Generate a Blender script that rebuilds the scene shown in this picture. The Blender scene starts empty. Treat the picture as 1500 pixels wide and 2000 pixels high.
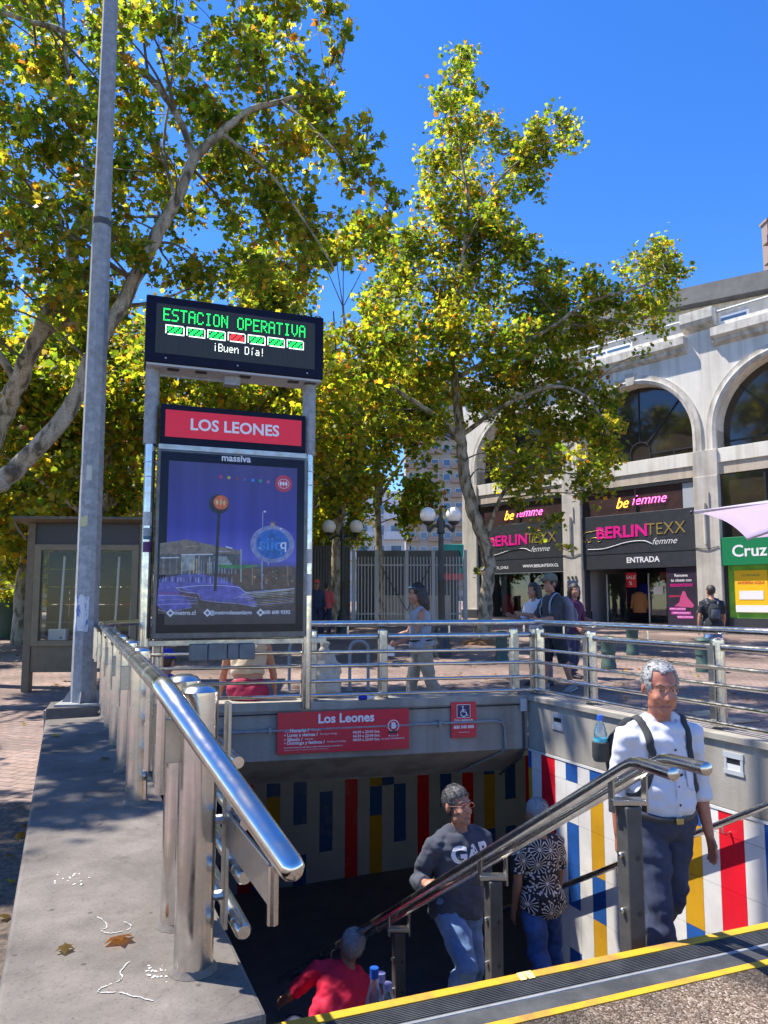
import bpy, bmesh, math, random
import numpy as np
from mathutils import Vector, Matrix, noise
from mathutils.bvhtree import BVHTree
random.seed(7); RNG = np.random.default_rng(7)
SC = bpy.context.scene
COL = SC.collection
R = math.radians
# ------------------------------------------------------------------ camera, sky, sun, exposure
CF, CPITCH, CH = 1400.0, R(5.5), 1.38
PPV = 1172 - CF*math.tan(CPITCH)
cd = bpy.data.cameras.new('camera'); cam = bpy.data.objects.new('camera', cd); COL.objects.link(cam)
cam.location = (0, 0, CH); cam.rotation_euler = (R(90)+CPITCH, 0, 0)
cd.sensor_fit = 'VERTICAL'; cd.sensor_height = 24; cd.lens = 24*CF/2000
cd.shift_y = (PPV-1000)/2000; cd.clip_start = .05; cd.clip_end = 2000
SC.camera = cam
SUN_AZ, SUN_EL = 75, 61            # degrees left of the view direction, degrees up
w = bpy.data.worlds.new('World'); SC.world = w; w.use_nodes = True
nt = w.node_tree; nt.nodes.clear()
sky = nt.nodes.new('ShaderNodeTexSky'); sky.sky_type = 'NISHITA'; sky.sun_disc = False
sky.sun_elevation = R(SUN_EL); sky.sun_rotation = R(-SUN_AZ)
sky.altitude = 600; sky.air_density = 1.0; sky.dust_density = .15; sky.ozone_density = 4.5
bg = nt.nodes.new('ShaderNodeBackground'); bg.inputs['Strength'].default_value = .15
out = nt.nodes.new('ShaderNodeOutputWorld')
hsv = nt.nodes.new('ShaderNodeHueSaturation'); hsv.inputs['Saturation'].default_value = 1.28; hsv.inputs['Value'].default_value = .59; hsv.inputs['Hue'].default_value = .512
nt.links.new(sky.outputs[0], hsv.inputs['Color']); nt.links.new(hsv.outputs[0], bg.inputs[0]); nt.links.new(bg.outputs[0], out.inputs[0])
sl = bpy.data.lights.new('sun', 'SUN'); sl.energy = 2.8; sl.angle = R(.55); sl.color = (1, .94, .84)
sun = bpy.data.objects.new('sun', sl); COL.objects.link(sun)
sd = Vector((-math.sin(R(SUN_AZ))*math.cos(R(SUN_EL)), math.cos(R(SUN_AZ))*math.cos(R(SUN_EL)), math.sin(R(SUN_EL))))
sun.rotation_euler = sd.to_track_quat('Z', 'Y').to_euler(); sun.location = sd*60
vs = SC.view_settings; vs.view_transform = 'Standard'; vs.look = 'None'; vs.gamma = 1; vs.exposure = 1.75
vs.use_curve_mapping = False
SC.cycles.max_bounces = 10; SC.cycles.diffuse_bounces = 6; SC.cycles.transparent_max_bounces = 12

# ------------------------------------------------------------------ measuring helpers (photo 1500x2000)
def ray(u, v):
    x = (u-750)/CF; y = (v-PPV)/CF
    return Vector((x, math.cos(CPITCH)+y*math.sin(CPITCH), math.sin(CPITCH)-y*math.cos(CPITCH)))
CAM = Vector((0, 0, CH))
def onz(u, v, z): d = ray(u, v); return CAM + d*((z-CH)/d.z)
def onY(u, v, Y): d = ray(u, v); return CAM + d*(Y/d.y)
def gz(Y): return 0.0 if Y < 8 else .02*(min(Y, 70)-8)
def ong(u, v):
    z = 0
    for _ in range(30): P = onz(u, v, z); z = gz(P.y)
    return P
def onplane(u, v, Q, dr):
    n = Vector((dr[1], -dr[0], 0)); d = ray(u, v)
    return CAM + d*((n.dot(Vector((Q[0], Q[1], 0))))/n.dot(Vector((d.x, d.y, 0))))

# ------------------------------------------------------------------ materials
def newmat(name):
    m = bpy.data.materials.new(name); m.use_nodes = True
    return m, m.node_tree, m.node_tree.nodes['Principled BSDF']
def N(t, kind, **kw):
    n = t.nodes.new(kind)
    for k, v in kw.items():
        if hasattr(n, k) and k not in n.inputs: setattr(n, k, v)
        else: n.inputs[k].default_value = v
    return n
def c4(c): return (c[0], c[1], c[2], 1)
def ramp(t, stops):
    r = t.nodes.new('ShaderNodeValToRGB'); e = r.color_ramp.elements
    while len(e) < len(stops): e.new(.5)
    for i, (p, c) in enumerate(stops): e[i].position = p; e[i].color = c4(c)
    return r
def mat(name, c1, c2=None, scale=6, rough=.6, metal=0, bump=0, bscale=60, detail=5, lo=.35, hi=.65, spec=.5, rvar=0, coat=0, stretch=None):
    m, t, b = newmat(name)
    b.inputs['Roughness'].default_value = rough; b.inputs['Metallic'].default_value = metal
    b.inputs['Specular IOR Level'].default_value = spec
    b.inputs['Coat Weight'].default_value = coat; b.inputs['Coat Roughness'].default_value = .06
    b.inputs['Base Color'].default_value = c4(c1)
    if c2 or bump or rvar:
        tc = N(t, 'ShaderNodeTexCoord'); src = tc.outputs['Object']
        if stretch:
            mp = N(t, 'ShaderNodeMapping'); mp.inputs['Scale'].default_value = stretch
            t.links.new(src, mp.inputs[0]); src = mp.outputs[0]
    if c2 or rvar:
        n = N(t, 'ShaderNodeTexNoise', Scale=scale, Detail=detail, Roughness=.62); t.links.new(src, n.inputs['Vector'])
        if c2:
            r = ramp(t, [(lo, c1), (hi, c2)]); t.links.new(n.outputs['Fac'], r.inputs[0])
            t.links.new(r.outputs[0], b.inputs['Base Color'])
        if rvar:
            mr = N(t, 'ShaderNodeMapRange'); mr.inputs['To Min'].default_value = max(0, rough-rvar); mr.inputs['To Max'].default_value = rough+rvar
            mr.inputs['From Min'].default_value = .3; mr.inputs['From Max'].default_value = .7
            t.links.new(n.outputs['Fac'], mr.inputs[0]); t.links.new(mr.outputs[0], b.inputs['Roughness'])
    if bump:
        n2 = N(t, 'ShaderNodeTexNoise', Scale=bscale, Detail=4); t.links.new(src, n2.inputs['Vector'])
        bp = N(t, 'ShaderNodeBump', Strength=bump, Distance=.01); t.links.new(n2.outputs['Fac'], bp.inputs['Height'])
        t.links.new(bp.outputs[0], b.inputs['Normal'])
    return m
def emis(name, c, s, base=(.02, .02, .02)):
    m, t, b = newmat(name); b.inputs['Base Color'].default_value = c4(base)
    b.inputs['Emission Color'].default_value = c4(c); b.inputs['Emission Strength'].default_value = s
    return m
def glass(name, tint=(.8, .85, .85), refl=.12, rough=.02, top=.75):
    m = bpy.data.materials.new(name); m.use_nodes = True; t = m.node_tree; t.nodes.clear()
    o = N(t, 'ShaderNodeOutputMaterial'); mx = N(t, 'ShaderNodeMixShader'); tr = N(t, 'ShaderNodeBsdfTransparent'); g = N(t, 'ShaderNodeBsdfGlossy')
    tr.inputs[0].default_value = c4(tint); g.inputs['Roughness'].default_value = rough; g.inputs[0].default_value = (.95, .95, .95, 1)
    lw = N(t, 'ShaderNodeLayerWeight', Blend=.25); mr = N(t, 'ShaderNodeMapRange')
    mr.inputs['To Min'].default_value = refl; mr.inputs['To Max'].default_value = top
    t.links.new(lw.outputs['Fresnel'], mr.inputs[0]); t.links.new(mr.outputs[0], mx.inputs[0])
    t.links.new(tr.outputs[0], mx.inputs[1]); t.links.new(g.outputs[0], mx.inputs[2]); t.links.new(mx.outputs[0], o.inputs[0])
    return m
M = {}
def pavers():
    m, t, b = newmat('brick_pavers'); tc = N(t, 'ShaderNodeTexCoord'); mp = N(t, 'ShaderNodeMapping')
    mp.inputs['Rotation'].default_value = (0, 0, R(20)); t.links.new(tc.outputs['Object'], mp.inputs[0])
    br = N(t, 'ShaderNodeTexBrick', Scale=1.0); br.inputs['Brick Width'].default_value = .2; br.inputs['Row Height'].default_value = .1
    br.inputs['Mortar Size'].default_value = .006; br.inputs['Color1'].default_value = (.25, .187, .157, 1); br.inputs['Color2'].default_value = (.195, .153, .133, 1)
    br.inputs['Mortar'].default_value = (.10, .08, .07, 1); t.links.new(mp.outputs[0], br.inputs['Vector'])
    n = N(t, 'ShaderNodeTexNoise', Scale=.55, Detail=6); t.links.new(tc.outputs['Object'], n.inputs['Vector'])
    r = ramp(t, [(.38, (.62, .55, .52)), (.62, (1.35, 1.25, 1.2))]); t.links.new(n.outputs['Fac'], r.inputs[0])
    n3 = N(t, 'ShaderNodeTexNoise', Scale=14, Detail=5); t.links.new(tc.outputs['Object'], n3.inputs['Vector'])
    r3 = ramp(t, [(.3, (.75, .75, .75)), (.7, (1.2, 1.2, 1.2))]); t.links.new(n3.outputs['Fac'], r3.inputs[0])
    mx = N(t, 'ShaderNodeMix', data_type='RGBA', blend_type='MULTIPLY'); mx.inputs[0].default_value = 1
    t.links.new(br.outputs['Color'], mx.inputs[6]); t.links.new(r.outputs[0], mx.inputs[7])
    mx2 = N(t, 'ShaderNodeMix', data_type='RGBA', blend_type='MULTIPLY'); mx2.inputs[0].default_value = 1
    t.links.new(mx.outputs[2], mx2.inputs[6]); t.links.new(r3.outputs[0], mx2.inputs[7])
    t.links.new(mx2.outputs[2], b.inputs['Base Color']); b.inputs['Roughness'].default_value = .85
    bp = N(t, 'ShaderNodeBump', Strength=.5, Distance=.006); bp.invert = True
    t.links.new(br.outputs['Fac'], bp.inputs['Height']); t.links.new(bp.outputs[0], b.inputs['Normal'])
    return m
def aggregate():
    m, t, b = newmat('exposed_aggregate'); tc = N(t, 'ShaderNodeTexCoord')
    v = N(t, 'ShaderNodeTexVoronoi', Scale=140); t.links.new(tc.outputs['Object'], v.inputs['Vector'])
    hs = N(t, 'ShaderNodeSeparateColor'); t.links.new(v.outputs['Color'], hs.inputs[0])
    r = ramp(t, [(0, (.05, .035, .025)), (.25, (.12, .075, .045)), (.5, (.17, .12, .08)), (.75, (.24, .18, .13)), (1, (.42, .35, .28))])
    t.links.new(hs.outputs[0], r.inputs[0])
    n = N(t, 'ShaderNodeTexNoise', Scale=3, Detail=6); t.links.new(tc.outputs['Object'], n.inputs['Vector'])
    r2 = ramp(t, [(.36, (.3, .3, .3)), (.6, (1, 1, 1))]); t.links.new(n.outputs['Fac'], r2.inputs[0])
    mx = N(t, 'ShaderNodeMix', data_type='RGBA', blend_type='MULTIPLY'); mx.inputs[0].default_value = 1
    t.links.new(r.outputs[0], mx.inputs[6]); t.links.new(r2.outputs[0], mx.inputs[7]); t.links.new(mx.outputs[2], b.inputs['Base Color'])
    bp = N(t, 'ShaderNodeBump', Strength=.9, Distance=.006); bp.invert = True
    t.links.new(v.outputs['Distance'], bp.inputs['Height']); t.links.new(bp.outputs[0], b.inputs['Normal']); b.inputs['Roughness'].default_value = .8
    return m
def concrete(name, base, dark, sc=1.6, streak=0.0, spots=True, dirt=False):
    m, t, b = newmat(name); tc = N(t, 'ShaderNodeTexCoord')
    n = N(t, 'ShaderNodeTexNoise', Scale=sc, Detail=8, Roughness=.65); t.links.new(tc.outputs['Object'], n.inputs['Vector'])
    r = ramp(t, [(.32, dark), (.62, base)]); t.links.new(n.outputs['Fac'], r.inputs[0]); cur = r.outputs[0]
    def mul(a, bb):
        mx = N(t, 'ShaderNodeMix', data_type='RGBA', blend_type='MULTIPLY'); mx.inputs[0].default_value = 1
        t.links.new(a, mx.inputs[6]); t.links.new(bb, mx.inputs[7]); return mx.outputs[2]
    if spots:
        n2 = N(t, 'ShaderNodeTexNoise', Scale=150, Detail=4); t.links.new(tc.outputs['Object'], n2.inputs['Vector'])
        r2 = ramp(t, [(.28, (.6, .58, .56)), (.42, (1, 1, 1)), (.7, (1.08, 1.07, 1.05))]); t.links.new(n2.outputs['Fac'], r2.inputs[0]); cur = mul(cur, r2.outputs[0])
    if streak:
        mp = N(t, 'ShaderNodeMapping'); mp.inputs['Scale'].default_value = (5, 5, .25); t.links.new(tc.outputs['Object'], mp.inputs[0])
        n3 = N(t, 'ShaderNodeTexNoise', Scale=1.0, Detail=6); t.links.new(mp.outputs[0], n3.inputs['Vector'])
        k = 1-streak; r3 = ramp(t, [(.36, (k, k*.98, k*.94)), (.56, (1, 1, 1))]); t.links.new(n3.outputs['Fac'], r3.inputs[0]); cur = mul(cur, r3.outputs[0])
    if dirt:
        n5 = N(t, 'ShaderNodeTexNoise', Scale=4.5, Detail=9, Roughness=.75, Distortion=.8); t.links.new(tc.outputs['Object'], n5.inputs['Vector'])
        r5 = ramp(t, [(.30, (.5, .48, .46)), (.44, (.92, .91, .9)), (.6, (1, 1, 1)), (.72, (1.22, 1.2, 1.18))]); t.links.new(n5.outputs['Fac'], r5.inputs[0]); cur = mul(cur, r5.outputs[0])
        v5 = N(t, 'ShaderNodeTexVoronoi', Scale=9); t.links.new(tc.outputs['Object'], v5.inputs['Vector']); r6 = ramp(t, [(.05, (.45, .43, .42)), (.085, (1, 1, 1))]); t.links.new(v5.outputs['Distance'], r6.inputs[0]); cur = mul(cur, r6.outputs[0])
    t.links.new(cur, b.inputs['Base Color']); b.inputs['Roughness'].default_value = .85
    n4 = N(t, 'ShaderNodeTexNoise', Scale=90, Detail=5); t.links.new(tc.outputs['Object'], n4.inputs['Vector'])
    bp = N(t, 'ShaderNodeBump', Strength=.25, Distance=.004); t.links.new(n4.outputs['Fac'], bp.inputs['Height']); t.links.new(bp.outputs[0], b.inputs['Normal'])
    return m
def bark():
    m, t, b = newmat('plane_bark'); tc = N(t, 'ShaderNodeTexCoord'); mp = N(t, 'ShaderNodeMapping'); mp.inputs['Scale'].default_value = (1, 1, .45)
    t.links.new(tc.outputs['Object'], mp.inputs[0])
    n = N(t, 'ShaderNodeTexNoise', Scale=7, Detail=3, Distortion=.6); t.links.new(mp.outputs[0], n.inputs['Vector'])
    r = ramp(t, [(.36, (.085, .075, .05)), (.45, (.22, .18, .12)), (.52, (.34, .29, .21)), (.66, (.42, .37, .29))]); t.links.new(n.outputs['Fac'], r.inputs[0])
    n2 = N(t, 'ShaderNodeTexNoise', Scale=40, Detail=4); t.links.new(tc.outputs['Object'], n2.inputs['Vector'])
    r2 = ramp(t, [(.3, (.6, .6, .6)), (.6, (1.05, 1.05, 1.05))]); t.links.new(n2.outputs['Fac'], r2.inputs[0])
    mx = N(t, 'ShaderNodeMix', data_type='RGBA', blend_type='MULTIPLY'); mx.inputs[0].default_value = 1
    t.links.new(r.outputs[0], mx.inputs[6]); t.links.new(r2.outputs[0], mx.inputs[7]); t.links.new(mx.outputs[2], b.inputs['Base Color'])
    bp = N(t, 'ShaderNodeBump', Strength=.5, Distance=.02); t.links.new(n.outputs['Fac'], bp.inputs['Height']); t.links.new(bp.outputs[0], b.inputs['Normal'])
    b.inputs['Roughness'].default_value = .85
    return m
def leafmat():
    m = bpy.data.materials.new('plane_leaf'); m.use_nodes = True; t = m.node_tree; t.nodes.clear()
    o = N(t, 'ShaderNodeOutputMaterial'); a = N(t, 'ShaderNodeAttribute', attribute_name='leafcol')
    d = N(t, 'ShaderNodeBsdfPrincipled', Roughness=.42); d.inputs['Specular IOR Level'].default_value = .45; tr = N(t, 'ShaderNodeBsdfTranslucent'); mx = N(t, 'ShaderNodeMixShader', Fac=.72)
    g = N(t, 'ShaderNodeMix', data_type='RGBA', blend_type='MULTIPLY'); g.inputs[0].default_value = 1; g.inputs[7].default_value = (3.1, 3.0, 1.25, 1)
    t.links.new(a.outputs['Color'], d.inputs['Base Color']); t.links.new(a.outputs['Color'], g.inputs[6]); t.links.new(g.outputs[2], tr.inputs[0])
    t.links.new(d.outputs[0], mx.inputs[1]); t.links.new(tr.outputs[0], mx.inputs[2]); t.links.new(mx.outputs[0], o.inputs[0])
    return m
def floral():
    m, t, b = newmat('floral_cloth'); tc = N(t, 'ShaderNodeTexCoord'); sp = N(t, 'ShaderNodeSeparateXYZ'); t.links.new(tc.outputs['Object'], sp.inputs[0])
    cb = N(t, 'ShaderNodeCombineXYZ'); t.links.new(sp.outputs[0], cb.inputs[0]); t.links.new(sp.outputs[2], cb.inputs[1])
    sc = 6.5
    v = N(t, 'ShaderNodeTexVoronoi', Scale=sc); v.voronoi_dimensions = '2D'; v.inputs['Randomness'].default_value = .75; t.links.new(cb.outputs[0], v.inputs['Vector'])
    s = N(t, 'ShaderNodeVectorMath', operation='SUBTRACT'); t.links.new(cb.outputs[0], s.inputs[0]); t.links.new(v.outputs['Position'], s.inputs[1])
    s2 = N(t, 'ShaderNodeSeparateXYZ'); t.links.new(s.outputs[0], s2.inputs[0])
    at = N(t, 'ShaderNodeMath', operation='ARCTAN2'); t.links.new(s2.outputs[1], at.inputs[0]); t.links.new(s2.outputs[0], at.inputs[1])
    mu = N(t, 'ShaderNodeMath', operation='MULTIPLY'); mu.inputs[1].default_value = 14; t.links.new(at.outputs[0], mu.inputs[0])
    sn = N(t, 'ShaderNodeMath', operation='SINE'); t.links.new(mu.outputs[0], sn.inputs[0])
    pet = N(t, 'ShaderNodeMath', operation='GREATER_THAN'); pet.inputs[1].default_value = .55; t.links.new(sn.outputs[0], pet.inputs[0])
    v2 = N(t, 'ShaderNodeTexVoronoi', Scale=46); t.links.new(cb.outputs[0], v2.inputs['Vector'])
    sm = N(t, 'ShaderNodeMath', operation='LESS_THAN'); sm.inputs[1].default_value = .4; t.links.new(v2.outputs['Distance'], sm.inputs[0])
    ins = N(t, 'ShaderNodeMath', operation='LESS_THAN'); ins.inputs[1].default_value = .46; t.links.new(v.outputs['Distance'], ins.inputs[0])
    cen = N(t, 'ShaderNodeMath', operation='LESS_THAN'); cen.inputs[1].default_value = .09; t.links.new(v.outputs['Distance'], cen.inputs[0])
    mx = N(t, 'ShaderNodeMix', data_type='FLOAT'); t.links.new(ins.outputs[0], mx.inputs[0]); t.links.new(sm.outputs[0], mx.inputs[2]); t.links.new(pet.outputs[0], mx.inputs[3])
    ma = N(t, 'ShaderNodeMath', operation='MAXIMUM'); t.links.new(mx.outputs[0], ma.inputs[0]); t.links.new(cen.outputs[0], ma.inputs[1])
    r = ramp(t, [(.2, (.018, .018, .022)), (.8, (.62, .55, .47))]); t.links.new(ma.outputs[0], r.inputs[0]); t.links.new(r.outputs[0], b.inputs['Base Color'])
    b.inputs['Roughness'].default_value = .85
    return m
def posterbg():
    m, t, b = newmat('poster_print'); tc = N(t, 'ShaderNodeTexCoord'); sp = N(t, 'ShaderNodeSeparateXYZ'); t.links.new(tc.outputs['Object'], sp.inputs[0])
    mr = N(t, 'ShaderNodeMapRange'); mr.inputs['From Min'].default_value = 1.1; mr.inputs['From Max'].default_value = 2.62; t.links.new(sp.outputs[2], mr.inputs[0])
    r = ramp(t, [(0, (.035, .033, .04)), (.18, (.05, .045, .06)), (.36, (.05, .045, .06)), (.42, (.09, .10, .46)), (.6, (.03, .034, .27)), (1, (.05, .048, .15))])
    t.links.new(mr.outputs[0], r.inputs[0])
    mp = N(t, 'ShaderNodeMapping'); mp.inputs['Scale'].default_value = (9, 1, .5); t.links.new(tc.outputs['Object'], mp.inputs[0])
    n = N(t, 'ShaderNodeTexNoise', Scale=1.2, Detail=3); t.links.new(mp.outputs[0], n.inputs['Vector'])
    r2 = ramp(t, [(.35, (.85, .85, .9)), (.65, (1.25, 1.2, 1.15))]); t.links.new(n.outputs['Fac'], r2.inputs[0])
    mx = N(t, 'ShaderNodeMix', data_type='RGBA', blend_type='MULTIPLY'); mx.inputs[0].default_value = 1
    t.links.new(r.outputs[0], mx.inputs[6]); t.links.new(r2.outputs[0], mx.inputs[7]); t.links.new(mx.outputs[2], b.inputs['Base Color']); t.links.new(mx.outputs[2], b.inputs['Emission Color']); b.inputs['Emission Strength'].default_value = .05
    b.inputs['Roughness'].default_value = .5
    return m
def denim(name, a, bcol):
    return mat(name, a, bcol, scale=4.5, rough=.85, bump=.35, bscale=16, lo=.36, hi=.66)
M.update(pavers=pavers(), aggregate=aggregate(), bark=bark(), leaf=leafmat(), floral=floral(), poster=posterbg())
M['coping'] = concrete('coping_concrete', (.19, .166, .145), (.065, .057, .05), 1.7, dirt=True)
M['conc'] = concrete('wall_concrete', (.36, .335, .29), (.26, .24, .21), 1.1, .25)
M['conc_dark'] = concrete('soffit_concrete', (.3, .28, .25), (.2, .19, .17), 1.4, .2)
M['facade'] = concrete('facade_render', (.78, .74, .66), (.66, .62, .55), .8, .20)
M['facade_warm'] = concrete('band_render', (.56, .47, .37), (.44, .38, .31), .9, .2)
M['stone'] = concrete('pilaster_stone', (.58, .54, .48), (.44, .41, .37), 1.4, .2)
M['cornice'] = concrete('cornice_render', (.68, .63, .55), (.46, .43, .38), 2.5, .32)
M['steel'] = mat('stainless_steel', (.72, .70, .67), (.50, .475, .44), scale=11, rough=.22, metal=1, rvar=.11, bump=.03, bscale=25)
M['steel_dull'] = mat('worn_steel', (.5, .48, .45), (.38, .36, .33), scale=14, rough=.34, metal=1, rvar=.1)
M['galv'] = mat('galvanised_steel', (.34, .345, .35), (.23, .235, .24), scale=16, rough=.6, metal=.25, rvar=.12, bump=.08, bscale=120)
M['darksteel'] = mat('dark_painted_steel', (.05, .05, .048), (.085, .08, .075), scale=10, rough=.45, bump=.1)
M['black'] = mat('black_paint', (.014, .014, .017), (.03, .03, .034), scale=12, rough=.45)
M['navyframe'] = mat('navy_frame', (.004, .005, .018), (.008, .009, .026), scale=10, rough=.4, spec=.15)
M['screen'] = mat('led_screen', (.022, .024, .02), (.035, .036, .03), scale=180, rough=.55, stretch=(1, 1, .02))
M['step'] = mat('stair_granite', (.20, .195, .19), (.13, .128, .125), scale=9, rough=.7)
M['rubber'] = mat('black_rubber', (.035, .037, .04), (.09, .092, .095), scale=5, rough=.7, bump=.15, bscale=80, lo=.4, hi=.72)
M['yellow'] = mat('worn_yellow_paint', (.60, .33, .012), (.27, .15, .05), scale=5, rough=.6, lo=.47, hi=.70, bump=.2)
M['white_paint'] = mat('white_paint', (.78, .77, .74))
M['tile_white'] = mat('tile_white', (.74, .72, .68), (.60, .58, .55), scale=3, rough=.22)
M['tile_grey'] = mat('tile_grey', (.50, .50, .57), (.44, .44, .50), scale=3, rough=.25)  # white tile of the hall wall, cool shade put into its colour
M['tile_red'] = mat('tile_red', (.76, .015, .03), (.60, .014, .028), scale=4, rough=.24, rvar=.08)
M['tile_blue'] = mat('tile_blue', (.026, .105, .37), (.02, .08, .28), scale=4, rough=.24, rvar=.08)
M['tile_yellow'] = mat('tile_yellow', (.60, .32, .02), (.47, .25, .02), scale=4, rough=.24, rvar=.08)
M['trim'] = mat('trim_strip', (.62, .62, .6), rough=.4)
M['red_sign'] = mat('red_sign', (.66, .012, .045), (.58, .010, .04), scale=3, rough=.32, coat=.3)
M['signwhite'] = mat('sign_white', (.8, .79, .8), rough=.5)
M['floor_dark'] = mat('dark_floor', (.22, .22, .24), (.28, .28, .30), scale=4, rough=.6)
M['ceil_dark'] = mat('hall_ceiling', (.7, .69, .67))
M['bronze'] = mat('olive_bronze_paint', (.17, .128, .072), (.125, .094, .054), scale=8, rough=.5)
M['panel_grey'] = mat('grey_backing', (.24, .235, .22), (.16, .155, .145), scale=4, rough=.8)
M['glass'] = glass('clear_glass', (.85, .87, .86), .012, .02, .3); M['shopglass'] = glass('shop_glass', (.62, .66, .7), .05, .02, .35)
M['darkglass'] = mat('bronze_glass', (.035, .028, .024), rough=.06, spec=.8)
M['blueglass'] = mat('blue_glass', (.07, .12, .20), rough=.06, spec=.8)
M['panel_black'] = mat('shop_panel', (.028, .031, .04), (.04, .043, .052), scale=4, rough=.45)
M['magenta'] = mat('magenta_letters', (.78, .012, .27), rough=.4)
M['gold'] = mat('gold_letters', (.42, .30, .09), rough=.35, metal=.3)
M['green_sign'] = mat('green_sign', (.008, .20, .075), rough=.4)
M['green_print'] = mat('green_print', (.10, .33, .03), (.22, .5, .05), scale=2, rough=.4)
M['yellow_print'] = mat('yellow_print', (.85, .50, .01), rough=.5)
M['orange'] = mat('orange_print', (.75, .16, .01), rough=.5)
M['neon_o'] = emis('neon_orange', (1, .40, .04), 1.6, (.5, .2, .02)); M['neon_p'] = emis('neon_pink', (1, .12, .5), 1.5, (.5, .1, .25))
M['led_g'] = emis('led_green', (.01, .85, .12), .9); M['led_r'] = emis('led_red', (1, .03, .03), .9); M['led_w'] = emis('led_white', (.85, .95, .9), .75)
M['lilac'] = mat('lilac_canvas', (.62, .50, .66), (.56, .45, .60), scale=5, rough=.85, bump=.15, bscale=9)
M['card'] = mat('cardboard', (.50, .39, .24), (.42, .33, .2), scale=4, rough=.9)
M['bollard_green'] = mat('dark_green_paint', (.035, .075, .06), (.05, .095, .08), scale=6, rough=.6)
M['globe'] = mat('opal_globe', (.78, .74, .66), rough=.3)
M['castiron'] = mat('cast_iron', (.022, .026, .025), (.04, .042, .04), scale=12, rough=.5)
M['corrug'] = mat('corrugated_sheet', (.075, .08, .085), (.10, .105, .11), scale=3, rough=.5)
M['lightmetal'] = mat('pale_metal', (.42, .44, .46), rough=.5)
M['bwall'] = concrete('tower_wall', (.40, .36, .31), (.33, .30, .26), .12, .15, False); M['bwhite'] = concrete('block_wall', (.60, .61, .62), (.5, .5, .52), .2, .12, False)
M['brick_red'] = mat('brown_panel', (.30, .22, .17)); M['turq'] = mat('turquoise_sheet', (.02, .32, .29), (.05, .45, .40), scale=2.2, rough=.7)
M['roof_dark'] = mat('slate_roof', (.02, .023, .03), (.055, .058, .066), scale=1.6, rough=.7, bump=.3, bscale=20)
SKIN = mat('skin', (.40, .19, .115), (.33, .15, .09), scale=14, rough=.5, bump=.08, bscale=60)
SKIN_R = mat('sunburnt_skin', (.43, .17, .10), (.34, .12, .075), scale=12, rough=.48, bump=.08, bscale=60)
SKIN_D = mat('tan_skin', (.30, .145, .085), (.25, .115, .065), scale=14, rough=.5)
M['hair_grey'] = mat('grey_hair', (.42, .41, .40), (.24, .235, .23), scale=60, rough=.7, bump=.5, bscale=140)
M['hair_dark'] = mat('dark_hair', (.02, .016, .013), (.045, .036, .03), scale=60, rough=.55, bump=.5, bscale=140)
M['hair_salt'] = mat('greying_hair', (.025, .024, .023), (.12, .117, .115), scale=40, rough=.6, bump=.5, bscale=140)
M['eye_w'] = mat('eye_white', (.6, .56, .52), rough=.2); M['eye_d'] = mat('eye_iris', (.02, .012, .008), rough=.15)
M['lip'] = mat('lips', (.30, .09, .07), rough=.5); M['teeth'] = mat('teeth', (.7, .66, .58), rough=.3)
M['shirt_white'] = mat('white_shirt', (.60, .59, .63), rough=.8, bump=.3, bscale=14); M['sweat'] = mat('slate_sweatshirt', (.045, .052, .072), (.065, .072, .094), scale=6, rough=.9, bump=.4, bscale=13)
M['red_tee'] = mat('red_tshirt', (.62, .008, .05), rough=.8, bump=.4, bscale=11); M['chinos'] = mat('navy_trousers', (.022, .030, .062), (.036, .046, .085), scale=5, rough=.85, bump=.4, bscale=12)
M['jeans'] = denim('blue_jeans', (.07, .14, .29), (.20, .31, .48)); M['jeans2'] = denim('deep_blue_jeans', (.02, .055, .17), (.05, .12, .30))
M['khaki'] = mat('khaki_trousers', (.34, .29, .22), (.27, .23, .17), scale=5, rough=.9, bump=.4, bscale=12); M['blackcloth'] = mat('black_cloth', (.014, .015, .02), (.025, .027, .034), scale=5, rough=.9, bump=.3, bscale=14)
M['greycloth'] = mat('grey_cloth', (.30, .32, .36), (.24, .26, .3), scale=4, rough=.9); M['lilaccloth'] = mat('grey_lilac_cloth', (.22, .19, .22), (.15, .13, .16), scale=5, rough=.85)
M['navycloth'] = mat('navy_cloth', (.018, .024, .06), (.03, .036, .08), scale=4, rough=.85); M['redshorts'] = mat('crimson_cloth', (.32, .015, .06), rough=.85)
M['bluecloth'] = mat('royal_blue_cloth', (.015, .03, .33), rough=.85); M['pinkcloth'] = mat('coral_cloth', (.62, .09, .08), rough=.85); M['creamcloth'] = mat('cream_cloth', (.62, .50, .38), rough=.9)
M['purplecloth'] = mat('plum_cloth', (.10, .02, .06), rough=.9); M['teal'] = mat('teal_cloth', (.03, .14, .16), rough=.85); M['browncloth'] = mat('brown_cloth', (.30, .13, .05), rough=.85); M['olive'] = mat('olive_cloth', (.28, .25, .10), rough=.85)
M['strap'] = mat('charcoal_webbing', (.03, .032, .033), (.05, .052, .05), scale=9, rough=.9)
M['capgrey'] = mat('grey_cap', (.13, .12, .09), (.17, .16, .12), scale=9, rough=.9); M['shoe'] = mat('dark_shoe', (.03, .028, .03), rough=.6); M['shoe_grey'] = mat('grey_shoe', (.2, .2, .2), rough=.7); M['sole'] = mat('white_sole', (.6, .6, .58), rough=.7)
M['mannequin'] = mat('mannequin', (.58, .52, .44), rough=.4); M['plasticclear'] = glass('clear_plastic', (.80, .86, .95), .12, .08); M['bluecap'] = mat('blue_plastic', (.02, .12, .55), rough=.35); M['lavcap'] = mat('lavender_plastic', (.4, .4, .75), rough=.35)
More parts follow.
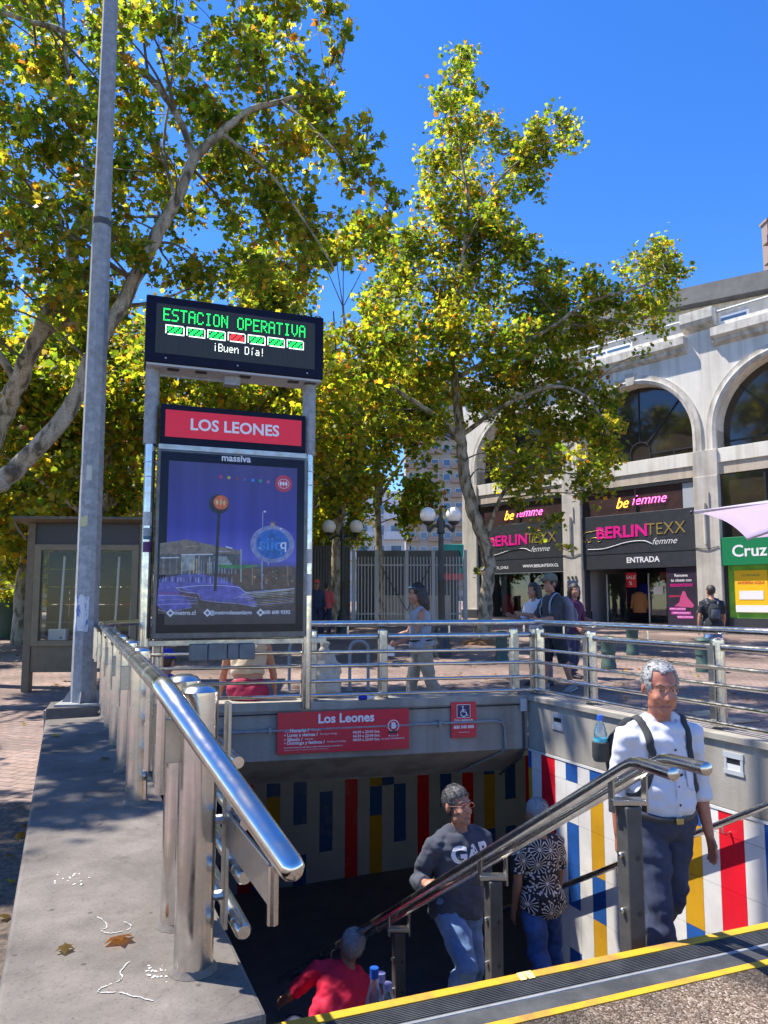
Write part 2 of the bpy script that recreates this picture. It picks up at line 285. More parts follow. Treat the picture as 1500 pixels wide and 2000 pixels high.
M['canvas'] = mat('bag_canvas', (.48, .46, .42), (.40, .38, .34), scale=5, rough=.9, bump=.4, bscale=14); M['soil'] = mat('dry_soil', (.20, .09, .035), (.30, .14, .05), scale=12, rough=.95, bump=.6, bscale=30)
# ------------------------------------------------------------------ mesh helpers
def V(*a): return Vector(a)
class MB:
    def __init__(s): s.v = []; s.f = []; s.m = []; s.cm = 0
    def add(s, vs, fs):
        o = len(s.v); s.v += [tuple(p) for p in vs]
        for f in fs: s.f.append([i+o for i in f]); s.m.append(s.cm)
        return s
    def box(s, x0, x1, y0, y1, z0, z1, X=None):
        vs = [V(x, y, z) for z in (z0, z1) for y in (y0, y1) for x in (x0, x1)]
        if X is not None: vs = [X @ p for p in vs]
        return s.add(vs, [(0, 2, 3, 1), (4, 5, 7, 6), (0, 1, 5, 4), (2, 6, 7, 3), (0, 4, 6, 2), (1, 3, 7, 5)])
    def beam(s, a, b, wd, ht, up=(0, 0, 1)):
        a = Vector(a); b = Vector(b); d = (b-a).normalized(); u = Vector(up); sd = d.cross(u)
        if sd.length < 1e-4: sd = d.cross(V(0, 1, 0))
        sd.normalize(); u = sd.cross(d)
        vs = [p+sd*i*wd/2+u*j*ht/2 for p in (a, b) for (i, j) in ((-1, -1), (1, -1), (1, 1), (-1, 1))]
        return s.add(vs, [(3, 2, 1, 0), (4, 5, 6, 7), (0, 1, 5, 4), (1, 2, 6, 5), (2, 3, 7, 6), (3, 0, 4, 7)])
    def tube(s, path, r, n=10, caps=True, sq=1.0, side=None):
        P = [Vector(p) for p in path]; k = len(P)
        rs = r if isinstance(r, (list, tuple)) else [r]*k
        T = [((P[min(i+1, k-1)]-P[max(i-1, 0)]).normalized()) for i in range(k)]
        u = Vector(side) if side else (V(0, 0, 1) if abs(T[0].z) < .9 else V(1, 0, 0))
        vs = []
        for i in range(k):
            a = u - T[i]*u.dot(T[i])
            if a.length < 1e-5: a = T[i].orthogonal()
            a.normalize(); b = T[i].cross(a); u = a
            rr = rs[i] if isinstance(rs[i], (tuple, list)) else (rs[i], rs[i])
            for j in range(n):
                t = 2*math.pi*j/n; vs.append(P[i]+a*math.cos(t)*rr[0]+b*math.sin(t)*rr[1])
        fs = [(i*n+j, i*n+(j+1) % n, (i+1)*n+(j+1) % n, (i+1)*n+j) for i in range(k-1) for j in range(n)]
        if caps: fs += [tuple(range(n-1, -1, -1)), tuple(range((k-1)*n, k*n))]
        return s.add(vs, fs)
    def lathe(s, prof, n=20, c=(0, 0, 0), X=None):
        k = len(prof); c = Vector(c); vs = [c+V(r*math.cos(2*math.pi*j/n), r*math.sin(2*math.pi*j/n), z) for (r, z) in prof for j in range(n)]
        if X is not None: vs = [X @ p for p in vs]
        fs = [(i*n+j, i*n+(j+1) % n, (i+1)*n+(j+1) % n, (i+1)*n+j) for i in range(k-1) for j in range(n)]
        return s.add(vs, fs+[tuple(range(n-1, -1, -1)), tuple(range((k-1)*n, k*n))])
    def prism(s, poly, z0, z1):
        n = len(poly); vs = [V(p[0], p[1], z0) for p in poly]+[V(p[0], p[1], z1) for p in poly]
        A = sum(poly[i][0]*poly[(i+1) % n][1]-poly[(i+1) % n][0]*poly[i][1] for i in range(n))
        fs = [tuple(range(n-1, -1, -1)), tuple(range(n, 2*n))]+[(i, (i+1) % n, n+(i+1) % n, n+i) for i in range(n)]
        if A < 0: fs = [f[::-1] for f in fs]
        return s.add(vs, fs)
    def sweep(s, poly, a, b):                   # section poly (x along, z) extruded between two frames
        n = len(poly); vs = [a(p) for p in poly]+[b(p) for p in poly]
        return s.add(vs, [tuple(range(n-1, -1, -1)), tuple(range(n, 2*n))]+[(i, (i+1) % n, n+(i+1) % n, n+i) for i in range(n)])
    def ell(s, c, r, n=16, k=10, X=None):
        c = Vector(c); vs = []; fs = []
        for i in range(1, k):
            p = math.pi*i/k
            for j in range(n):
                t = 2*math.pi*j/n; q = V(r[0]*math.sin(p)*math.cos(t), r[1]*math.sin(p)*math.sin(t), r[2]*math.cos(p))
                vs.append(c+(X @ q if X is not None else q))
        e = V(0, 0, r[2]); e = X @ e if X is not None else e
        vs += [c+e, c-e]; a = (k-1)*n
        for i in range(k-2):
            for j in range(n): fs.append((i*n+j, (i+1)*n+j, (i+1)*n+(j+1) % n, i*n+(j+1) % n))
        for j in range(n): fs.append((a, j, (j+1) % n)); fs.append((a+1, (k-2)*n+(j+1) % n, (k-2)*n+j))
        return s.add(vs, fs)
    def quad(s, a, b, c, d): return s.add([a, b, c, d], [(0, 1, 2, 3)])
    def mesh(s, name, mats, smooth=35):
        me = bpy.data.meshes.new(name); me.from_pydata(s.v, [], s.f)
        for m in (mats if isinstance(mats, (list, tuple)) else [mats]): me.materials.append(m)
        if any(s.m): me.polygons.foreach_set('material_index', s.m)
        if smooth:
            me.polygons.foreach_set('use_smooth', [True]*len(me.polygons))
            me.update(); me.set_sharp_from_angle(angle=R(smooth))
        me.update(); return me
    def build(s, name, mats, parent=None, smooth=35, bevel=0, loc=None):
        o = bpy.data.objects.new(name, s.mesh(name, mats, smooth)); COL.objects.link(o)
        if parent is not None: o.parent = parent
        if loc is not None: o.location = loc
        if bevel:
            b = o.modifiers.new('bevel', 'BEVEL'); b.width = bevel; b.segments = 2; b.limit_method = 'ANGLE'; b.angle_limit = R(40)
        return o
SCR = bpy.data.scenes.new('scratch')
def evalmesh(o):                             # evaluate one object alone, in an otherwise empty scratch scene
    SCR.collection.objects.link(o); vl = SCR.view_layers[0]; vl.update(); dg = vl.depsgraph; dg.update()
    me = bpy.data.meshes.new_from_object(o.evaluated_get(dg)); bpy.data.objects.remove(o); return me
def tag(o, label, cat, group=None, kind=None):
    if label: o['label'] = label
    if cat: o['category'] = cat
    if group: o['group'] = group
    if kind: o['kind'] = kind
    return o
def structure(o): o['kind'] = 'structure'; return o
def stuff(o): o['kind'] = 'stuff'; return o
def thing(name, label, cat, loc=(0, 0, 0), rz=0, group=None):
    o = bpy.data.objects.new(name, None); COL.objects.link(o); o.empty_display_size = .2
    o.location = loc; o.rotation_euler = (0, 0, rz); return tag(o, label, cat, group)
def inst(name, me, parent=None, loc=(0, 0, 0), rz=0):
    o = bpy.data.objects.new(name, me); COL.objects.link(o); o.location = loc; o.rotation_euler = (0, 0, rz)
    if parent is not None: o.parent = parent
    return o
def copy_tree(o, parent=None):
    c = o.copy(); COL.objects.link(c)
    if parent is not None: c.parent = parent
    for ch in [x for x in bpy.data.objects if x.parent == o]: copy_tree(ch, c)
    return c
def txt(s, size, m, loc, parent, bold=0, shear=0, align='CENTER', name='lettering', mirror=False, ext=.0015, sx=1, spacing=1, smoothres=3):
    cu = bpy.data.curves.new('t', 'FONT'); cu.body = s; cu.size = size; cu.offset = bold; cu.shear = shear; cu.align_x = align; cu.align_y = 'CENTER'
    cu.extrude = ext; cu.resolution_u = smoothres; cu.space_character = spacing
    me = evalmesh(bpy.data.objects.new('t', cu)); bpy.data.curves.remove(cu)
    me.transform(Matrix.Rotation(R(90), 4, 'X') @ Matrix.Diagonal((-sx if mirror else sx, 1, 1, 1))); me.materials.clear(); me.materials.append(m)
    if mirror: me.flip_normals()
    me.name = name; q = bpy.data.objects.new(name, me); COL.objects.link(q); q.location = loc
    if parent is not None: q.parent = parent
    return q
def catmull(P, n=6):
    P = [Vector(p) for p in P]; out = []
    Q = [P[0]*2-P[1]]+P+[P[-1]*2-P[-2]]
    for i in range(1, len(Q)-2):
        for j in range(n):
            t = j/n; a, b, c, d = Q[i-1], Q[i], Q[i+1], Q[i+2]
            out.append(.5*((2*b)+(c-a)*t+(2*a-5*b+4*c-d)*t*t+(3*b-a-3*c+d)*t**3))
    out.append(P[-1]); return out
def disc(mb, c, r, y, n=24, z=None, ry=None, r0=0):
    ry = ry or r
    vs = [V(c[0]+r*math.cos(2*math.pi*j/n), y, c[1]+ry*math.sin(2*math.pi*j/n)) for j in range(n)]
    if r0:
        k = r0/r; vs += [V(c[0]+k*r*math.cos(2*math.pi*j/n), y, c[1]+k*ry*math.sin(2*math.pi*j/n)) for j in range(n)]
        return mb.add(vs, [(j, (j+1) % n, n+(j+1) % n, n+j) for j in range(n)])
    return mb.add(vs, [tuple(range(n))])
def flat(mb, pts, y): return mb.add([V(p[0], y, p[1]) for p in pts], [tuple(range(len(pts)))])

# ------------------------------------------------------------------ stairwell frame
A_ = V(-.404, .915, 0); A_.normalize(); B_ = V(A_.y, -A_.x, 0)
FL = V(-.264, 1.72, 0); BL = V(-2.303, 6.34, 0); BR = V(1.414, 7.193, 0); E_ = V(.422, -.9066, 0).normalized(); FR = BR+E_*3.825
N0 = V(-.563, 2.397, 0); ND = (FR-N0).normalized(); NN = V(-ND.y, ND.x, 0)      # nosing line and the way down
BD = (BR-BL).normalized(); BN = V(-BD.y, BD.x, 0)
RISE, RUN = .17, .273
def stepz(P):
    d = (Vector((P[0], P[1], 0))-N0).dot(NN); return 0 if d < 0 else -RISE*(min(19, int(d/RUN))+1)
# ------------------------------------------------------------------ ground
def ground():
    bm = bmesh.new(); outer = [(-70, -12), (70, -12), (70, 8), (-70, 8)]
    i0 = N0-B_*.12; hole = [N0-ND*.12, FR+ND*.12, BR+BN*.14+E_*-.05+V(.1, 0, 0), BL+BN*.14-B_*.1]
    es = []
    for lp in (outer, [(h.x, h.y) for h in hole]):
        vs = [bm.verts.new((x, y, 0)) for x, y in lp]; es += [bm.edges.new((vs[i], vs[(i+1) % len(vs)])) for i in range(len(vs))]
    bmesh.ops.triangle_fill(bm, use_beauty=True, use_dissolve=False, edges=es, normal=(0, 0, 1))
    vs = [v for v in bm.verts if abs(v.co.y-8) < 1e-4]; vs.sort(key=lambda v: v.co.x)
    a, b = vs[0], vs[-1]; c = bm.verts.new((-70, 70, gz(70))); d = bm.verts.new((70, 70, gz(70))); bm.faces.new((a, b, d, c))
    e = bm.verts.new((-900, 900, gz(70)-.5)); f = bm.verts.new((900, 900, gz(70)-.5)); bm.faces.new((c, d, f, e))
    bmesh.ops.recalc_face_normals(bm, faces=bm.faces)
    me = bpy.data.meshes.new('plaza'); bm.to_mesh(me); bm.free(); me.materials.append(M['pavers'])
    o = bpy.data.objects.new('plaza', me); COL.objects.link(o); structure(o)
ground()
def at(s, n, z=0): return N0+ND*s-NN*n+V(0, 0, z)
W0 = (FR-N0).length
# front strip and pavement: gravel sheet, treads, yellow bands
pv = MB(); pv.quad(at(-1.2, .262, .004), at(-1.2, 5, .004), at(8, 5, .004), at(8, .262, .004)); structure(pv.build('pavement', M['aggregate'], smooth=0))
vg = MB(); q_ = [FL-B_*.5-A_*2.2, FL-B_*.5+A_*3.9, FL-B_*2.0+A_*4.3, FL-B_*2.6-A_*2.2]; vg.quad(*[V(p.x, p.y, .004) for p in q_]); structure(vg.build('earth_strip', mat('bare_earth', (.055, .042, .034), (.16, .12, .09), scale=26, rough=.95, bump=.8, bscale=70, detail=8), smooth=0))
ts = thing('stair_edging', 'black ribbed rubber edging between two worn yellow stripes at the stair head', 'edging', at(0, 0))
def loc(P): return P-N0
e1 = MB(); e1.sweep([(0, -.165), (0, .010), (.042, .010), (.042, -.165)], lambda p: loc(at(.0, p[0], p[1])), lambda p: loc(at(W0-.005, p[0], p[1]))); e1.build('nosing_stripe', M['yellow'], ts, 0, .002)
e2 = MB(); e2.sweep([(.042, -.05), (.042, .004), (.236, .004), (.236, -.05)], lambda p: loc(at(.0, p[0], p[1])), lambda p: loc(at(5.2, p[0], p[1]))); e2.build('rubber_mat', M['rubber'], ts, 0)
e3 = MB(); e3.sweep([(.2362, -.05), (.2362, .008), (.268, .008), (.268, -.05)], lambda p: loc(at(.0, p[0], p[1])), lambda p: loc(at(5.2, p[0], p[1]))); e3.build('outer_stripe', M['yellow'], ts, 0)
for i in range(9):
    q = .048+i*.0095; r_ = MB(); r_.sweep([(q, .002), (q+.001, .0075), (q+.005, .0075), (q+.006, .002)], lambda p: loc(at(.0, p[0], p[1])), lambda p: loc(at(5.2, p[0], p[1]))); r_.build('rib', M['rubber'], ts, 0)
r_ = MB(); r_.sweep([(.139, .003), (.141, .0075), (.152, .0075), (.154, .003)], lambda p: loc(at(.0, p[0], p[1])), lambda p: loc(at(5.2, p[0], p[1]))); r_.build('joint_strip', M['galv'], ts, 0)
tp = MB()
for i in range(2): tp.quad(*[loc(at(s, n, .0115)) for s, n in ((1.12+i*.03, -.0), (1.15+i*.03, .0), (1.135+i*.035, .05), (1.11+i*.035, .05))])
tp.build('tape_scrap', mat('tape', (.75, .6, .25)), ts, 0)
# steps
st = thing('stairs', None, None, tuple(N0)); st['kind'] = 'structure'
for i in range(20):
    n0 = i*RUN; z = -RISE*(i+1); s_ = MB()
    s_.sweep([(-n0-.001, z-RISE-.02), (-n0-.001, z), (-n0-RUN-.02, z), (-n0-RUN-.02, z-RISE-.02)], lambda p: loc(at(-.9-.12*i, p[0], p[1])), lambda p: loc(at(W0+.25, p[0], p[1])))
    s_.build('step', M['step'], st, 0)
fl = MB(); fl.prism([(-7, 5), (6, 5), (6, 17), (-7, 17)], -3.6, -3.4); structure(fl.build('floor', M['floor_dark'], smooth=0))
# left coping
CW = .565; CZ = .45
cp = MB(); pl = [FL, FL-B_*CW, FL-B_*CW+A_*4.62, FL+A_*4.62]
cp.prism([(p.x, p.y) for p in pl], -.3, CZ); 
tag(cp.build('coping_wall', M['coping'], None, 0, .012), 'low grey concrete wall with white scribbles under the left row of steel posts', 'low wall')
lc = bpy.data.objects['coping_wall']
M['chalk'] = mat('faded_paint', (.62, .61, .58), (.3, .29, .28), scale=60, rough=.9)
def scrib(pts, wd=.006):
    P = [p+V(random.gauss(0, .0012), random.gauss(0, .0012), 0) for p in catmull([onz(u, v, CZ+.0025) for u, v in pts], 9)]; mb = MB()
    for i in range(len(P)-1):
        d = (P[i+1]-P[i]).normalized(); n = V(-d.y, d.x, 0)*wd*random.uniform(.6, 1.1)
        if random.random() < .82: mb.quad(P[i]-n*random.uniform(.5, 1.2), P[i+1]-n, P[i+1]+n*random.uniform(.6, 1.1), P[i]+n)
    return mb
for pts in ([(190, 1790), (205, 1800), (208, 1812), (195, 1815), (215, 1822), (250, 1815), (255, 1806), (242, 1800)], [(252, 1878), (235, 1898), (238, 1912), (200, 1928), (193, 1938), (230, 1937), (262, 1945), (305, 1955)]):
    scrib(pts, .0019).build('chalk_line', M['chalk'], lc, 0)
for pts in ([(100, 1618), (118, 1612), (123, 1620), (110, 1622)], [(140, 1613), (150, 1605), (168, 1604), (160, 1614), (175, 1606), (205, 1600), (190, 1612), (170, 1615)]):
    scrib(pts, .0018).build('marker_line', M['black'], lc, 0)
spl = MB()
for i in range(46):
    u = random.gauss(*((135, 22) if i < 26 else (300, 20))); v = random.gauss(*((1715, 7) if i < 26 else (1903, 9))); p = onz(u, v, CZ+.0022); r = random.uniform(.001, .0045)
    spl.add([p+V(r*math.cos(t)*random.uniform(.6, 1.3), r*math.sin(t)*random.uniform(.6, 1.3), 0) for t in [k*math.pi/3 for k in range(6)]], [tuple(range(6))])
stuff(spl.build('paint_splash', M['white_paint'], lc, 0))
iw = MB(); iw.prism([(p.x, p.y) for p in (N0+V(0, 0, 0)-A_*.0, BL, BL-B_*.3, N0-B_*.3)], -3.6, -.302)
iw.prism([(p.x, p.y) for p in (BL-B_*.001, BL+A_*7, BL+A_*7-B_*.3, BL-B_*.3)], -3.6, -.302)
tag(iw.build('stairwell_wall', M['conc'], None, 0), 'shaded concrete side wall of the stairwell below the left coping', 'wall')
pb = MB(); q = onz(150, 1385, .47); pb.box(-.27, .22, -.2, .2, 0, .5, Matrix.Translation((q.x, q.y+.12, 0)) @ Matrix.Rotation(R(20), 4, 'Z'))
tag(pb.build('plinth', M['coping'], None, 0, .01), 'square concrete plinth carrying the tall grey pole', 'plinth')
POLE = V(q.x, q.y+.12, .5)
# right wall: concrete band, trim, tiles
EN = V(-E_.y, E_.x, 0)
if EN.dot(V(1, 0, 0)) < 0: EN = -EN
rw = thing('tiled_wall', 'right stairwell wall of grey concrete above colourful striped tiles', 'wall', tuple(BR))
def wr(s, d, z): return E_*s+EN*d+V(0, 0, z)
c_ = MB(); c_.sweep([(0, -.06), (0, .40), (-.025, .40), (-.025, CZ), (.40, CZ), (.40, -.06)], lambda p: wr(-.0, p[0], p[1]), lambda p: wr(4.3, p[0], p[1])); c_.build('concrete_band', M['conc'], rw, 0, .006)
c_ = MB(); c_.sweep([(.012, -3.6), (.012, -.061), (.3, -.061), (.3, -3.6)], lambda p: wr(-.02, p[0], p[1]), lambda p: wr(4.3, p[0], p[1])); c_.build('backing_wall', M['panel_grey'], rw, 0)
c_ = MB(); c_.sweep([(-.006, -.082), (-.006, -.062), (.02, -.062), (.02, -.082)], lambda p: wr(-.0, p[0], p[1]), lambda p: wr(4.3, p[0], p[1])); c_.build('trim_strip', M['trim'], rw, 0)
rows = [-.085, -.242, -.602, -.962, -1.322, -1.682, -2.042, -2.402, -2.762, -3.122, -3.4]
W, Rd, Bl, Ye = 'tile_white', 'tile_red', 'tile_blue', 'tile_yellow'
cols = [(-.0, .05, [Bl]+[Ye]*9), (.05, .2, [W]*10), (.2, .405, [Rd]*10), (.405, .56, [W]*10), (.56, .72, [Bl, W, Bl, Bl, W, Bl, W, Bl, W, W]), (.72, .88, [W]*10), (.88, 1.04, [Bl, Ye, Ye, Bl, Ye, Ye, Bl, Ye, W, W]),
 (1.04, 1.205, [W]*10), (1.205, 1.36, [Rd]*10), (1.36, 1.53, [W]*10), (1.53, 1.71, [Bl, W, Bl, Bl, Bl, Bl, W, W, W, W]), (1.71, 1.885, [W]*10), (1.885, 2.05, [Bl, Ye, Ye, Bl, Bl, Ye, W, W, W, W]), (2.05, 2.205, [W]*10), (2.205, 2.405, [Rd]*10),
 (2.405, 2.565, [W]*10), (2.565, 2.74, [Bl, Bl, W, Bl, Bl, W, W, W, W, W]), (2.74, 2.9, [W]*10), (2.9, 3.08, [Ye]*10), (3.08, 3.25, [W]*10), (3.25, 3.42, [Rd]*10), (3.42, 3.6, [W]*10), (3.6, 3.8, [Bl, W, Bl]+[W]*7)]
for s0, s1, cc in cols:
    for i in range(10):
        P = BR+E_*((s0+s1)/2)
        if rows[i] < stepz(P)-.25: continue
        t = MB(); g = .0016; j = random.uniform(0, .0012); t.sweep([(-.0-j, rows[i+1]+g), (-j, rows[i]-g), (.012, rows[i]-g), (.012, rows[i+1]+g)], lambda p: wr(s0+g, p[0], p[1]), lambda p: wr(s1-g, p[0], p[1])); t.build('tile', M[cc[i]], rw, 0)
for s in (.465, 2.353):
    k = MB(); k.cm = 0
    for a in ((-.075, -.055), (.055, .075)): k.sweep([(-.008, .19), (-.008, .33), (.006, .33), (.006, .19)], lambda p: wr(s+a[0], p[0], p[1]), lambda p: wr(s+a[1], p[0], p[1]))
    for zz in ((.185, .215), (.295, .335)): k.sweep([(-.010, zz[0]), (-.010, zz[1]), (.006, zz[1]), (.006, zz[0])], lambda p: wr(s-.08, p[0], p[1]), lambda p: wr(s+.08, p[0], p[1]))
    l = k.build('recessed_light', M['lightmetal'], rw, 0)
    k = MB(); k.sweep([(-.004, .215), (-.004, .255), (.0, .255), (.0, .215)], lambda p: wr(s-.055, p[0], p[1]), lambda p: wr(s+.055, p[0], p[1])); k.build('lamp_lens', M['trim'], l, 0)
    k = MB(); k.sweep([(-.003, .255), (-.003, .295), (.0, .295), (.0, .255)], lambda p: wr(s-.055, p[0], p[1]), lambda p: wr(s+.055, p[0], p[1])); k.build('lamp_slot', M['black'], l, 0)
# back beam with slanted soffit
bm_ = thing('entrance_beam', 'grey concrete beam with slanted soffit spanning the stair entrance', 'beam', tuple(BL))
def bk(s, d, z): return BD*s+BN*d+V(0, 0, z)
L = (BR-BL).length
k = MB(); k.sweep([(-.02, .375), (-.02, CZ), (.38, CZ), (.38, .1), (1.3, .1), (1.3, -.41), (.6, -.41), (.57, -.385), (0, -.065), (0, .375)], lambda p: bk(-.6, p[0], p[1]), lambda p: bk(L+.0, p[0], p[1])); k.build('concrete_beam', M['conc'], bm_, 0, .005)
def pipe(pts, r, name, m=M['galv'], parent=bm_, off=.022): k = MB(); k.tube(pts, r, 8); return k.build(name, m, parent)
pipe([bk(.3, -.03, .2), bk(L-.35, -.03, .215), bk(L-.28, -.03, .20), bk(L-.255, -.03, .15), bk(L-.25, -.03, -.05), bk(L-.27, .02, -.09), bk(L-.55, .5, -.38)], .013, 'conduit')
pipe([bk(.3, -.015, .345), bk(L-.03, -.015, .36)], .006, 'cable', M['black']); pipe([bk(L-.055, -.02, .3), bk(L-.05, -.02, -.06), bk(L-.06, .05, -.16), bk(L-.1, .5, -.42)], .012, 'conduit', M['darksteel'])
for s in (.9, 1.3, 2.9): k = MB(); k.box(-.012, .012, -.05, 0, .18, .24, Matrix.Translation(BD*s) @ Matrix.Rotation(math.atan2(BD.y, BD.x), 4, 'Z')); k.build('pipe_clip', M['galv'], bm_, 0)
k = MB(); k.box(-.045, .02, -.055, -.021, .30, .42, Matrix.Translation(BD*(L-.05)) @ Matrix.Rotation(math.atan2(BD.y, BD.x), 4, 'Z')); k.build('junction_box', M['lightmetal'], bm_, 0, .004)
# mezzanine below: back wall of tiles, ceiling
T0 = onz(445, 1750, -3.4); T1 = onz(830, 1690, -3.4); TD = (T1-T0).normalized(); TN = V(-TD.y, TD.x, 0)
bw = thing('mezzanine_wall', 'shaded striped tile wall far back under the stair entrance', 'wall', (T0.x, T0.y, 0))
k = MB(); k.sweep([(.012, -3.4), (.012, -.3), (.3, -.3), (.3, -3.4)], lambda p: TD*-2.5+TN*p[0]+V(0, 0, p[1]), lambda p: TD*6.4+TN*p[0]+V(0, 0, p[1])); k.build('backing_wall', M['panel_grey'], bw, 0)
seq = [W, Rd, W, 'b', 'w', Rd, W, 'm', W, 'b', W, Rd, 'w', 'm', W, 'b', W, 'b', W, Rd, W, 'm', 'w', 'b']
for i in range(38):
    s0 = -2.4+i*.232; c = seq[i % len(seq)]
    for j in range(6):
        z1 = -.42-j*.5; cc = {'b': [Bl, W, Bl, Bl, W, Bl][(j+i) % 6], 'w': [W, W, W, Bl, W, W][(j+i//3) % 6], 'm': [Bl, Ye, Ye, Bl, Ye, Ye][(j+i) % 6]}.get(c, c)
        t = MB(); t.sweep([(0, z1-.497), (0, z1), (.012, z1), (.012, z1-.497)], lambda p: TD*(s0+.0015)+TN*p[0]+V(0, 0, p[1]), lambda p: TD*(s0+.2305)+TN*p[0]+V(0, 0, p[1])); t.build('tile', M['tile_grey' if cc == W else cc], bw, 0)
k = MB(); k.prism([(-5, 7.3), (6, 9.3), (6, 17), (-7, 17)], -.41, -.3); structure(k.build('ceiling', M['ceil_dark'], None, 0))
k = MB(); k.prism([(6, 5), (6.3, 5), (6.3, 17), (6, 17)], -3.4, -.3); k.prism([(-7.3, 5), (-7, 5), (-7, 17), (-7.3, 17)], -3.4, -.3); tag(k.build('mezzanine_side_wall', M['conc'], None, 0), 'plain concrete side walls of the underground hall, hidden in shade', 'wall')
# ------------------------------------------------------------------ railings
DOME = [(.0, 0)]
def post_mb(mb, p, h, r=.046, n=20):
    mb.lathe([(r, 0), (r, h-.02), (r*.99, h-.008), (r*.8, h+.003), (r*.45, h+.010), (.002, h+.012)], n, p)
def welds(mb, p, n=12): mb.lathe([(.062, 0), (.056, .007), (.049, .016)], n, p)
lr = thing('stair_railing', 'polished steel railing with heavy paired posts along the left coping', 'railing', (0, 0, 0))
PA = V(-.483, 1.912, CZ)
ts_ = [0, .28, 1.64, 2.31, 3.05, 3.70, 4.3, 4.6]
for t in ts_:
    p = PA+A_*t; k = MB(); post_mb(k, p, .70, .049, 28); po = k.build('post', M['steel'], lr)
    k = MB(); welds(k, p+V(0, 0, .001)); k.build('weld_collar', M['coping'], po)
    k = MB(); c = p+B_*.075; k.beam(c+V(0, 0, .09), c+V(0, 0, .66), .010, .05, tuple(A_)); k.build('flat_bar', M['steel_dull'], po, 0, .002)
    for z in (.17, .36, .52):
        k = MB(); k.tube([p+B_*.045+V(0, 0, z), p+B_*.075+V(0, 0, z)], .013, 8); k.build('bolt', M['steel_dull'], po)
    k = MB(); s = p-B_*.095; k.beam(p-B_*.02+V(0, 0, .57), s+V(0, 0, .57), .012, .11); k.build('bracket_plate', M['steel_dull'], po, 0, .002)
    k = MB(); k.tube([s+V(0, 0, .44), s+V(0, 0, .70)], .013, 10); k.build('stub', M['steel'], po)
BEND = V(-.55, 1.83, 1.158); CORN = onz(197, 1219, 1.158)
END = onY(573, 1700, 1.5)
k = MB(); d1 = (END-BEND).normalized(); d0 = (BEND-CORN).normalized(); BD2 = onz(275, 1215, 1.158)
pth = [BD2, CORN+(BD2-CORN).normalized()*.1]+[CORN+(BD2-CORN).normalized()*.02+d0*.02, CORN+d0*.1]
pth += [BEND-d0*.09, BEND-d0*.045, BEND+d0*.0+d1*.0+(d1-d0)*.004, BEND+d1*.045, BEND+d1*.09]
pth += [END-d1*.01, END+d1*.006, END+d1*.016]; k.tube(pth, [.0275]*(len(pth)-2)+[.024, .012], 24); k.build('top_rail', M['steel'], lr, 50)
k = MB(); vt = onY(533, 1745, 1.52); k.tube([vt-V(0, 0, .06), vt+V(0, 0, .055)], .0115, 10); k.build('rail_support', M['steel'], lr)
k = MB(); pf = PA+B_*.07; k.beam(V(pf.x, pf.y, vt.z+.01), vt+V(-.0, 0, .01), .008, .085); k.build('support_plate', M['steel_dull'], lr, 0, .002)
for z in (.56, .69, .82, .95):
    k = MB(); off = B_*.105; a = PA+off-A_*.1; a.z = z; b = PA+off+A_*4.45; b.z = z
    if z > .9: a = a+A_*.1
    k.tube([a, a+A_*.012, b], [.016, .021, .021] if z < .9 else .016, 12); k.build('rail', M['steel'], lr)
# back and right railings
def straight_rail(name, label, P0, P1, ts, top=(True, None), inn=V(0, 0, 0), thin=(.50, .63, .77, .895), thick=1.035):
    o = thing(name, label, 'railing', (0, 0, 0)); d = (P1-P0).normalized(); L_ = (P1-P0).length
    for t in ts:
        p = P0+d*t+V(0, 0, CZ); k = MB(); post_mb(k, p, .645, .05, 18); po = k.build('post', M['steel'], o)
        k = MB(); c = p+inn*.07; k.beam(c+V(0, 0, .03), c+V(0, 0, .60), .01, .05, tuple(d)); k.build('flat_bar', M['steel_dull'], po, 0)
        k = MB(); welds(k, p+V(0, 0, .001)); k.build('weld_collar', M['coping'], po)
    for z in thin: k = MB(); k.tube([P0+inn*.085+V(0, 0, z), P1+inn*.085+V(0, 0, z)], .016, 10); k.build('rail', M['steel'], o)
    for i in range(len(ts)-1):
        k = MB(); k.tube([P0+d*(ts[i]+.05)+V(0, 0, thick), P0+d*(ts[i+1]-.05)+V(0, 0, thick)], .026, 12); k.build('middle_rail', M['steel'], o)
        n = max(1, int((ts[i+1]-ts[i])/.9))
        for j in range(n):
            t = ts[i]+(ts[i+1]-ts[i])*(j+.5)/n; k = MB(); k.tube([P0+d*t+V(0, 0, thick+.02), P0+d*t+V(0, 0, 1.14)], .010, 8); k.build('stub', M['steel'], o)
    k = MB(); k.tube([P0+V(0, 0, 1.158), P1+V(0, 0, 1.158)], .029, 14); k.build('top_rail', M['steel'], o)
    return o
CB0 = BL+BN*.13-B_*.05; CB1 = BR+BN*.13
CTR = V(BR.x+.12, BR.y+.1, 0)
tb = [((onplane(u, 1360, CB0, BD)-CB0).dot(BD)) for u in (608, 746, 1001)]
straight_rail('stair_railing', 'steel railing across the back of the stairwell over the entrance beam', CB0+BD*.3, CTR, [.05]+[t-.3 for t in tb]+[(CTR-CB0).dot(BD)-.3-.02], inn=-BN)
RP0 = CTR; RP1 = FR+EN*.17+E_*.6; RD = (RP1-RP0).normalized()
tr_ = [((onplane(u, 1360, RP0, RD)-RP0).dot(RD)) for u in (1157, 1405)]
straight_rail('stair_railing', 'steel railing along the right coping, passing behind the man in white', RP0, RP1, [.05]+tr_+[3.5], inn=-EN)
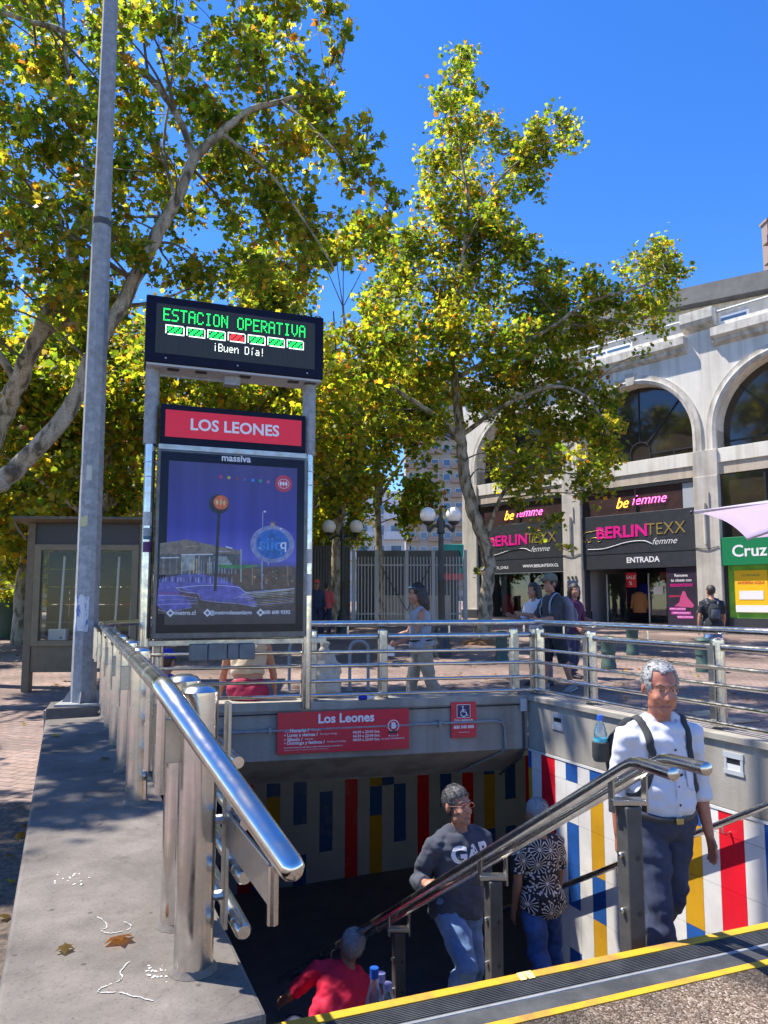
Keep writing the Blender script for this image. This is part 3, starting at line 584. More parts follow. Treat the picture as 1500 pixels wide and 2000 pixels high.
# centre double handrail
ch = thing('stair_handrail', 'double steel handrail on black square posts down the middle of the stairs', 'handrail', (0, 0, 0))
B1 = onY(1240, 1487, 3.0); B2 = onY(1297, 1481, 3.0); SL = V(A_.x, A_.y, -.622); SLN = SL.normalized(); bk_ = V(.30, -.93, .0).normalized()
for b, u, v in ((B1, 1316, 1512), (B2, 1380, 1502)):
    e = onY(u, v, 2.74); dd = (e-b).normalized()
    k = MB(); k.tube([b+SL*5.2, b+SL*.05, b+SL*.015+dd*.01, b+dd*.05, e, e+dd*.006], [.0255]*5+[.018], 18); k.build('rail', M['steel'], ch, 50)
mid = (B1+B2)/2; wv = (B2-B1); wv.z = 0; wv.normalize()
for i, t in enumerate((.13, 1.2, 2.43, 3.61)):
    c = mid+SL*t; zs = stepz(c); k = MB(); X = Matrix.Translation((c.x, c.y, 0)) @ Matrix.Rotation(math.atan2(ND.y, ND.x), 4, 'Z')
    k.box(-.038, .038, -.038, .038, zs-.02, c.z-.13, X); po = k.build('post', M['darksteel'], ch, 0, .006)
    for zz in (.3, .62):
        k = MB(); h = c.z-.13-(c.z-.13-zs)*zz; k.lathe([(.011, -.0392), (.011, .0392)], 12, (0, 0, 0), X @ Matrix.Translation((.01, 0, h)) @ Matrix.Rotation(R(90), 4, 'X')); k.build('bolt_hole', M['black'], po)
        k = MB(); k.lathe([(.012, 0), (.012, .012), (.006, .018)], 12, (0, 0, 0), X @ Matrix.Translation((-.038, 0, h+.01)) @ Matrix.Rotation(R(-90), 4, 'Y')); k.build('bolt', M['steel_dull'], po)
    k = MB(); a = c-wv*.075-V(0, 0, .115); b = c+wv*.075-V(0, 0, .115); k.beam(a, b, .06, .022); k.build('bracket', M['steel_dull'], po, 0, .002)
    for q in (c-wv*.07, c+wv*.07):
        k = MB(); k.beam(q-V(0, 0, .16), q-V(0, 0, .005), .010, .03, tuple(A_)); k.build('bracket_upright', M['steel_dull'], po, 0)
wh = thing('wall_handrail', 'single dark steel handrail running down the tiled right wall', 'handrail', tuple(BR))
a = wr(2.9, -.08, .21); b = wr(-.6, -.08, -1.84); k = MB(); k.tube([a, b], .024, 14); k.build('rail', M['steel'], wh)
for s in (2.3, 1.27, .3):
    z = .21-(2.9-s)*.5857; k = MB(); k.tube([wr(s, 0, z-.07), wr(s, -.05, z-.075), wr(s, -.078, z-.06), wr(s, -.08, z-.01)], .008, 8); br = k.build('bracket', M['steel'], wh)
# ------------------------------------------------------------------ station totem
TQ = V(-2.03, 6.135, 0); TA = R(19.5)
tt = thing('station_sign', 'tall station totem with black message board, red name panel and purple poster between two posts', 'sign', tuple(TQ), TA)
XC0, XC1 = 0.0, 1.42
for x in (XC0, XC1):
    k = MB(); k.tube([V(x, .06, CZ-.05 if x == XC1 else CZ-.05), V(x, .06, 2.74)], .046, 18); k.build('post', M['steel'], tt)
    k = MB(); k.tube([V(x, .06, 2.74), V(x, .06, 3.5)], .062, 18); k.build('post_sleeve', M['galv'], tt)
    for z in (2.45, 2.58): k = MB(); k.tube([V(x+.052*math.cos(t), .06+.052*math.sin(t), z) for t in [i*math.pi/8 for i in range(17)]], .005, 6, False); k.tube([V(x+(.05 if x == 0 else -.05), .05, z), V(x+(.13 if x == 0 else -.13), .05, z)], .005, 6); k.build('hose_clamp', M['steel'], tt)
k = MB(); k.box(-.075, 1.515, -.10, .22, 3.435, 4.035); b = k.build('message_board', M['navyframe'], tt, 0, .01)
k = MB(); k.box(.01, 1.43, -.103, -.099, 3.52, 3.965); k.build('screen', M['screen'], b, 0)
k = MB(); k.box(-.06, 1.5, -.085, .2, 3.415, 3.434); k.build('board_tray', M['lightmetal'], tt, 0)
for x in (.12, .36, .75, 1.2, 1.36): k = MB(); k.box(x, x+.1, -.04, .03, 3.409, 3.4145); k.build('cable_slot', M['black'], tt, 0)
k = MB(); k.box(.62, .76, .0, .09, 3.33, 3.413); k.build('cable_box', M['galv'], tt, 0); k = MB(); k.tube([V(.06, .05, 3.37), V(.62, .05, 3.37)], .014, 8); k.build('cable_pipe', M['galv'], tt)
for x in (.1, .72, 1.36): k = MB(); k.ell((x, -.104, 3.48), (.008, .005, .008), 8, 6); k.build('screw', M['lightmetal'], tt)
F5 = {'E': '11111 10000 10000 11110 10000 10000 11111', 'S': '01111 10000 10000 01110 00001 00001 11110', 'T': '11111 00100 00100 00100 00100 00100 00100', 'A': '01110 10001 10001 11111 10001 10001 10001', 'C': '01110 10001 10000 10000 10000 10001 01110', 'I': '01110 00100 00100 00100 00100 00100 01110', 'O': '01110 10001 10001 10001 10001 10001 01110', 'N': '10001 11001 10101 10101 10011 10001 10001', 'P': '11110 10001 10001 11110 10000 10000 10000', 'R': '11110 10001 10001 11110 10100 10010 10001', 'V': '10001 10001 10001 10001 10001 01010 00100', 'B': '11110 10001 10001 11110 10001 10001 11110', 'u': '00000 00000 10001 10001 10001 10011 01101', 'e': '00000 00000 01110 10001 11111 10000 01110', 'n': '00000 00000 10110 11001 10001 10001 10001', 'D': '11110 10001 10001 10001 10001 10001 11110', 'i': '00010 00100 00000 00100 00100 00100 00100', 'a': '00000 00000 01110 00001 01111 10001 01111', '!': '00100 00100 00100 00100 00100 00000 00100', '¡': '00100 00000 00100 00100 00100 00100 00100', ' ': '00000 '*7}
def dots(s, x0, z0, px, pz, m, y=-.1045):
    mb = MB()
    for i, ch_ in enumerate(s):
        for r, row in enumerate(F5[ch_].split()):
            for c, bit in enumerate(row):
                if bit == '1':
                    x = x0+(i*6+c)*px; z = z0-r*pz; mb.add([V(x, y, z), V(x+px*.82, y, z), V(x+px*.82, y, z+pz*.72), V(x, y, z+pz*.72)], [(0, 1, 2, 3)])
    return mb
stuff(dots('ESTACION OPERATIVA', .07, 3.915, .01185, .0165, 0).build('message_text', M['led_g'], b, 0))
stuff(dots('¡Buen Dia!', .50, 3.655, .0078, .0105, 0).build('message_text', M['led_w'], b, 0))
for i in range(7):
    x0 = .09+i*.179; k = MB()
    for (a0, a1, z0, z1) in ((x0, x0+.15, 3.772, 3.781), (x0+.02, x0+.16, 3.694, 3.703), (x0+.0, x0+.008, 3.703, 3.772), (x0+.152, x0+.16, 3.703, 3.772)): k.quad(V(a0, -.1045, z0), V(a1, -.1045, z0), V(a1, -.1045, z1), V(a0, -.1045, z1))
    k.build('train_outline', M['led_w'], b, 0); k = MB()
    for r in range(4):
        for c in range(9):
            if (r*3+c*5+i) % 4: k.quad(*[V(x0+.018+c*.0138+dx, -.1045, 3.71+r*.0145+dz) for dx, dz in ((0, 0), (.0115, 0), (.0115, .010), (0, .010))])
    k.build('train_block', M['led_r'] if i == 3 else M['led_g'], b, 0)
k = MB(); k.box(.075, 1.365, -.04, .11, 2.735, 3.09); b = k.build('name_panel', M['navyframe'], tt, 0, .006)
hp_m = mat('lightbox_red', (.62, .008, .03), rough=.35); hp_b = hp_m.node_tree.nodes['Principled BSDF']; hp_b.inputs['Emission Color'].default_value = (.8, .01, .03, 1); hp_b.inputs['Emission Strength'].default_value = .06
k = MB(); k.box(.115, 1.325, -.043, -.039, 2.80, 3.04); k.build('red_panel', hp_m, b, 0)
txt('LOS LEONES', .142, M['signwhite'], (.72, -.046, 2.918), b, .0035)
k = MB(); k.box(.065, 1.375, -.05, .115, 2.685, 2.733); k.build('panel_ledge', M['steel_dull'], tt, 0, .003)
k = MB(); k.box(.06, 1.38, -.055, .115, 1.05, 2.684)
b = k.build('poster_case', mat('dark_case', (.10, .10, .105), (.16, .16, .16), scale=12, rough=.4, metal=.6), tt, 0, .006)
k = MB(); k.box(.085, 1.355, -.060, -.054, 1.10, 2.665); k.build('poster_border', M['navyframe'], b, 0)
k = MB(); k.box(.155, 1.285, -.0635, -.0595, 1.17, 2.585); po_ = k.build('poster', M['poster'], b, 0)
def pp(u, v): return (.06+(u-15)/1480*1.32, 2.684-(v-20)/1840*1.634)
def flatm(name, pts, m, y=-.0645): k = MB(); flat(k, [pp(*p) for p in pts], y); o = k.build(name, m, b, 0); return o
cm = lambda n, c: mat(n, tuple(x*.6 for x in c), tuple(min(1, x*1.7) for x in c), scale=22, rough=.5, detail=8, lo=.3, hi=.7)
txt('massiva', .085, M['signwhite'], (pp(765, 0)[0], -.0625, pp(0, 82)[1]+.01), b, .002)
PR = {n: cm('print_'+n, c) for n, c in dict(slate=(.10, .095, .09), tan=(.22, .17, .12), dark=(.025, .022, .028), lite=(.32, .34, .30), green=(.06, .24, .07), violet=(.12, .11, .38), pale=(.36, .36, .48), brownl=(.12, .075, .05), redd=(.35, .03, .02), glow=(.80, .14, .04), blue=(.02, .13, .42), ring=(.22, .24, .40), warm=(.65, .45, .2), road=(.085, .065, .06)).items()}
flatm('roof_print', [(60, 945), (300, 900), (560, 950), (830, 1000), (820, 1030), (60, 1050)], PR['tan']); flatm('pavilion_print', [(60, 1050), (820, 1030), (820, 1180), (560, 1230), (60, 1250)], PR['slate'], -.0642)
for x in (90, 150, 210, 260, 330, 420, 520): flatm('column_print', [(x, 1060), (x+14, 1060), (x+14, 1240), (x, 1240)], PR['tan'] if x < 230 else PR['lite'], -.0646)
flatm('hall_print', [(265, 1060), (390, 1050), (390, 1200), (265, 1210)], PR['lite']); flatm('canopy_print', [(570, 1060), (690, 1055), (740, 1140), (600, 1150)], PR['lite'], -.0647); flatm('canopy_print', [(600, 1140), (840, 1140), (1080, 1140), (830, 1180), (620, 1170)], PR['green'], -.0648)
flatm('street_print', [(420, 1180), (1375, 1150), (1375, 1370), (880, 1385), (700, 1300), (420, 1250)], PR['brownl'], -.0641); flatm('road_print', [(60, 1390), (880, 1390), (1375, 1370), (1375, 1600), (60, 1620)], PR['road'], -.0641)
flatm('crowd_print', [(60, 1290), (250, 1245), (430, 1235), (620, 1260), (760, 1330), (820, 1370), (220, 1370), (60, 1380)], PR['violet'], -.0645); flatm('plaza_print', [(220, 1370), (800, 1340), (960, 1460), (1010, 1560), (820, 1520), (470, 1490), (430, 1430)], PR['violet'], -.0646); flatm('plaza_print', [(55, 1370), (200, 1370), (330, 1480), (370, 1560), (120, 1590), (50, 1540)], PR['violet'], -.0646)
for i in range(26): x = 70+i*27+random.uniform(-6, 6); h = random.uniform(30, 70); flatm('figure_print', [(x, 1330-h*.3+i*.8), (x+9, 1330-h*.3), (x+9, 1275-h*.2), (x, 1275-h*.2)], PR[random.choice(['pale', 'ring', 'dark'])], -.065)
for (x0, y0, x1, y1, wd, m) in ((1040, 600, 1045, 1220, 3, 'pale'), (1038, 970, 1046, 1380, 7, 'pale'), (830, 985, 835, 1310, 7, 'lite'), (1165, 760, 1185, 920, 6, 'warm'), (1103, 960, 1105, 1140, 5, 'pale'), (1300, 1140, 1305, 1330, 7, 'tan'), (945, 1130, 948, 1340, 6, 'tan')): flatm('lamp_post_print', [(x0-wd, y0), (x0+wd, y0), (x1+wd, y1), (x1-wd, y1)], PR[m], -.0652)
for (y0, y1, m) in ((1385, 1395, 'pale'), (1405, 1409, 'warm'), (1440, 1444, 'pale'), (1480, 1483, 'tan'), (1425, 1428, 'pale')): flatm('light_trail_print', [(880-(y0-1385)*2, y0+25), (1375, y0-20), (1375, y1-20), (880-(y0-1385)*2, y1+27)], PR[m], -.0651)
for i in range(30): x = random.uniform(860, 1370); y = random.uniform(1180, 1340); s = random.uniform(4, 13); flatm('city_light_print', [(x, y), (x+s, y), (x+s, y+s*1.5), (x, y+s*1.5)], PR[random.choice(['warm', 'pale', 'glow', 'redd', 'tan', 'lite'])], -.0653)
def trail(pts, m, wd=.0028, y=-.0654, name='light_trail_print'):
    P = catmull([V(pp(*p)[0], y, pp(*p)[1]) for p in pts], 5); k = MB()
    for i in range(len(P)-1): d = (P[i+1]-P[i]).normalized(); n = V(-d.z, 0, d.x)*wd/2; k.quad(P[i]-n, P[i+1]-n, P[i+1]+n, P[i]+n)
    k.build(name, m, b, 0)
trail([(205, 1365), (280, 1405), (430, 1430), (455, 1485), (620, 1508), (810, 1525), (1000, 1555)], PR['pale'], .006); trail([(60, 1580), (170, 1598), (370, 1560)], PR['pale'], .005); trail([(220, 1372), (500, 1345), (800, 1360), (930, 1420), (1375, 1372)], M['signwhite'], .004)
for q in range(9): y0 = 1395+q*17; trail([(870+q*9, y0+38), (1000, y0+22+random.uniform(-4, 4)), (1180, y0+8), (1372, y0-14+random.uniform(-8, 8))], PR[random.choice(['pale', 'warm', 'tan', 'glow', 'lite'])], random.uniform(.002, .006), -.06545-q*1e-6)
for q in range(7): trail([(60, 1400+q*22), (250, 1405+q*20), (420, 1440+q*14)], PR[['violet', 'redd', 'pale', 'violet', 'ring', 'violet', 'pale'][q]], .005, -.06548-q*1e-6)
for q in range(16): x = 270+q*34+random.uniform(-8, 8); y0 = random.uniform(1085, 1130); flatm('window_glow_print', [(x, y0), (x+random.uniform(5, 13), y0), (x+9, 1228), (x, 1232)], PR[random.choice(['pale', 'lite', 'warm', 'ring'])], -.0647)
trail([(70, 1085), (240, 1078)], M['signwhite'], .008); trail([(260, 1052), (390, 1046), (560, 1040)], M['signwhite'], .009); trail([(300, 968), (420, 962)], PR['warm'], .006); trail([(600, 1012), (720, 1008)], PR['pale'], .006); trail([(680, 962), (745, 978)], M['signwhite'], .010)
for (u_, v_) in ((1060, 596), (1017, 968), (1225, 765)): k = MB(); disc(k, pp(u_, v_), .012, -.0659, 12, ry=.009); k.build('lamp_glow_print', M['signwhite'], b, 0)
k = MB(); flat(k, [pp(*p) for p in ((592, 640), (622, 640), (600, 1400), (572, 1400))], -.0655); k.build('mast_print', PR['dark'], b, 0)
def pdisc(name, u, v, r, m, y, ry=None, r0=0): k = MB(); c = pp(u, v); disc(k, c, r*1.32/1480, y, 28, ry=(ry or r)*1.634/1840, r0=r0*1.32/1480); k.build(name, m, b, 0)
pdisc('disc_print', 605, 540, 98, PR['dark'], -.0656); pdisc('disc_print', 625, 522, 72, PR['glow'], -.0658); 
for dx in (-32, 2, 36): k = MB(); c = pp(620+dx, 520); flat(k, [(c[0], c[1]+.03), (c[0]+.013, c[1]), (c[0], c[1]-.03), (c[0]-.013, c[1])], -.066); k.build('diamond_print', PR['warm'], b, 0)
pdisc('logo_disc', 1249, 300, 87, M['red_sign'], -.0656); pdisc('logo_ring', 1249, 300, 58, M['signwhite'], -.0658, 50, 53)
for dx in (-28, 0, 28): k = MB(); c = pp(1247+dx, 300); flat(k, [(c[0], c[1]+.026), (c[0]+.0125, c[1]), (c[0], c[1]-.026), (c[0]-.0125, c[1])], -.066); k.build('logo_diamond', M['signwhite'], b, 0)
for x, c in zip((618, 697, 778, 855, 936, 1012, 1090), ((.5, .04, .1), (.7, .5, .1), (.22, .06, .1), (.10, .07, .2), (.03, .22, .6), (.03, .35, .2), (.35, .12, .3))): pdisc('line_dot', x, 265+(x-618)*.05, 17, cm('dot', c), -.0656)
pdisc('roundel', 1145, 925, 225, PR['ring'], -.0654, 190); pdisc('roundel', 1145, 925, 168, PR['blue'], -.0656, 150)  # reflection of a roundel opposite, painted onto the poster as flat discs
txt('siiq', .17, cm('print_lightblue', (.05, .25, .55)), (pp(1130, 0)[0], -.066, pp(0, 930)[1]), b, .001); txt('q', .13, M['signwhite'], (pp(1254, 0)[0], -.0664, pp(0, 925)[1]), b, .001)  # mirrored letters of the painted roundel reflection
k = MB(); c = pp(1143, 725)
for i in range(8): t = i*math.pi/8; d = (math.cos(t)*.045*(1 if i % 2 else .6), math.sin(t)*.045*(1 if i % 2 else .6)); nn = (-math.sin(t)*.003, math.cos(t)*.003); flat(k, [(c[0]-d[0], c[1]-d[1]), (c[0]+nn[0], c[1]+nn[1]), (c[0]+d[0], c[1]+d[1]), (c[0]-nn[0], c[1]-nn[1])], -.0662-.00002*i)
k.build('starburst_print', PR['warm'], b, 0)
for (x, s, tx, tw) in ((173, 'metro.cl', 310, .072), (518, '@metrodesantiago', 742, .066), (1033, '600 600 9292', 1196, .062)):
    k = MB(); c = pp(x, 1612); flat(k, [(c[0], c[1]+.036), (c[0]+.036, c[1]), (c[0], c[1]-.036), (c[0]-.036, c[1])], -.0658); k.build('contact_icon', M['signwhite'], b, 0)
    k = MB(); disc(k, c, .013, -.066, 10); k.build('icon_mark', PR['slate'], b, 0); txt(s, tw*.72, M['signwhite'], (pp(tx, 0)[0], -.0658, c[1]), b, .001)
k = MB(); k.box(.07, 1.37, -.0685, -.0670, 1.09, 2.67); k.build('cover_glass', glass('poster_glass', (.97, .97, .98), .003, .015, .12), b, 0)
k = MB(); k.box(-.2, 1.6, .03, .09, .985, 1.035); k.build('support_bar', M['steel_dull'], tt, 0, .004)
for i, x in enumerate((.37, .525, .69, .79)): k = MB(); k.box(x, x+(.15, .16, .095, .14)[i], -.06, .05, .86, 1.0); k.build('cable_tray', M['panel_grey'], tt, 0, .012)
k = MB(); k.box(-.04, .02, -.004, .002, 1.95, 2.07); 
for (z0, z1, c) in ((2.02, 2.14, (.6, .6, .58)), (1.9, 2.0, (.35, .38, .42)), (1.79, 1.88, (.12, .03, .14)), (1.9, 1.93, (.1, .3, .5))):
    k = MB(); k.add([V(.0475*math.cos(t), .06+.0475*math.sin(t), z) for z in (z0, z1) for t in [R(a) for a in range(220, 325, 15)]], [(i, i+1, i+8, i+7) for i in range(6)]); k.build('sticker', mat('sticker', c, tuple(x*.6 for x in c), scale=50), tt)
for z0, z1 in ((1.72, 1.85), (1.42, 1.62)):
    k = MB(); k.add([V(1.42+.0475*math.cos(t), .06+.0475*math.sin(t), z) for z in (z0, z1) for t in [R(a) for a in range(220, 325, 15)]], [(i, i+1, i+8, i+7) for i in range(6)]); k.build('sticker', mat('paper_sticker', (.62, .6, .58), (.5, .45, .45), scale=30), tt)
# ------------------------------------------------------------------ grey pole
po = thing('lamp_column', 'tall grey octagonal street pole with torn posters standing on the concrete plinth', 'pole', tuple(POLE), R(12))
k = MB(); k.tube([V(0, 0, 0), V(.0, 0, 4.3)], [.105, .082], 8); k.build('shaft', M['galv'], po, 20)
k = MB(); k.tube([V(0, 0, 4.3), V(.0, 0, 10)], [.078, .05], 8); k.build('upper_shaft', M['galv'], po, 20)
k = MB(); k.tube([V(0, 0, 4.27), V(.0, 0, 4.33)], [.0845, .0845], 8); k.build('joint_collar', M['darksteel'], po, 20)
k = MB(); k.box(-.19, .19, -.19, .19, 0, .018); k.build('base_plate', M['galv'], po, 0)
for i in range(4):
    X = Matrix.Rotation(R(45*0+90*i), 4, 'Z'); k = MB(); k.add([X @ V(.09, s, z) for s in (-.006, .006) for z in (.018, .14)]+[X @ V(.17, s, .018) for s in (-.006, .006)], [(0, 4, 1), (2, 3, 5), (0, 1, 3, 2), (1, 4, 5, 3), (0, 2, 5, 4)]); k.build('gusset', M['galv'], po, 0)
pr = mat('torn_poster', (.62, .62, .62), (.10, .16, .38), scale=26, rough=.8, lo=.5, hi=.62, detail=3, stretch=(1, 1, .35)); pr2 = mat('scraped_paper', (.42, .42, .41), (.25, .26, .27), scale=18, rough=.8)
def wrap(z0, z1, a0, a1, m, name='poster_scrap', e=.0015):
    k = MB(); vs = []; n = 8
    for j in range(7):
        z = z0+(z1-z0)*j/6; r = (.105-.023*z/4.3)
        for i in range(n+1):
            a = R(a0+(a1-a0)*i/n); aa = (a+R(360)) % (math.pi/4); rr = r*math.cos(math.pi/8)/math.cos(aa-math.pi/8)+e
            vs.append(V(rr*math.cos(a)+0, rr*math.sin(a), z+random.uniform(-.012, .012)*(j in (0, 6))))
    k.add(vs, [(j*(n+1)+i, j*(n+1)+i+1, (j+1)*(n+1)+i+1, (j+1)*(n+1)+i) for j in range(6) for i in range(n)]); k.build(name, m, po)
wrap(.62, .92, 205, 290, pr); wrap(.95, 1.35, 235, 292, pr2); wrap(1.52, 1.60, 225, 268, mat('yellow_sticker', (.5, .47, .25)), 'sticker', .002); wrap(1.92, 2.05, 250, 280, mat('pale_sticker', (.5, .48, .4)), 'sticker'); wrap(2.25, 2.42, 235, 285, pr2); wrap(1.70, 1.75, 250, 285, pr2)
# ------------------------------------------------------------------ kiosk shelter
KP = ong(48, 1352); kz = KP.z
ks = thing('bus_shelter', 'olive brown bus shelter with a glazed display case and grey backing panels', 'bus shelter', tuple(KP), R(4))
KW, KH = 1.62, 2.5
for x in (0, KW): k = MB(); k.box(x-.06, x+.05, 0, .14, 0, KH-.02); k.build('leg', M['bronze'], ks, 0, .008)
for x in (0, KW): k = MB(); k.box(x-.04, x+.04, 1.2, 1.3, .3, KH-.02); k.build('rear_leg', M['bronze'], ks, 0)
k = MB(); k.box(.052, KW-.062, .02, .12, .28, .66); k.build('lower_panel', M['bronze'], ks, 0, .004)
for (x0, x1, z0, z1) in ((.052, .15, .66, 2.15), (KW-.16, KW-.062, .66, 2.15), (.15, KW-.16, .66, .74), (.15, KW-.16, 2.06, 2.15)): k = MB(); k.box(x0, x1, -.012, .12, z0, z1); k.build('frame_bar', mat('bronze_frame', (.20, .16, .09), (.16, .12, .07), scale=7, rough=.45), ks, 0, .004)
k = MB(); k.box(.052, KW-.062, .03, .12, 2.15, KH-.03); k.build('header_panel', mat('dark_header', (.05, .05, .05)), ks, 0)
k = MB(); k.box(.15, KW-.16, .02, .03, .74, 2.06); k.build('pane', M['glass'], ks, 0)
for i in range(5):
    for j in range(4): x0 = .15+j*.33; k = MB(); k.box(x0+.006, x0+.324, .26, .285, .74+i*.265, .74+i*.265+.25); k.build('backing_panel', mat('shelter_backing', (.06, .055, .046), (.035, .032, .028), scale=3, rough=.8), ks, 0)
for x in (.40, 1.2, 1.42): k = MB(); k.tube([V(x, .15, .9 if x < 1 else .8), V(x+.03, .15, 1.98)], .017, 8); k.build('tube_light', M['white_paint'], ks)
k = MB(); k.box(.25, .5, .12, .25, .741, .9); k.build('ballast_box', M['white_paint'], ks, 0)
k = MB()
for i in range(9): x = random.uniform(.2, .9); k.ell((x, .18+random.uniform(-.03, .05), .775), (.05, .04, .03), 8, 5)
stuff(k.build('crumpled_paper', M['panel_grey'], ks))
k = MB(); k.sweep([(-.16, KH+.05), (-.19, KH+.01), (-.10, KH-.03), (1.5, KH-.03), (1.75, KH+.06), (1.5, KH+.10), (.3, KH+.09)], lambda p: V(-.22, p[0], p[1]), lambda p: V(KW+.72, p[0], p[1])); k.build('roof', M['bronze'], ks, 0, .006)
k = MB(); k.tube(catmull([V(-.22, -.1, KH+.05), V(-.2, -.1, KH-.05), V(-.14, -.1, KH-.16), V(-.06, -.06, KH-.28)], 4), .018, 8); k.build('roof_bracket', M['bronze'], ks)
for y in (.1, .6, 1.1): k = MB(); k.beam(V(KW, y, KH-.30), V(KW+.68, y, KH-.05), .03, .05); k.beam(V(KW, y, KH-.06), V(KW+.7, y, KH-.045), .03, .03); k.build('roof_bracket', M['bronze'], ks, 0)
k = MB(); k.box(KW+.1, KW+.5, .35, .41, KH-.10, KH-.05); k.build('lamp_strip', M['trim'], ks, 0)
# ------------------------------------------------------------------ red signs on the beam
bang = math.atan2(BD.y, BD.x)
s0 = onplane(541, 1434, BL-BN*.04, BD); s1 = onplane(799, 1425, BL-BN*.04, BD); SW = (s1-s0).length
zt = onplane(670, 1388, BL-BN*.04, BD).z; zb = onplane(670, 1468, BL-BN*.04, BD).z; hm = (zt+zb)/2; hh = (zt-zb)/2
sg = thing('station_plate', 'wide red station sign with opening hours in white lettering fixed to the beam', 'sign', ((s0.x+s1.x)/2, (s0.y+s1.y)/2, hm), bang)
k = MB(); k.box(-SW/2, SW/2, 0, .02, -hh, hh); k.build('plate', M['red_sign'], sg, 0, .003)
def sx(u): return (u-420)/710*SW
def sz(v): return hh-(v-5)/235*2*hh*.98
txt('Los Leones', .115, M['signwhite'], (.0+sx(430), -.0015, sz(50)), sg, .003)
for s, v, sub in (('Horario /', 112, 'Timetable'), ('• Lunes a viernes /', 137, 'Monday to Friday'), ('• Sábado /', 162, 'Saturday'), ('• Domingo y festivos /', 183, 'Sunday and holidays')):
    t_ = txt(s, .046 if v < 120 else .041, M['signwhite'], (sx(130 if v < 120 else 102), -.0015, sz(v)), sg, .001, align='LEFT'); wdt = max(q.co.x for q in t_.data.vertices); txt(sub, .022, M['signwhite'], (sx(130 if v < 120 else 102)+wdt+.02, -.0015, sz(v)), sg, .0, align='LEFT', smoothres=1)
k = MB(); k.box(sx(104), sx(127), -.0015, 0, sz(122), sz(102)); k.build('sign_icon', mat('icon_pink', (.55, .2, .25)), sg, 0)
for s, v in (('06:00 a 23:00 hrs.', 135), ('06:30 a 23:00 hrs.', 158), ('08:00 a 23:00 hrs.', 180)): txt(s, .036, M['signwhite'], (sx(540), -.0015, sz(v)), sg, .0008, smoothres=1)
txt('Los horarios de apertura están sujetos a cambios. Más información en www.metro.cl', .0155, M['signwhite'], (sx(102), -.0015, sz(208)), sg, .0003, align='LEFT', smoothres=1); txt('Opening hours are subject to change. More information at www.metro.cl', .0135, M['signwhite'], (sx(102), -.0015, sz(222)), sg, 0, align='LEFT', smoothres=1)
k = MB(); disc(k, (sx(688), sz(105)), .055, -.0012, 26, r0=.047); k.build('ring_mark', M['signwhite'], sg, 0); txt('B', .075, M['signwhite'], (sx(688), -.0015, sz(105)), sg, .004)
txt('asm', .05, M['black'], (sx(683), -.0025, sz(140)), sg, .002, .3); txt('Acceso B', .026, M['signwhite'], (sx(688), -.0015, sz(163)), sg, 0, smoothres=1); txt('Av. Suecia / Providencia Sur', .0195, M['signwhite'], (sx(685), -.0015, sz(180)), sg, .0003, smoothres=1)
a0 = onplane(881, 1408, BL-BN*.03, BD); a1 = onplane(930, 1406, BL-BN*.03, BD); AW = (a1-a0).length; zt = onplane(905, 1371, BL-BN*.03, BD).z; zb = onplane(905, 1441, BL-BN*.03, BD).z; hh2 = (zt-zb)/2
ag = thing('access_sign', 'small red assistance sign with a white wheelchair symbol on a dark square', 'sign', ((a0.x+a1.x)/2, (a0.y+a1.y)/2, (zt+zb)/2), bang)
k = MB(); k.box(-AW/2, AW/2, 0, .02, -hh2, hh2); k.build('plate', M['red_sign'], ag, 0, .003)
k = MB(); k.box(-.068, .068, -.0012, 0, .02, .145); k.build('symbol_border', M['signwhite'], ag, 0); k = MB(); k.box(-.063, .063, -.0024, -.0012, .025, .14); k.build('symbol_square', mat('symbol_navy', (.05, .03, .09)), ag, 0)
k = MB(); k.tube([V(.0+.03*math.cos(t), -.003, .062+.03*math.sin(t)) for t in [R(a) for a in range(110, 390, 20)]], .0045, 6); k.tube([V(-.008, -.003, .112), V(-.006, -.003, .075), V(.022, -.003, .073), V(.034, -.003, .042), V(.046, -.003, .045)], .0055, 6); k.tube([V(-.006, -.003, .095), V(.018, -.003, .092)], .0045, 6); k.ell((-.008, -.003, .124), (.009, .002, .009), 10, 6); k.build('wheelchair_symbol', M['signwhite'], ag)
txt('Fono asistencia', .030, M['signwhite'], (0, -.0015, .0), ag, .0006, smoothres=1); txt('Telephone assistance', .017, M['signwhite'], (0, -.0015, -.028), ag, 0, smoothres=1); txt('800 540 800', .040, M['signwhite'], (0, -.0015, -.068), ag, .0014); txt('www.metro.cl', .018, M['signwhite'], (0, -.0015, -.115), ag, 0, smoothres=1)
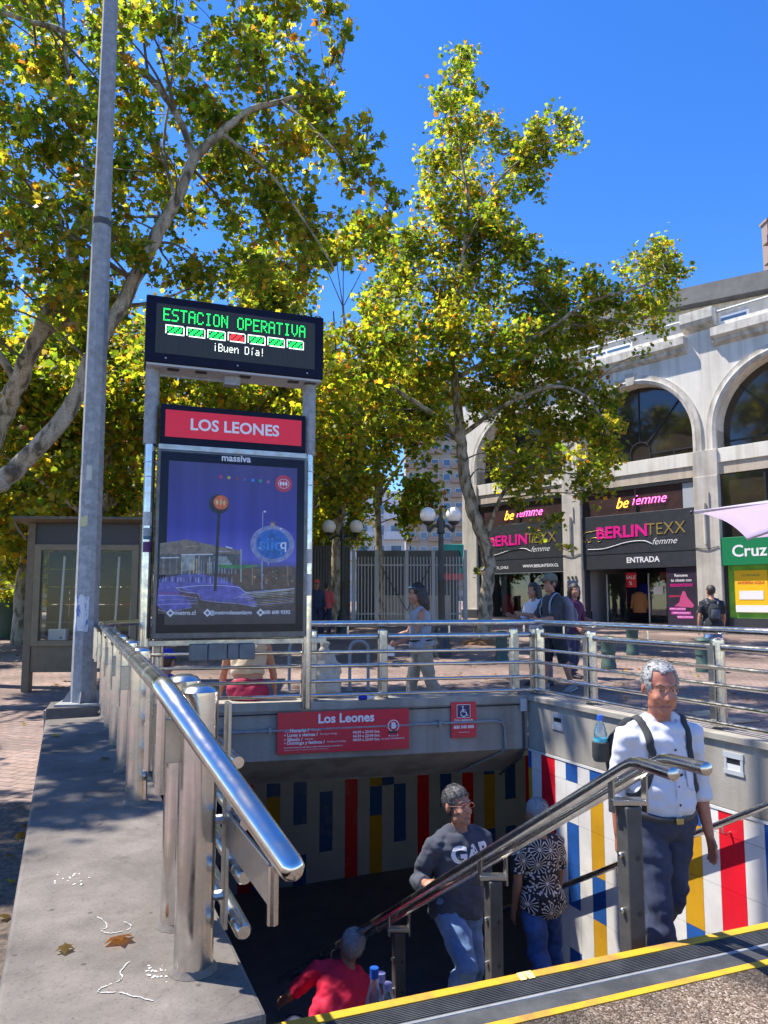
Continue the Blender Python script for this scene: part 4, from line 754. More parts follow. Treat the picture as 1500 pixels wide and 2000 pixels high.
# ------------------------------------------------------------------ facade of arches
FA = math.atan2(-.743, .67); Z0 = .25
dF = V(.67, -.743, 0).normalized(); P3 = onY(1387, 1100, 26); FO = V(P3.x, P3.y, 0)-dF*11.4
fc = thing('arcade_building', 'cream two storey building with large arched windows and shops below', 'building', tuple(FO), FA)
BW = 5.7; PW = .9; RAD = (BW-PW)/2; ZC = 7.55; ZS = 6.85; ZT = 11.24
def part(mb, name, m, sm=0, bev=0, par=None): return mb.build(name, m, par or fc, sm, bev)
for i in range(-1, 5):
    x0 = i*BW; n = 28
    if i >= 0 and i < 4:
        k = MB(); xc = x0+BW/2
        arc = [V(xc+RAD*math.cos(math.pi-math.pi*j/n), 0, ZC+RAD*math.sin(math.pi-math.pi*j/n)) for j in range(n+1)]
        lo = [V(xc-RAD, 0, ZS)]+arc+[V(xc+RAD, 0, ZS)]
        for j in range(len(lo)-1):
            a, b2 = lo[j], lo[j+1]; ta = V(x0+PW/2+(BW-PW)*j/(len(lo)-1), 0, ZT); tb_ = V(x0+PW/2+(BW-PW)*(j+1)/(len(lo)-1), 0, ZT)
            k.add([a, b2, tb_, ta], [(0, 1, 2, 3)]); k.add([a, b2, b2+V(0, .62, 0), a+V(0, .62, 0)], [(3, 2, 1, 0)])
        part(k, 'arch_wall', M['facade'], 25)
        k = MB(); o1, o2, d_ = RAD+.30, RAD+.02, -.07; ring = []
        prof = [(o2, 0), (o2, -.05), (o2+.12, -.09), (o2+.2, -.05), (o1+.05, -.07), (o1+.05, 0)]
        angs = [math.pi-math.pi*j/n for j in range(n+1)]; vs = [V(xc+r*math.cos(a), y, ZC+r*math.sin(a)) for a in angs for r, y in prof]; m_ = len(prof)
        vs = [V(xc-r, y, ZS) for r, y in prof]+vs+[V(xc+r, y, ZS) for r, y in prof]
        k.add(vs, [(j*m_+q, j*m_+q+1, (j+1)*m_+q+1, (j+1)*m_+q) for j in range(n+2) for q in range(m_-1)]); part(k, 'arch_moulding', M['cornice'], 40)
        k = MB(); k.add([V(xc-.16, -.1, ZC+RAD+.0), V(xc+.16, -.1, ZC+RAD+.0), V(xc+.22, -.1, ZC+RAD+.5), V(xc-.22, -.1, ZC+RAD+.5), V(xc-.16, .02, ZC+RAD), V(xc+.16, .02, ZC+RAD), V(xc+.22, .02, ZC+RAD+.5), V(xc-.22, .02, ZC+RAD+.5)], [(0, 1, 2, 3), (1, 5, 6, 2), (4, 0, 3, 7), (3, 2, 6, 7), (4, 5, 1, 0)]); part(k, 'keystone', M['cornice'])
        k = MB(); k.box(xc-RAD-.05, xc+RAD+.05, .58, .60, ZS-.2, ZC+RAD+.05); wn = part(k, 'arch_window', M['darkglass'])
        k = MB(); mt = M['black']
        for a in (45, 90, 135): k.beam(V(xc+.45*math.cos(R(a)), .56, ZC-.25+.45*math.sin(R(a))), V(xc+RAD*1.02*math.cos(R(a)), .56, ZC+RAD*1.02*math.sin(R(a)) if a == 90 else ZC-.05+RAD*math.sin(R(a))), .05, .05)
        k.tube([V(xc+.42*math.cos(t), .56, ZC-.25+.42*math.sin(t)) for t in [math.pi*j/10 for j in range(11)]], .03, 6)
        for sgn in (-1, 1): k.box(xc+sgn*.42-.02, xc+sgn*.42+.02, .54, .58, ZS, ZC-.25); k.box(min(xc+sgn*.44, xc+sgn*RAD), max(xc+sgn*.44, xc+sgn*RAD), .54, .58, ZC-.38, ZC-.33); k.box(xc+sgn*1.4-.02, xc+sgn*1.4+.02, .545, .575, ZS, ZC-.38)
        k.box(xc-RAD, xc+RAD, .54, .58, ZS, ZS+.05); k.build('glazing_bar', mt, wn, 0)
        k = MB(); k.box(x0+PW/2, x0+BW-PW/2, .02, .62, 5.93, ZS); part(k, 'sill_band', M['facade_warm']); k = MB(); k.box(x0+PW/2+.002, x0+BW-PW/2-.002, -.03, .02, 6.35, ZS+.02); part(k, 'sill_ledge', M['facade'], 0, .01)
        k = MB(); k.sweep([(0, 10.65), (-.18, 10.78), (-.18, 10.86), (-.32, 10.98), (-.32, 11.30), (.1, 11.30), (.1, 10.65)], lambda p: V(x0+PW/2+.05, p[0], p[1]), lambda p: V(x0+BW-PW/2-.05, p[0], p[1])); part(k, 'cornice', M['cornice'], 0, .012)
        k = MB(); k.box(x0+PW/2, x0+BW-PW/2, .02, .3, ZT+.002, 11.55); part(k, 'parapet', M['facade'])
        k = MB(); k.tube([V(x0+.3, .0, 11.95), V(x0+BW-.3, .0, 11.95)], .055, 8); part(k, 'roof_rail', M['lightmetal'], 35)
    if i >= 0:
        k = MB(); k.box(x0-PW/2, x0+PW/2, -.13, .5, .96, 5.9); part(k, 'pilaster', M['stone'], 0, .02)
        k = MB(); k.box(x0-PW/2, x0+PW/2, .0, .6, 5.902, 11.6); part(k, 'pier', M['facade'])
        k = MB(); k.box(x0-PW/2-.0, x0+PW/2, -.10, -.001, 5.902, 6.85); part(k, 'pier_block', M['stone'], 0, .01)
        k = MB(); k.box(x0-PW/2-.06, x0+PW/2+.06, -.20, .5, Z0-.4, .92); part(k, 'pier_base', mat('dark_granite', (.03, .032, .035), (.05, .052, .055), scale=30, rough=.25), 0, .02); k = MB(); k.box(x0-PW/2-.03, x0+PW/2+.03, -.17, .5, .921, .99); part(k, 'base_moulding', M['stone'], 0, .01)
        k = MB(); k.sweep([(0, 11.4), (-.28, 11.58), (-.36, 11.72), (-.36, 12.1), (.4, 12.1), (.4, 11.4)], lambda p: V(x0-.62, p[0], p[1]), lambda p: V(x0+.62, p[0], p[1])); part(k, 'pier_cap', M['cornice'], 0, .02)
k = MB(); k.box(-PW/2, 23.5, .62, 14, 5.9, ZT); k.cm = 0; part(k, 'body', M['facade']); k = MB(); k.box(-PW/2, -.2, .5, 14, Z0-.4, 5.9); part(k, 'side_wall', M['facade'])
def sl_(x): return -(x-10.6)*.11
k = MB(); k.sweep([(3.5, ZT), (3.5, 13.76), (12, 13.76), (12, ZT)], lambda p: V(.8, p[0], p[1]+(sl_(.8) if p[1] > 12 else 0)), lambda p: V(23.5, p[0], p[1]+(sl_(23.5) if p[1] > 12 else 0))); ph = part(k, 'penthouse', M['stone']); k = MB(); k.sweep([(3.2, 13.7), (3.1, 13.78), (3.3, 14.62), (8, 14.7), (12.5, 14.4), (12.5, 13.7)], lambda p: V(0, p[0], p[1]+sl_(0)), lambda p: V(24, p[0], p[1]+sl_(24))); k.build('roof', M['roof_dark'], ph, 0)
for xx in (4.2, 9.3, 13.4, 18.2): k = MB(); k.box(xx, xx+2.6, 3.44, 3.50, 11.9, 13.1); wf = k.build('window', M['white_paint'], ph, 0); [MB().box(xx+.1+q*1.25, xx+1.25+q*1.25, 3.42, 3.445, 12.0, 13.0).build('pane', M['blueglass'], wf, 0) for q in (0, 1)]
# shop fronts
def shopfront(i, ztop=2.62):
    x0 = i*BW+PW/2; x1 = (i+1)*BW-PW/2
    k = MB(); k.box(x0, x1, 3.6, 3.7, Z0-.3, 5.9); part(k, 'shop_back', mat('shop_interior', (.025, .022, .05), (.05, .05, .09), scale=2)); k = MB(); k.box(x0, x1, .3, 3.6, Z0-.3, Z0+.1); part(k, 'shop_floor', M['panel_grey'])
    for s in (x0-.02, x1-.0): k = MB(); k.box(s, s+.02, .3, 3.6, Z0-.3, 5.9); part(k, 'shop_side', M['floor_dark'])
    return x0, x1
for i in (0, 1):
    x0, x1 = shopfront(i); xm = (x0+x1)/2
    k = MB(); k.box(x0, x1, -.02, .25, 3.22, 4.81); pn = part(k, 'fascia', M['panel_black'], 0, .01); k = MB(); k.box(x0+.004, x1-.004, -.01, .25, 2.62, 3.21); part(k, 'lower_fascia', M['panel_black'], 0, .01)
    k = MB(); k.box(x0, x1, .1, .16, 4.82, 5.9); tw = part(k, 'transom_window', mat('plum_glass', (.085, .045, .045), (.05, .035, .035), scale=3, rough=.12, spec=.7))
    for xx in (x0, xm-.03, x1-.06): k = MB(); k.box(xx, xx+.06, .03, .099, 4.82, 5.78); k.build('mullion', M['black'], tw, 0)
    k = MB(); k.box(x0, x1, .02, .098, 5.78, 5.898); k.build('transom_bar', M['black'], tw, 0)
    if i == 1: k = MB(); k.box(x1-.5, x1-.08, .085, .097, 4.83, 5.77); k.build('blind', M['lightmetal'], tw, 0)
    txt('be', .62, M['neon_o'], (xm-.62, .06, 5.25), fc, -.004, .4, name='neon_lettering', sx=.9); txt('femme', .55, M['neon_p'], (xm+.52, .06, 5.30), fc, -.006, .4, name='neon_lettering', sx=.95)
    bx = xm-.2
    txt('BERLIN', .66, M['magenta'], (bx-.42, -.028, 4.08), fc, .017, ext=.01, sx=1.08); txt('TEXX', .66, M['gold'], (bx+1.43, -.028, 4.09), fc, -.006, ext=.01, sx=.95)
    txt('femme', .36, M['signwhite'], (bx+1.35, -.028, 3.62), fc, -.002, .4, sx=1.0)
    k = MB(); k.tube(catmull([V(bx-1.95, -.03, 3.46), V(bx-1.2, -.03, 3.46), V(bx-.2, -.03, 3.66), V(bx+.5, -.03, 3.68), V(bx+.85, -.03, 3.55)], 6), .017, 5); part(k, 'swoosh', M['signwhite'], 35)
    k = MB(); k.tube(catmull([V(bx-2.2+a, -.03, 3.78+z) for a, z in ((.05, .02), (0, .18), (.12, .38), (.5, .42), (.85, .45), (1.05, .36), (1.15, .22), (1.05, .12), (.9, .14), (.85, .0), (.72, .0), (.7, .14), (.42, .14), (.4, 0), (.26, 0), (.22, .12), (.15, 0), (.05, .02))], 4), .010, 4); part(k, 'bear_outline', M['gold'], 35)
    if i == 1: txt('ENTRADA', .30, M['signwhite'], (xm+.25, -.018, 2.94), fc, .008)
    else: txt('@BERLINTEXX_CHILE', .17, M['signwhite'], (xm-1.45, -.018, 2.86), fc, .003); txt('WWW.BERLINTEXX.CL', .18, M['signwhite'], (xm+1.15, -.018, 2.88), fc, .004)
    for xx in (x0, x1-.12): k = MB(); k.box(xx, xx+.12, .05, .3, Z0-.2, 2.615); part(k, 'shop_jamb', M['panel_black'])
# window bay with displays
k = MB(); k.box(PW/2+.12, BW-PW/2-.12, .12, .14, .62, 2.6); part(k, 'shop_pane', M['shopglass']); k = MB(); k.box(PW/2+.12, BW-PW/2-.12, .1, .4, Z0-.2, .6); part(k, 'stall_riser', M['panel_black'])
k = MB(); k.box(PW/2, BW-PW/2, .4, 1.6, Z0-.2, .58); part(k, 'display_plinth', M['panel_grey'])
k = MB(); k.box(PW/2+.1, BW-PW/2-.1, .0, .06, 2.585, 2.615); part(k, 'light_strip', M['lightmetal'])
for x in (1.5, 2.3, 3.1, 4.0): k = MB(); k.tube([V(x, .8, 2.6), V(x+.05, .7, 2.42)], .06, 8); part(k, 'spot_lamp', M['white_paint'], 35)
def wpt(x, y, z): return FO+Matrix.Rotation(FA, 3, 'Z') @ V(x, y, z)
def garment(x, y, z, m, label, wd=.45, ht=.7, group=None, cat='garment', nm='hanging_garment'):
    k = MB(); k.tube([V(0, 0, -ht), V(0, 0, -ht*.5), V(0, 0, -.16), V(0, 0, -.03), V(0, 0, .0)], [(wd*.5, .09), (wd*.5, .09), (wd*.52, .1), (wd*.3, .07), (.06, .05)], 12, side=(1, 0, 0))
    for s in (-1, 1): k.tube([V(s*wd*.42, 0, -.1), V(s*wd*.62, 0, -ht*.8)], [(.08, .07), (.05, .05)], 8)
    p = wpt(x, y, z); o = k.build(nm, m, None, 50, loc=tuple(p)); o.rotation_euler = (0, 0, FA+random.uniform(-.2, .2)); return tag(o, label, cat, group)
def mannequin(x, y, z, top, bot, label, cap=None, bag=None):
    p = wpt(x, y, z); d = thing('mannequin', label, 'mannequin', tuple(p), FA); k = MB()
    k.tube([V(0, 0, 1.02), V(0, 0, 1.12), V(0, 0, 1.3), V(0, 0, 1.42), V(0, 0, 1.48), V(0, 0, 1.56)], [(.15, .1), (.11, .08), (.15, .1), (.17, .09), (.06, .055), (.05, .05)], 14, side=(1, 0, 0)); k.ell((0, 0, 1.66), (.075, .095, .115))
    for s in (-1, 1): k.tube([V(s*.18, 0, 1.4), V(s*.24, -.02, 1.15), V(s*.24, -.06, .9), V(s*.22, -.08, .82)], [.045, .036, .028, .02], 8); k.tube([V(s*.08, 0, 1.0), V(s*.09, 0, .55), V(s*.09, .01, .06)], [.075, .05, .035], 10); k.tube([V(s*.09, .03, .03), V(s*.09, -.15, .025)], [.035, .025], 8)
    k.build('figure', M['mannequin'], d, 60)
    k = MB(); k.tube([V(0, 0, 1.14), V(0, 0, 1.3), V(0, 0, 1.40), V(0, 0, 1.45)], [(.125, .095), (.165, .115), (.175, .105), (.12, .08)], 14, side=(1, 0, 0)); k.build('top', top, d, 60)
    k = MB(); k.tube([V(0, 0, .72), V(0, 0, .95), V(0, 0, 1.1)], [(.2, .15), (.17, .125), (.13, .1)], 14, side=(1, 0, 0)); k.build('skirt', bot, d, 60)
    if cap: k = MB(); k.ell((0, .0, 1.72), (.085, .1, .07)); k.ell((0, -.1, 1.71), (.07, .08, .012)); k.build('cap', cap, d, 60)
    if bag: k = MB(); k.box(.14, .32, -.14, -.06, .86, .98); k.build('bag', bag, d, 0, .02)
mannequin(2.35, .9, .58, M['olive'], M['teal'], 'mannequin in a pink cap, green top and teal skirt in the shop window', M['pinkcloth'], M['browncloth'])
mannequin(3.6, 1.0, .58, M['browncloth'], M['purplecloth'], 'bareheaded mannequin in a patterned brown top in the shop window')
garment(1.55, .8, 1.62, M['red_tee'], 'red garment on a low stand beside the window mannequin', .6, .95)
for j, (x, m, l) in enumerate(((1.2, 'navycloth', 'navy'), (1.75, 'purplecloth', 'plum'), (2.0, 'lilaccloth', 'mauve'), (2.9, 'bluecloth', 'deep blue'), (4.3, 'navycloth', 'dark'))): garment(x, 2.6, 2.35, M[m], '%s garment hanging at the back of the mannequin window' % l, .4, .9)
# entrance bay
x0 = BW+PW/2; x1 = 2*BW-PW/2
for q, x in enumerate((x0+.5, x0+2.35)):
    k = MB(); k.box(x, x+.9 if q == 0 else x+.75, .9, .92, Z0+.1, 2.45); dr_ = part(k, 'glass_door', M['shopglass']); k = MB(); k.tube([V(x+.08, .84, .9), V(x+.08, .84, 1.7)], .025, 8); k.tube([V(x+.04, .88, Z0+.1), V(x+.04, .88, 2.45)], .03, 6); k.build('door_handle', M['lightmetal'], dr_)
k = MB(); k.box(x1-1.25, x1-.12, .06, .09, Z0-.1, 2.6); bp_ = part(k, 'shop_banner', mat('banner_print', (.02, .018, .03), (.035, .02, .05), scale=1.5, rough=.4)); xb = x1-.68
for s, z, sz_, m in (('Renueva', 2.30, .15, 'signwhite'), ('tu closet con', 2.12, .15, 'signwhite'), ('BERLINTEXX', 1.93, .15, 'magenta')): txt(s, sz_, M[m], (xb, .057, z), bp_, .002)
for x, z, w_ in ((xb-.18, 1.05, .62), (xb-.05, .90, .75), (xb+.1, .75, .6)): k = MB(); k.box(x-w_/2, x+w_/2, .056, .059, z-.05, z+.05); k.build('banner_stripe', mat('pink_print', (.6, .05, .4)), bp_, 0); txt('NUEVA COLECCION', .065, M['signwhite'], (x, .0545, z), bp_, .0005, smoothres=1)
k = MB(); flat(k, [(xb-.3, 1.15), (xb-.1, 1.3), (xb-.05, 1.5), (xb+.05, 1.72), (xb+.13, 1.7), (xb+.2, 1.5), (xb+.45, 1.2), (xb+.4, 1.1)], .0565); k.build('banner_figure', mat('pink_figure', (.5, .06, .2)), bp_, 0); k = MB(); flat(k, [(xb-.5, 1.48), (xb-.05, 1.5), (xb-.05, 1.56), (xb-.5, 1.56)], .0563); k.build('banner_figure', M['redshorts'], bp_, 0)
for x, y, s_ in ((x0+1.55, 1.0, 1), (x0+2.75, 1.6, 0)):
    p = wpt(x, y, 2.2); o = thing('sale_sign', 'red hanging sale tag in the shop doorway, %s' % ('the bright one nearest the door' if s_ else 'the dim one deeper inside'), 'sign', tuple(p), FA); k = MB(); k.box(-.25, .25, 0, .03, -.3, .3); k.build('tag_board', M['red_sign'], o, 0, .01); txt('SALE', .2, M['signwhite'], (0, -.004, .1), o, .003, .2); txt('%', .2, M['signwhite'], (0, -.004, -.14), o, .003)
garment(x0+1.75, 1.3, 1.72, M['browncloth'], 'tan brown jacket on a stand in the shop doorway', .62, .85, None, 'jacket', 'jacket')
garment(x0+3.25, 1.5, 1.75, M['teal'], 'long teal dress on a stand behind the right glass door', .42, 1.2, None, 'dress', 'dress')
for j, (x, m, l) in enumerate(((.45, 'purplecloth', 'plum'), (.8, 'navycloth', 'navy blue'), (1.25, 'bluecloth', 'royal blue'), (2.35, 'greycloth', 'pale grey'))): garment(x0+x, 2.7, 2.1, M[m], '%s garment on the rail inside the shop entrance' % l, .4, .9)
k = MB(); k.box(x0+2.6, x0+3.0, .86, .89, 1.62, 1.9); part(k, 'door_notice', M['signwhite'])
k = MB(); k.box(BW-.25, BW+.2, -.165, -.131, 1.55, 2.2); ad = part(k, 'alarm_plate', mat('navy_plate', (.03, .05, .13))); txt('ADT', .17, M['signwhite'], (BW-.02, -.169, 1.9), ad, .003, .15); txt('24 HRS', .07, M['signwhite'], (BW-.02, -.169, 1.66), ad)
for x in (BW-.2, BW, BW+.17): k = MB(); k.box(x-.03, x+.03, -.18, -.131, 2.25, 2.38); k.build('spike', M['darksteel'], ad, 0)
for xx in (BW-.05, 2*BW-.05):
    k = MB(); k.tube([V(xx, -.17, 4.9), V(xx, -.17, 3.4)], .05, 8); k.tube([V(xx+.15, -.15, 5.3), V(xx+.15, -.15, 4.7)], .03, 6); part(k, 'wall_conduit', M['stone'], 35)
    k = MB(); k.tube(catmull([V(xx-.45, -.15, 3.3), V(xx, -.16, 3.22), V(xx+.45, -.15, 3.3)], 4), .015, 5); part(k, 'wall_cable', M['black'], 35)
# pharmacy bay
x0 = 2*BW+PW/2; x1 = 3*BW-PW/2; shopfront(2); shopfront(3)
k = MB(); k.box(x0, x1, .1, .16, 3.62, 5.9); part(k, 'transom_window', M['darkglass']); k = MB(); k.box(x0+1.5, x0+1.56, .06, .099, 3.62, 5.9); part(k, 'mullion', M['black'])
k = MB(); k.box(x0, x1, -.1, .2, 2.6, 3.6); fs = part(k, 'green_fascia', M['green_sign'], 0, .01); txt('Cruz Verde', .58, M['signwhite'], (x0+1.75, -.105, 3.08), fs, .010)
k = MB(); k.box(x0, x1, .12, .16, Z0+.25, 2.6); gp = part(k, 'printed_window', M['green_print']); 
for x in (x0+.02, x0+1.55, x0+3.1): k = MB(); k.box(x, x+.1, .04, .119, Z0-.2, 2.6); k.build('mullion', M['black'], gp, 0)
k = MB(); k.box(x0, x1, .06, .118, Z0-.2, Z0+.5); k.build('kick_panel', M['panel_black'], gp, 0)
k = MB(); k.box(x0+.35, x0+1.45, .07, .1, .95, 2.42); yp = k.build('yellow_poster', M['yellow_print'], gp, 0); txt('La farmacia', .13, M['green_sign'], (x0+.9, .067, 2.25), yp); txt('AHORRA AQUI', .13, M['red_sign'], (x0+.9, .067, 1.98), yp, .002); k = MB(); k.box(x0+.5, x0+1.3, .06, .069, 1.4, 1.7); k.build('poster_box', M['signwhite'], yp, 0); k = MB(); k.box(x0+.36, x0+1.44, .062, .069, .96, 1.2); k.build('poster_foot', M['signwhite'], yp, 0)
k = MB(); k.box(3*BW+PW/2, 4*BW-PW/2, .1, .2, Z0-.2, 5.9); part(k, 'shop_pane', M['darkglass'])
# ------------------------------------------------------------------ far buildings, fence, lamps
def block(name, label, u0, u1, vtop, Y, depth, m, floors, wins, balc=None):
    a = onY(u0, vtop, Y); b = onY(u1, vtop, Y); H_ = a.z; W_ = b.x-a.x; g = gz(Y)-.3
    o = thing(name, label, 'building', (a.x, Y, g)); k = MB(); k.box(0, W_, 0, depth, 0, H_-g); k.build('wall', m, o, 0)
    fh = (H_-g-1)/floors; me_f = MB().box(0, 1.5, -.05, .0, 0, 1.4).mesh('window', M['trim'], 0); me_p = MB().box(.08, 1.42, -.055, -.051, .08, 1.32).mesh('pane', M['blueglass'], 0)
    me_b = MB().box(0, 3.2, -1.2, 0, -.15, .0).box(0, 3.2, -1.2, -1.1, 0, .9).mesh('balcony', M['bwhite'] if balc != 'brown' else M['brick_red'], 0)
    n = 0
    for f in range(floors):
        for i in range(wins):
            x = (i+.5)*W_/wins-.75; z = .9+f*fh
            wn = inst('window', me_f, o, (x, 0, z)); inst('pane', me_p, wn)
            if balc and (i % 2 == 0): inst('balcony', me_b, o, (x-.9, -.01, z-.5))
    k = MB(); k.box(-.2, W_+.2, -.25, depth+.2, H_-g, H_-g+.35); k.build('roof_slab', m, o, 0); return o
block('apartment_tower', 'tall beige apartment tower behind the centre plane tree', 792, 905, 742, 150, 14, M['bwall'], 15, 5, 'brown')
block('apartment_block', 'low white apartment block with long balconies beyond the grey fence', 560, 790, 965, 95, 10, M['bwhite'], 5, 7, 'white')
block('apartment_tower', 'brown tower just showing at the right edge of the sky', 1498, 1640, 432, 95, 1.5, M['brick_red'], 18, 6, 'brown')
FP0 = ong(600, 1217); fz = gz(30)
fn = thing('metal_fence', 'dark grey corrugated metal fence left of the barred gate', 'fence', (onY(560, 1200, 30).x, 30, fz))
w_ = onY(688, 1200, 30).x-onY(560, 1200, 30).x; k = MB(); 
pts = []; nn_ = int(w_/.12)
for i in range(nn_): x = i*.12; pts += [(x, 0), (x+.04, -.03), (x+.08, -.03), (x+.12, 0)]
k.add([V(p[0], p[1], z) for z in (0, 3.15) for p in pts], [(i, i+1, len(pts)+i+1, len(pts)+i) for i in range(len(pts)-1)]); k.build('corrugated_panel', M['corrug'], fn, 0); k = MB(); k.box(0, w_, -.04, .04, 3.151, 3.22); k.build('top_cap', M['corrug'], fn, 0)
gx0 = onY(690, 1200, 29.6).x; gx1 = onY(912, 1200, 29.6).x; gt = thing('bar_gate', 'tall pale barred gate in front of the courtyard', 'gate', (gx0, 29.6, fz)); gw = gx1-gx0
me_bar = MB().box(-.02, .02, -.02, .02, .05, 2.72).mesh('bar', M['lightmetal'], 0)
for i in range(int(gw/.135)): inst('bar', me_bar, gt, (.07+i*.135, 0, 0))
for x in (0, .95, 2.2, 3.3, gw-.05): k = MB(); k.box(x-.07, x+.07, -.06, .06, -.1, 3.0); k.build('gate_post', M['lightmetal'], gt, 0)
for z in (.35, 2.35): k = MB(); k.box(0, gw, .022, .05, z, z+.06); k.build('cross_bar', M['lightmetal'], gt, 0)
k = MB(); k.beam(V(1.1, -.05, 2.4), V(2.2, -.05, .5), .03, .03); k.beam(V(3.2, -.05, 2.4), V(2.2, -.05, .5), .03, .03); k.build('chain', M['castiron'], gt, 0)
k = MB(); k.box(0, gw, 3.2, 3.3, -.1, 3.2); k.build('courtyard_screen', M['corrug'], gt, 0)
k = MB(); k.box(1.0, 4.2, 2.6, 2.7, 0, 1.15); k.build('courtyard_wall', M['facade_warm'], gt, 0)
tq = onY(842, 1105, 33); k = MB(); k.box(0, .95, 0, .2, 0, 1.4); o = k.build('tarpaulin_screen', M['turq'], None, 0, .04, tuple(onY(866, 1122, 33))); tag(o, 'turquoise painted screen with dark squiggles behind the street lamp', 'screen')
for i in range(3): k = MB(); k.tube(catmull([V(.15+i*.25+random.uniform(0, .1)+.12*math.sin(t), -.02, .7+.4*math.cos(t*1.3+i)) for t in [j*.7 for j in range(9)]], 3), .03, 5); k.build('painted_squiggle', mat('deep_teal', (.01, .07, .07)), o)
k = MB(); k.box(.3, 1.5, 0, .08, -.3, .0); tag(k.build('red_banner', M['red_sign'], None, 0, 0, tuple(onY(845, 1120, 32.6))), 'thin red and white banner strip below the turquoise screen', 'banner')
def lamp(p, label, h, group=None, armw=.55, gr=.22):
    o = thing('street_lamp', label, 'street lamp', tuple(p)); k = MB(); k.lathe([(.21, 0), (.21, .25), (.17, .3), (.17, .55), (.12, .62), (.13, .7), (.075, .8)], 14); k.build('base', M['castiron'], o, 40)
    k = MB(); k.lathe([(.075, .8), (.07, 1.6), (.085, 1.63), (.065, 1.7), (.055, h-.45), (.09, h-.42), (.07, h-.3), (.10, h-.2), (.04, h-.05), (.05, h), (.01, h+.05)], 12); k.build('column', M['castiron'], o, 40)
    for s in (-1, 1):
        k = MB(); k.tube(catmull([V(0, 0, h-.3), V(s*armw*.5, 0, h-.27), V(s*armw*.95, 0, h-.38), V(s*armw*1.05, 0, h-.22)], 5), .035, 7); k.lathe([(.05, -.05), (.12, 0), (.13, .03)], 12, (s*armw*1.03, 0, h-.2)); a = k.build('arm', M['castiron'], o, 40)
        k = MB(); k.ell((s*armw*1.03, 0, h-.2+gr), (gr, gr, gr), 20, 14); k.build('globe', M['globe'], o, 60)
    return o
lp = ong(863, 1283); hz = onY(866, 1002, lp.y).z-lp.z
lamp(lp, 'double globe street lamp beside the trunk of the centre plane tree', hz-.02, None, hz*.088, .175)
lp2 = ong(668, 1240); hz2 = onY(668, 1030, lp2.y).z-lp2.z; lamp(lp2, 'double globe street lamp just right of the totem, partly behind it', hz2, None, .42, .22)
def bollard(u, v, label):
    p = ong(u, v); o = thing('street_bollard', label, 'bollard', tuple(p), 0, 'green bollards on the plaza'); k = MB(); k.lathe([(.14, 0), (.14, .10), (.125, .12), (.125, .50), (.135, .52), (.135, .56), (.10, .60), (.01, .615)], 18); k.build('body', M['bollard_green'], o, 40); k = MB(); k.lathe([(.139, .3), (.139, .34)], 18); k.build('band', M['bollard_green'], o, 40)
for u, v, l in ((980, 1290, 'green bollard right of the plane tree trunk, behind the back railing'), (1189, 1306, 'green bollard right of the man in the cap, nearest to the railing'), (1236, 1279, 'green bollard before the shop entrance'), (1375, 1312, 'dark green bollard below the person with the small backpack')): bollard(u, v, l)
def hoop(u, v, lab, h=.72, w_=.28):
    p = ong(u, v); o = thing('bike_rack', lab, 'bike rack', tuple(p), R(15), 'bike hoops behind the railing'); k = MB(); k.tube([V(-w_/2, 0, 0), V(-w_/2, 0, h-.12)]+[V(-w_/2*math.cos(t), 0, h-.12+.12*math.sin(t)) for t in [R(a) for a in range(15, 180, 15)]]+[V(w_/2, 0, h-.12), V(w_/2, 0, 0)], .024, 10); k.build('hoop', M['galv'], o); 
    for s in (-1, 1): k = MB(); k.lathe([(.05, 0), (.05, .008)], 12, (s*w_/2, 0, 0)); k.build('foot_plate', M['galv'], o)
hoop(701, 1348, 'steel bike hoop between the white bag and the next railing post'); hoop(583, 1348, 'steel bike hoop half hidden by the right totem post')
# market umbrella at the right edge
UA = onY(1351, 998, 5.5); UC = V(4.45, 5.9, UA.z); uo = thing('market_umbrella', 'pale lilac market umbrella reaching in from the right edge', 'umbrella', (UC.x, UC.y, 0)); UZ = UA.z; r_ = UA-UC; r_.z = 0; rt = V(-r_.y, r_.x, 0)
lilac_cloth = bpy.data.materials.new('lilac_translucent'); lilac_cloth.use_nodes = True; t = lilac_cloth.node_tree; d_ = t.nodes['Principled BSDF']; d_.inputs['Base Color'].default_value = (.74, .66, .78, 1); d_.inputs['Roughness'].default_value = .9; tr_n = N(t, 'ShaderNodeBsdfTranslucent'); tr_n.inputs[0].default_value = (.85, .78, .92, 1); mx_ = N(t, 'ShaderNodeMixShader', Fac=.6); t.links.new(d_.outputs[0], mx_.inputs[1]); t.links.new(tr_n.outputs[0], mx_.inputs[2]); t.links.new(mx_.outputs[0], t.nodes['Material Output'].inputs[0])
cor = [r_, rt, -r_, -rt]; k = MB(); n = 8; grid = []
for q in range(4):
    a, b2 = cor[q], cor[(q+1) % 4]; vs = []
    for i in range(n+1):
        for j in range(n+1):
            e = a.lerp(b2, j/n); t = i/n; sag = .015*math.sin(math.pi*j/n); p = e*(t*(1-sag*t)); vs.append(V(p.x, p.y, UZ+.34*(1-t)+.05*math.sin(math.pi*j/n)*t-.05*t*(1-t)))
    k.add(vs, [(i*(n+1)+j, (i+1)*(n+1)+j, (i+1)*(n+1)+j+1, i*(n+1)+j+1) for i in range(n) for j in range(n)])
co_ = k.build('canopy', lilac_cloth, uo, 20); sm = co_.modifiers.new('thick', 'SOLIDIFY'); sm.thickness = .003
k = MB(); k.tube([V(0, 0, 0), V(0, 0, UZ+.36)], .03, 12); k.build('pole', M['lightmetal'], uo); k = MB(); k.lathe([(.3, 0), (.3, .06), (.05, .12)], 20); k.build('base', M['darksteel'], uo, 40)
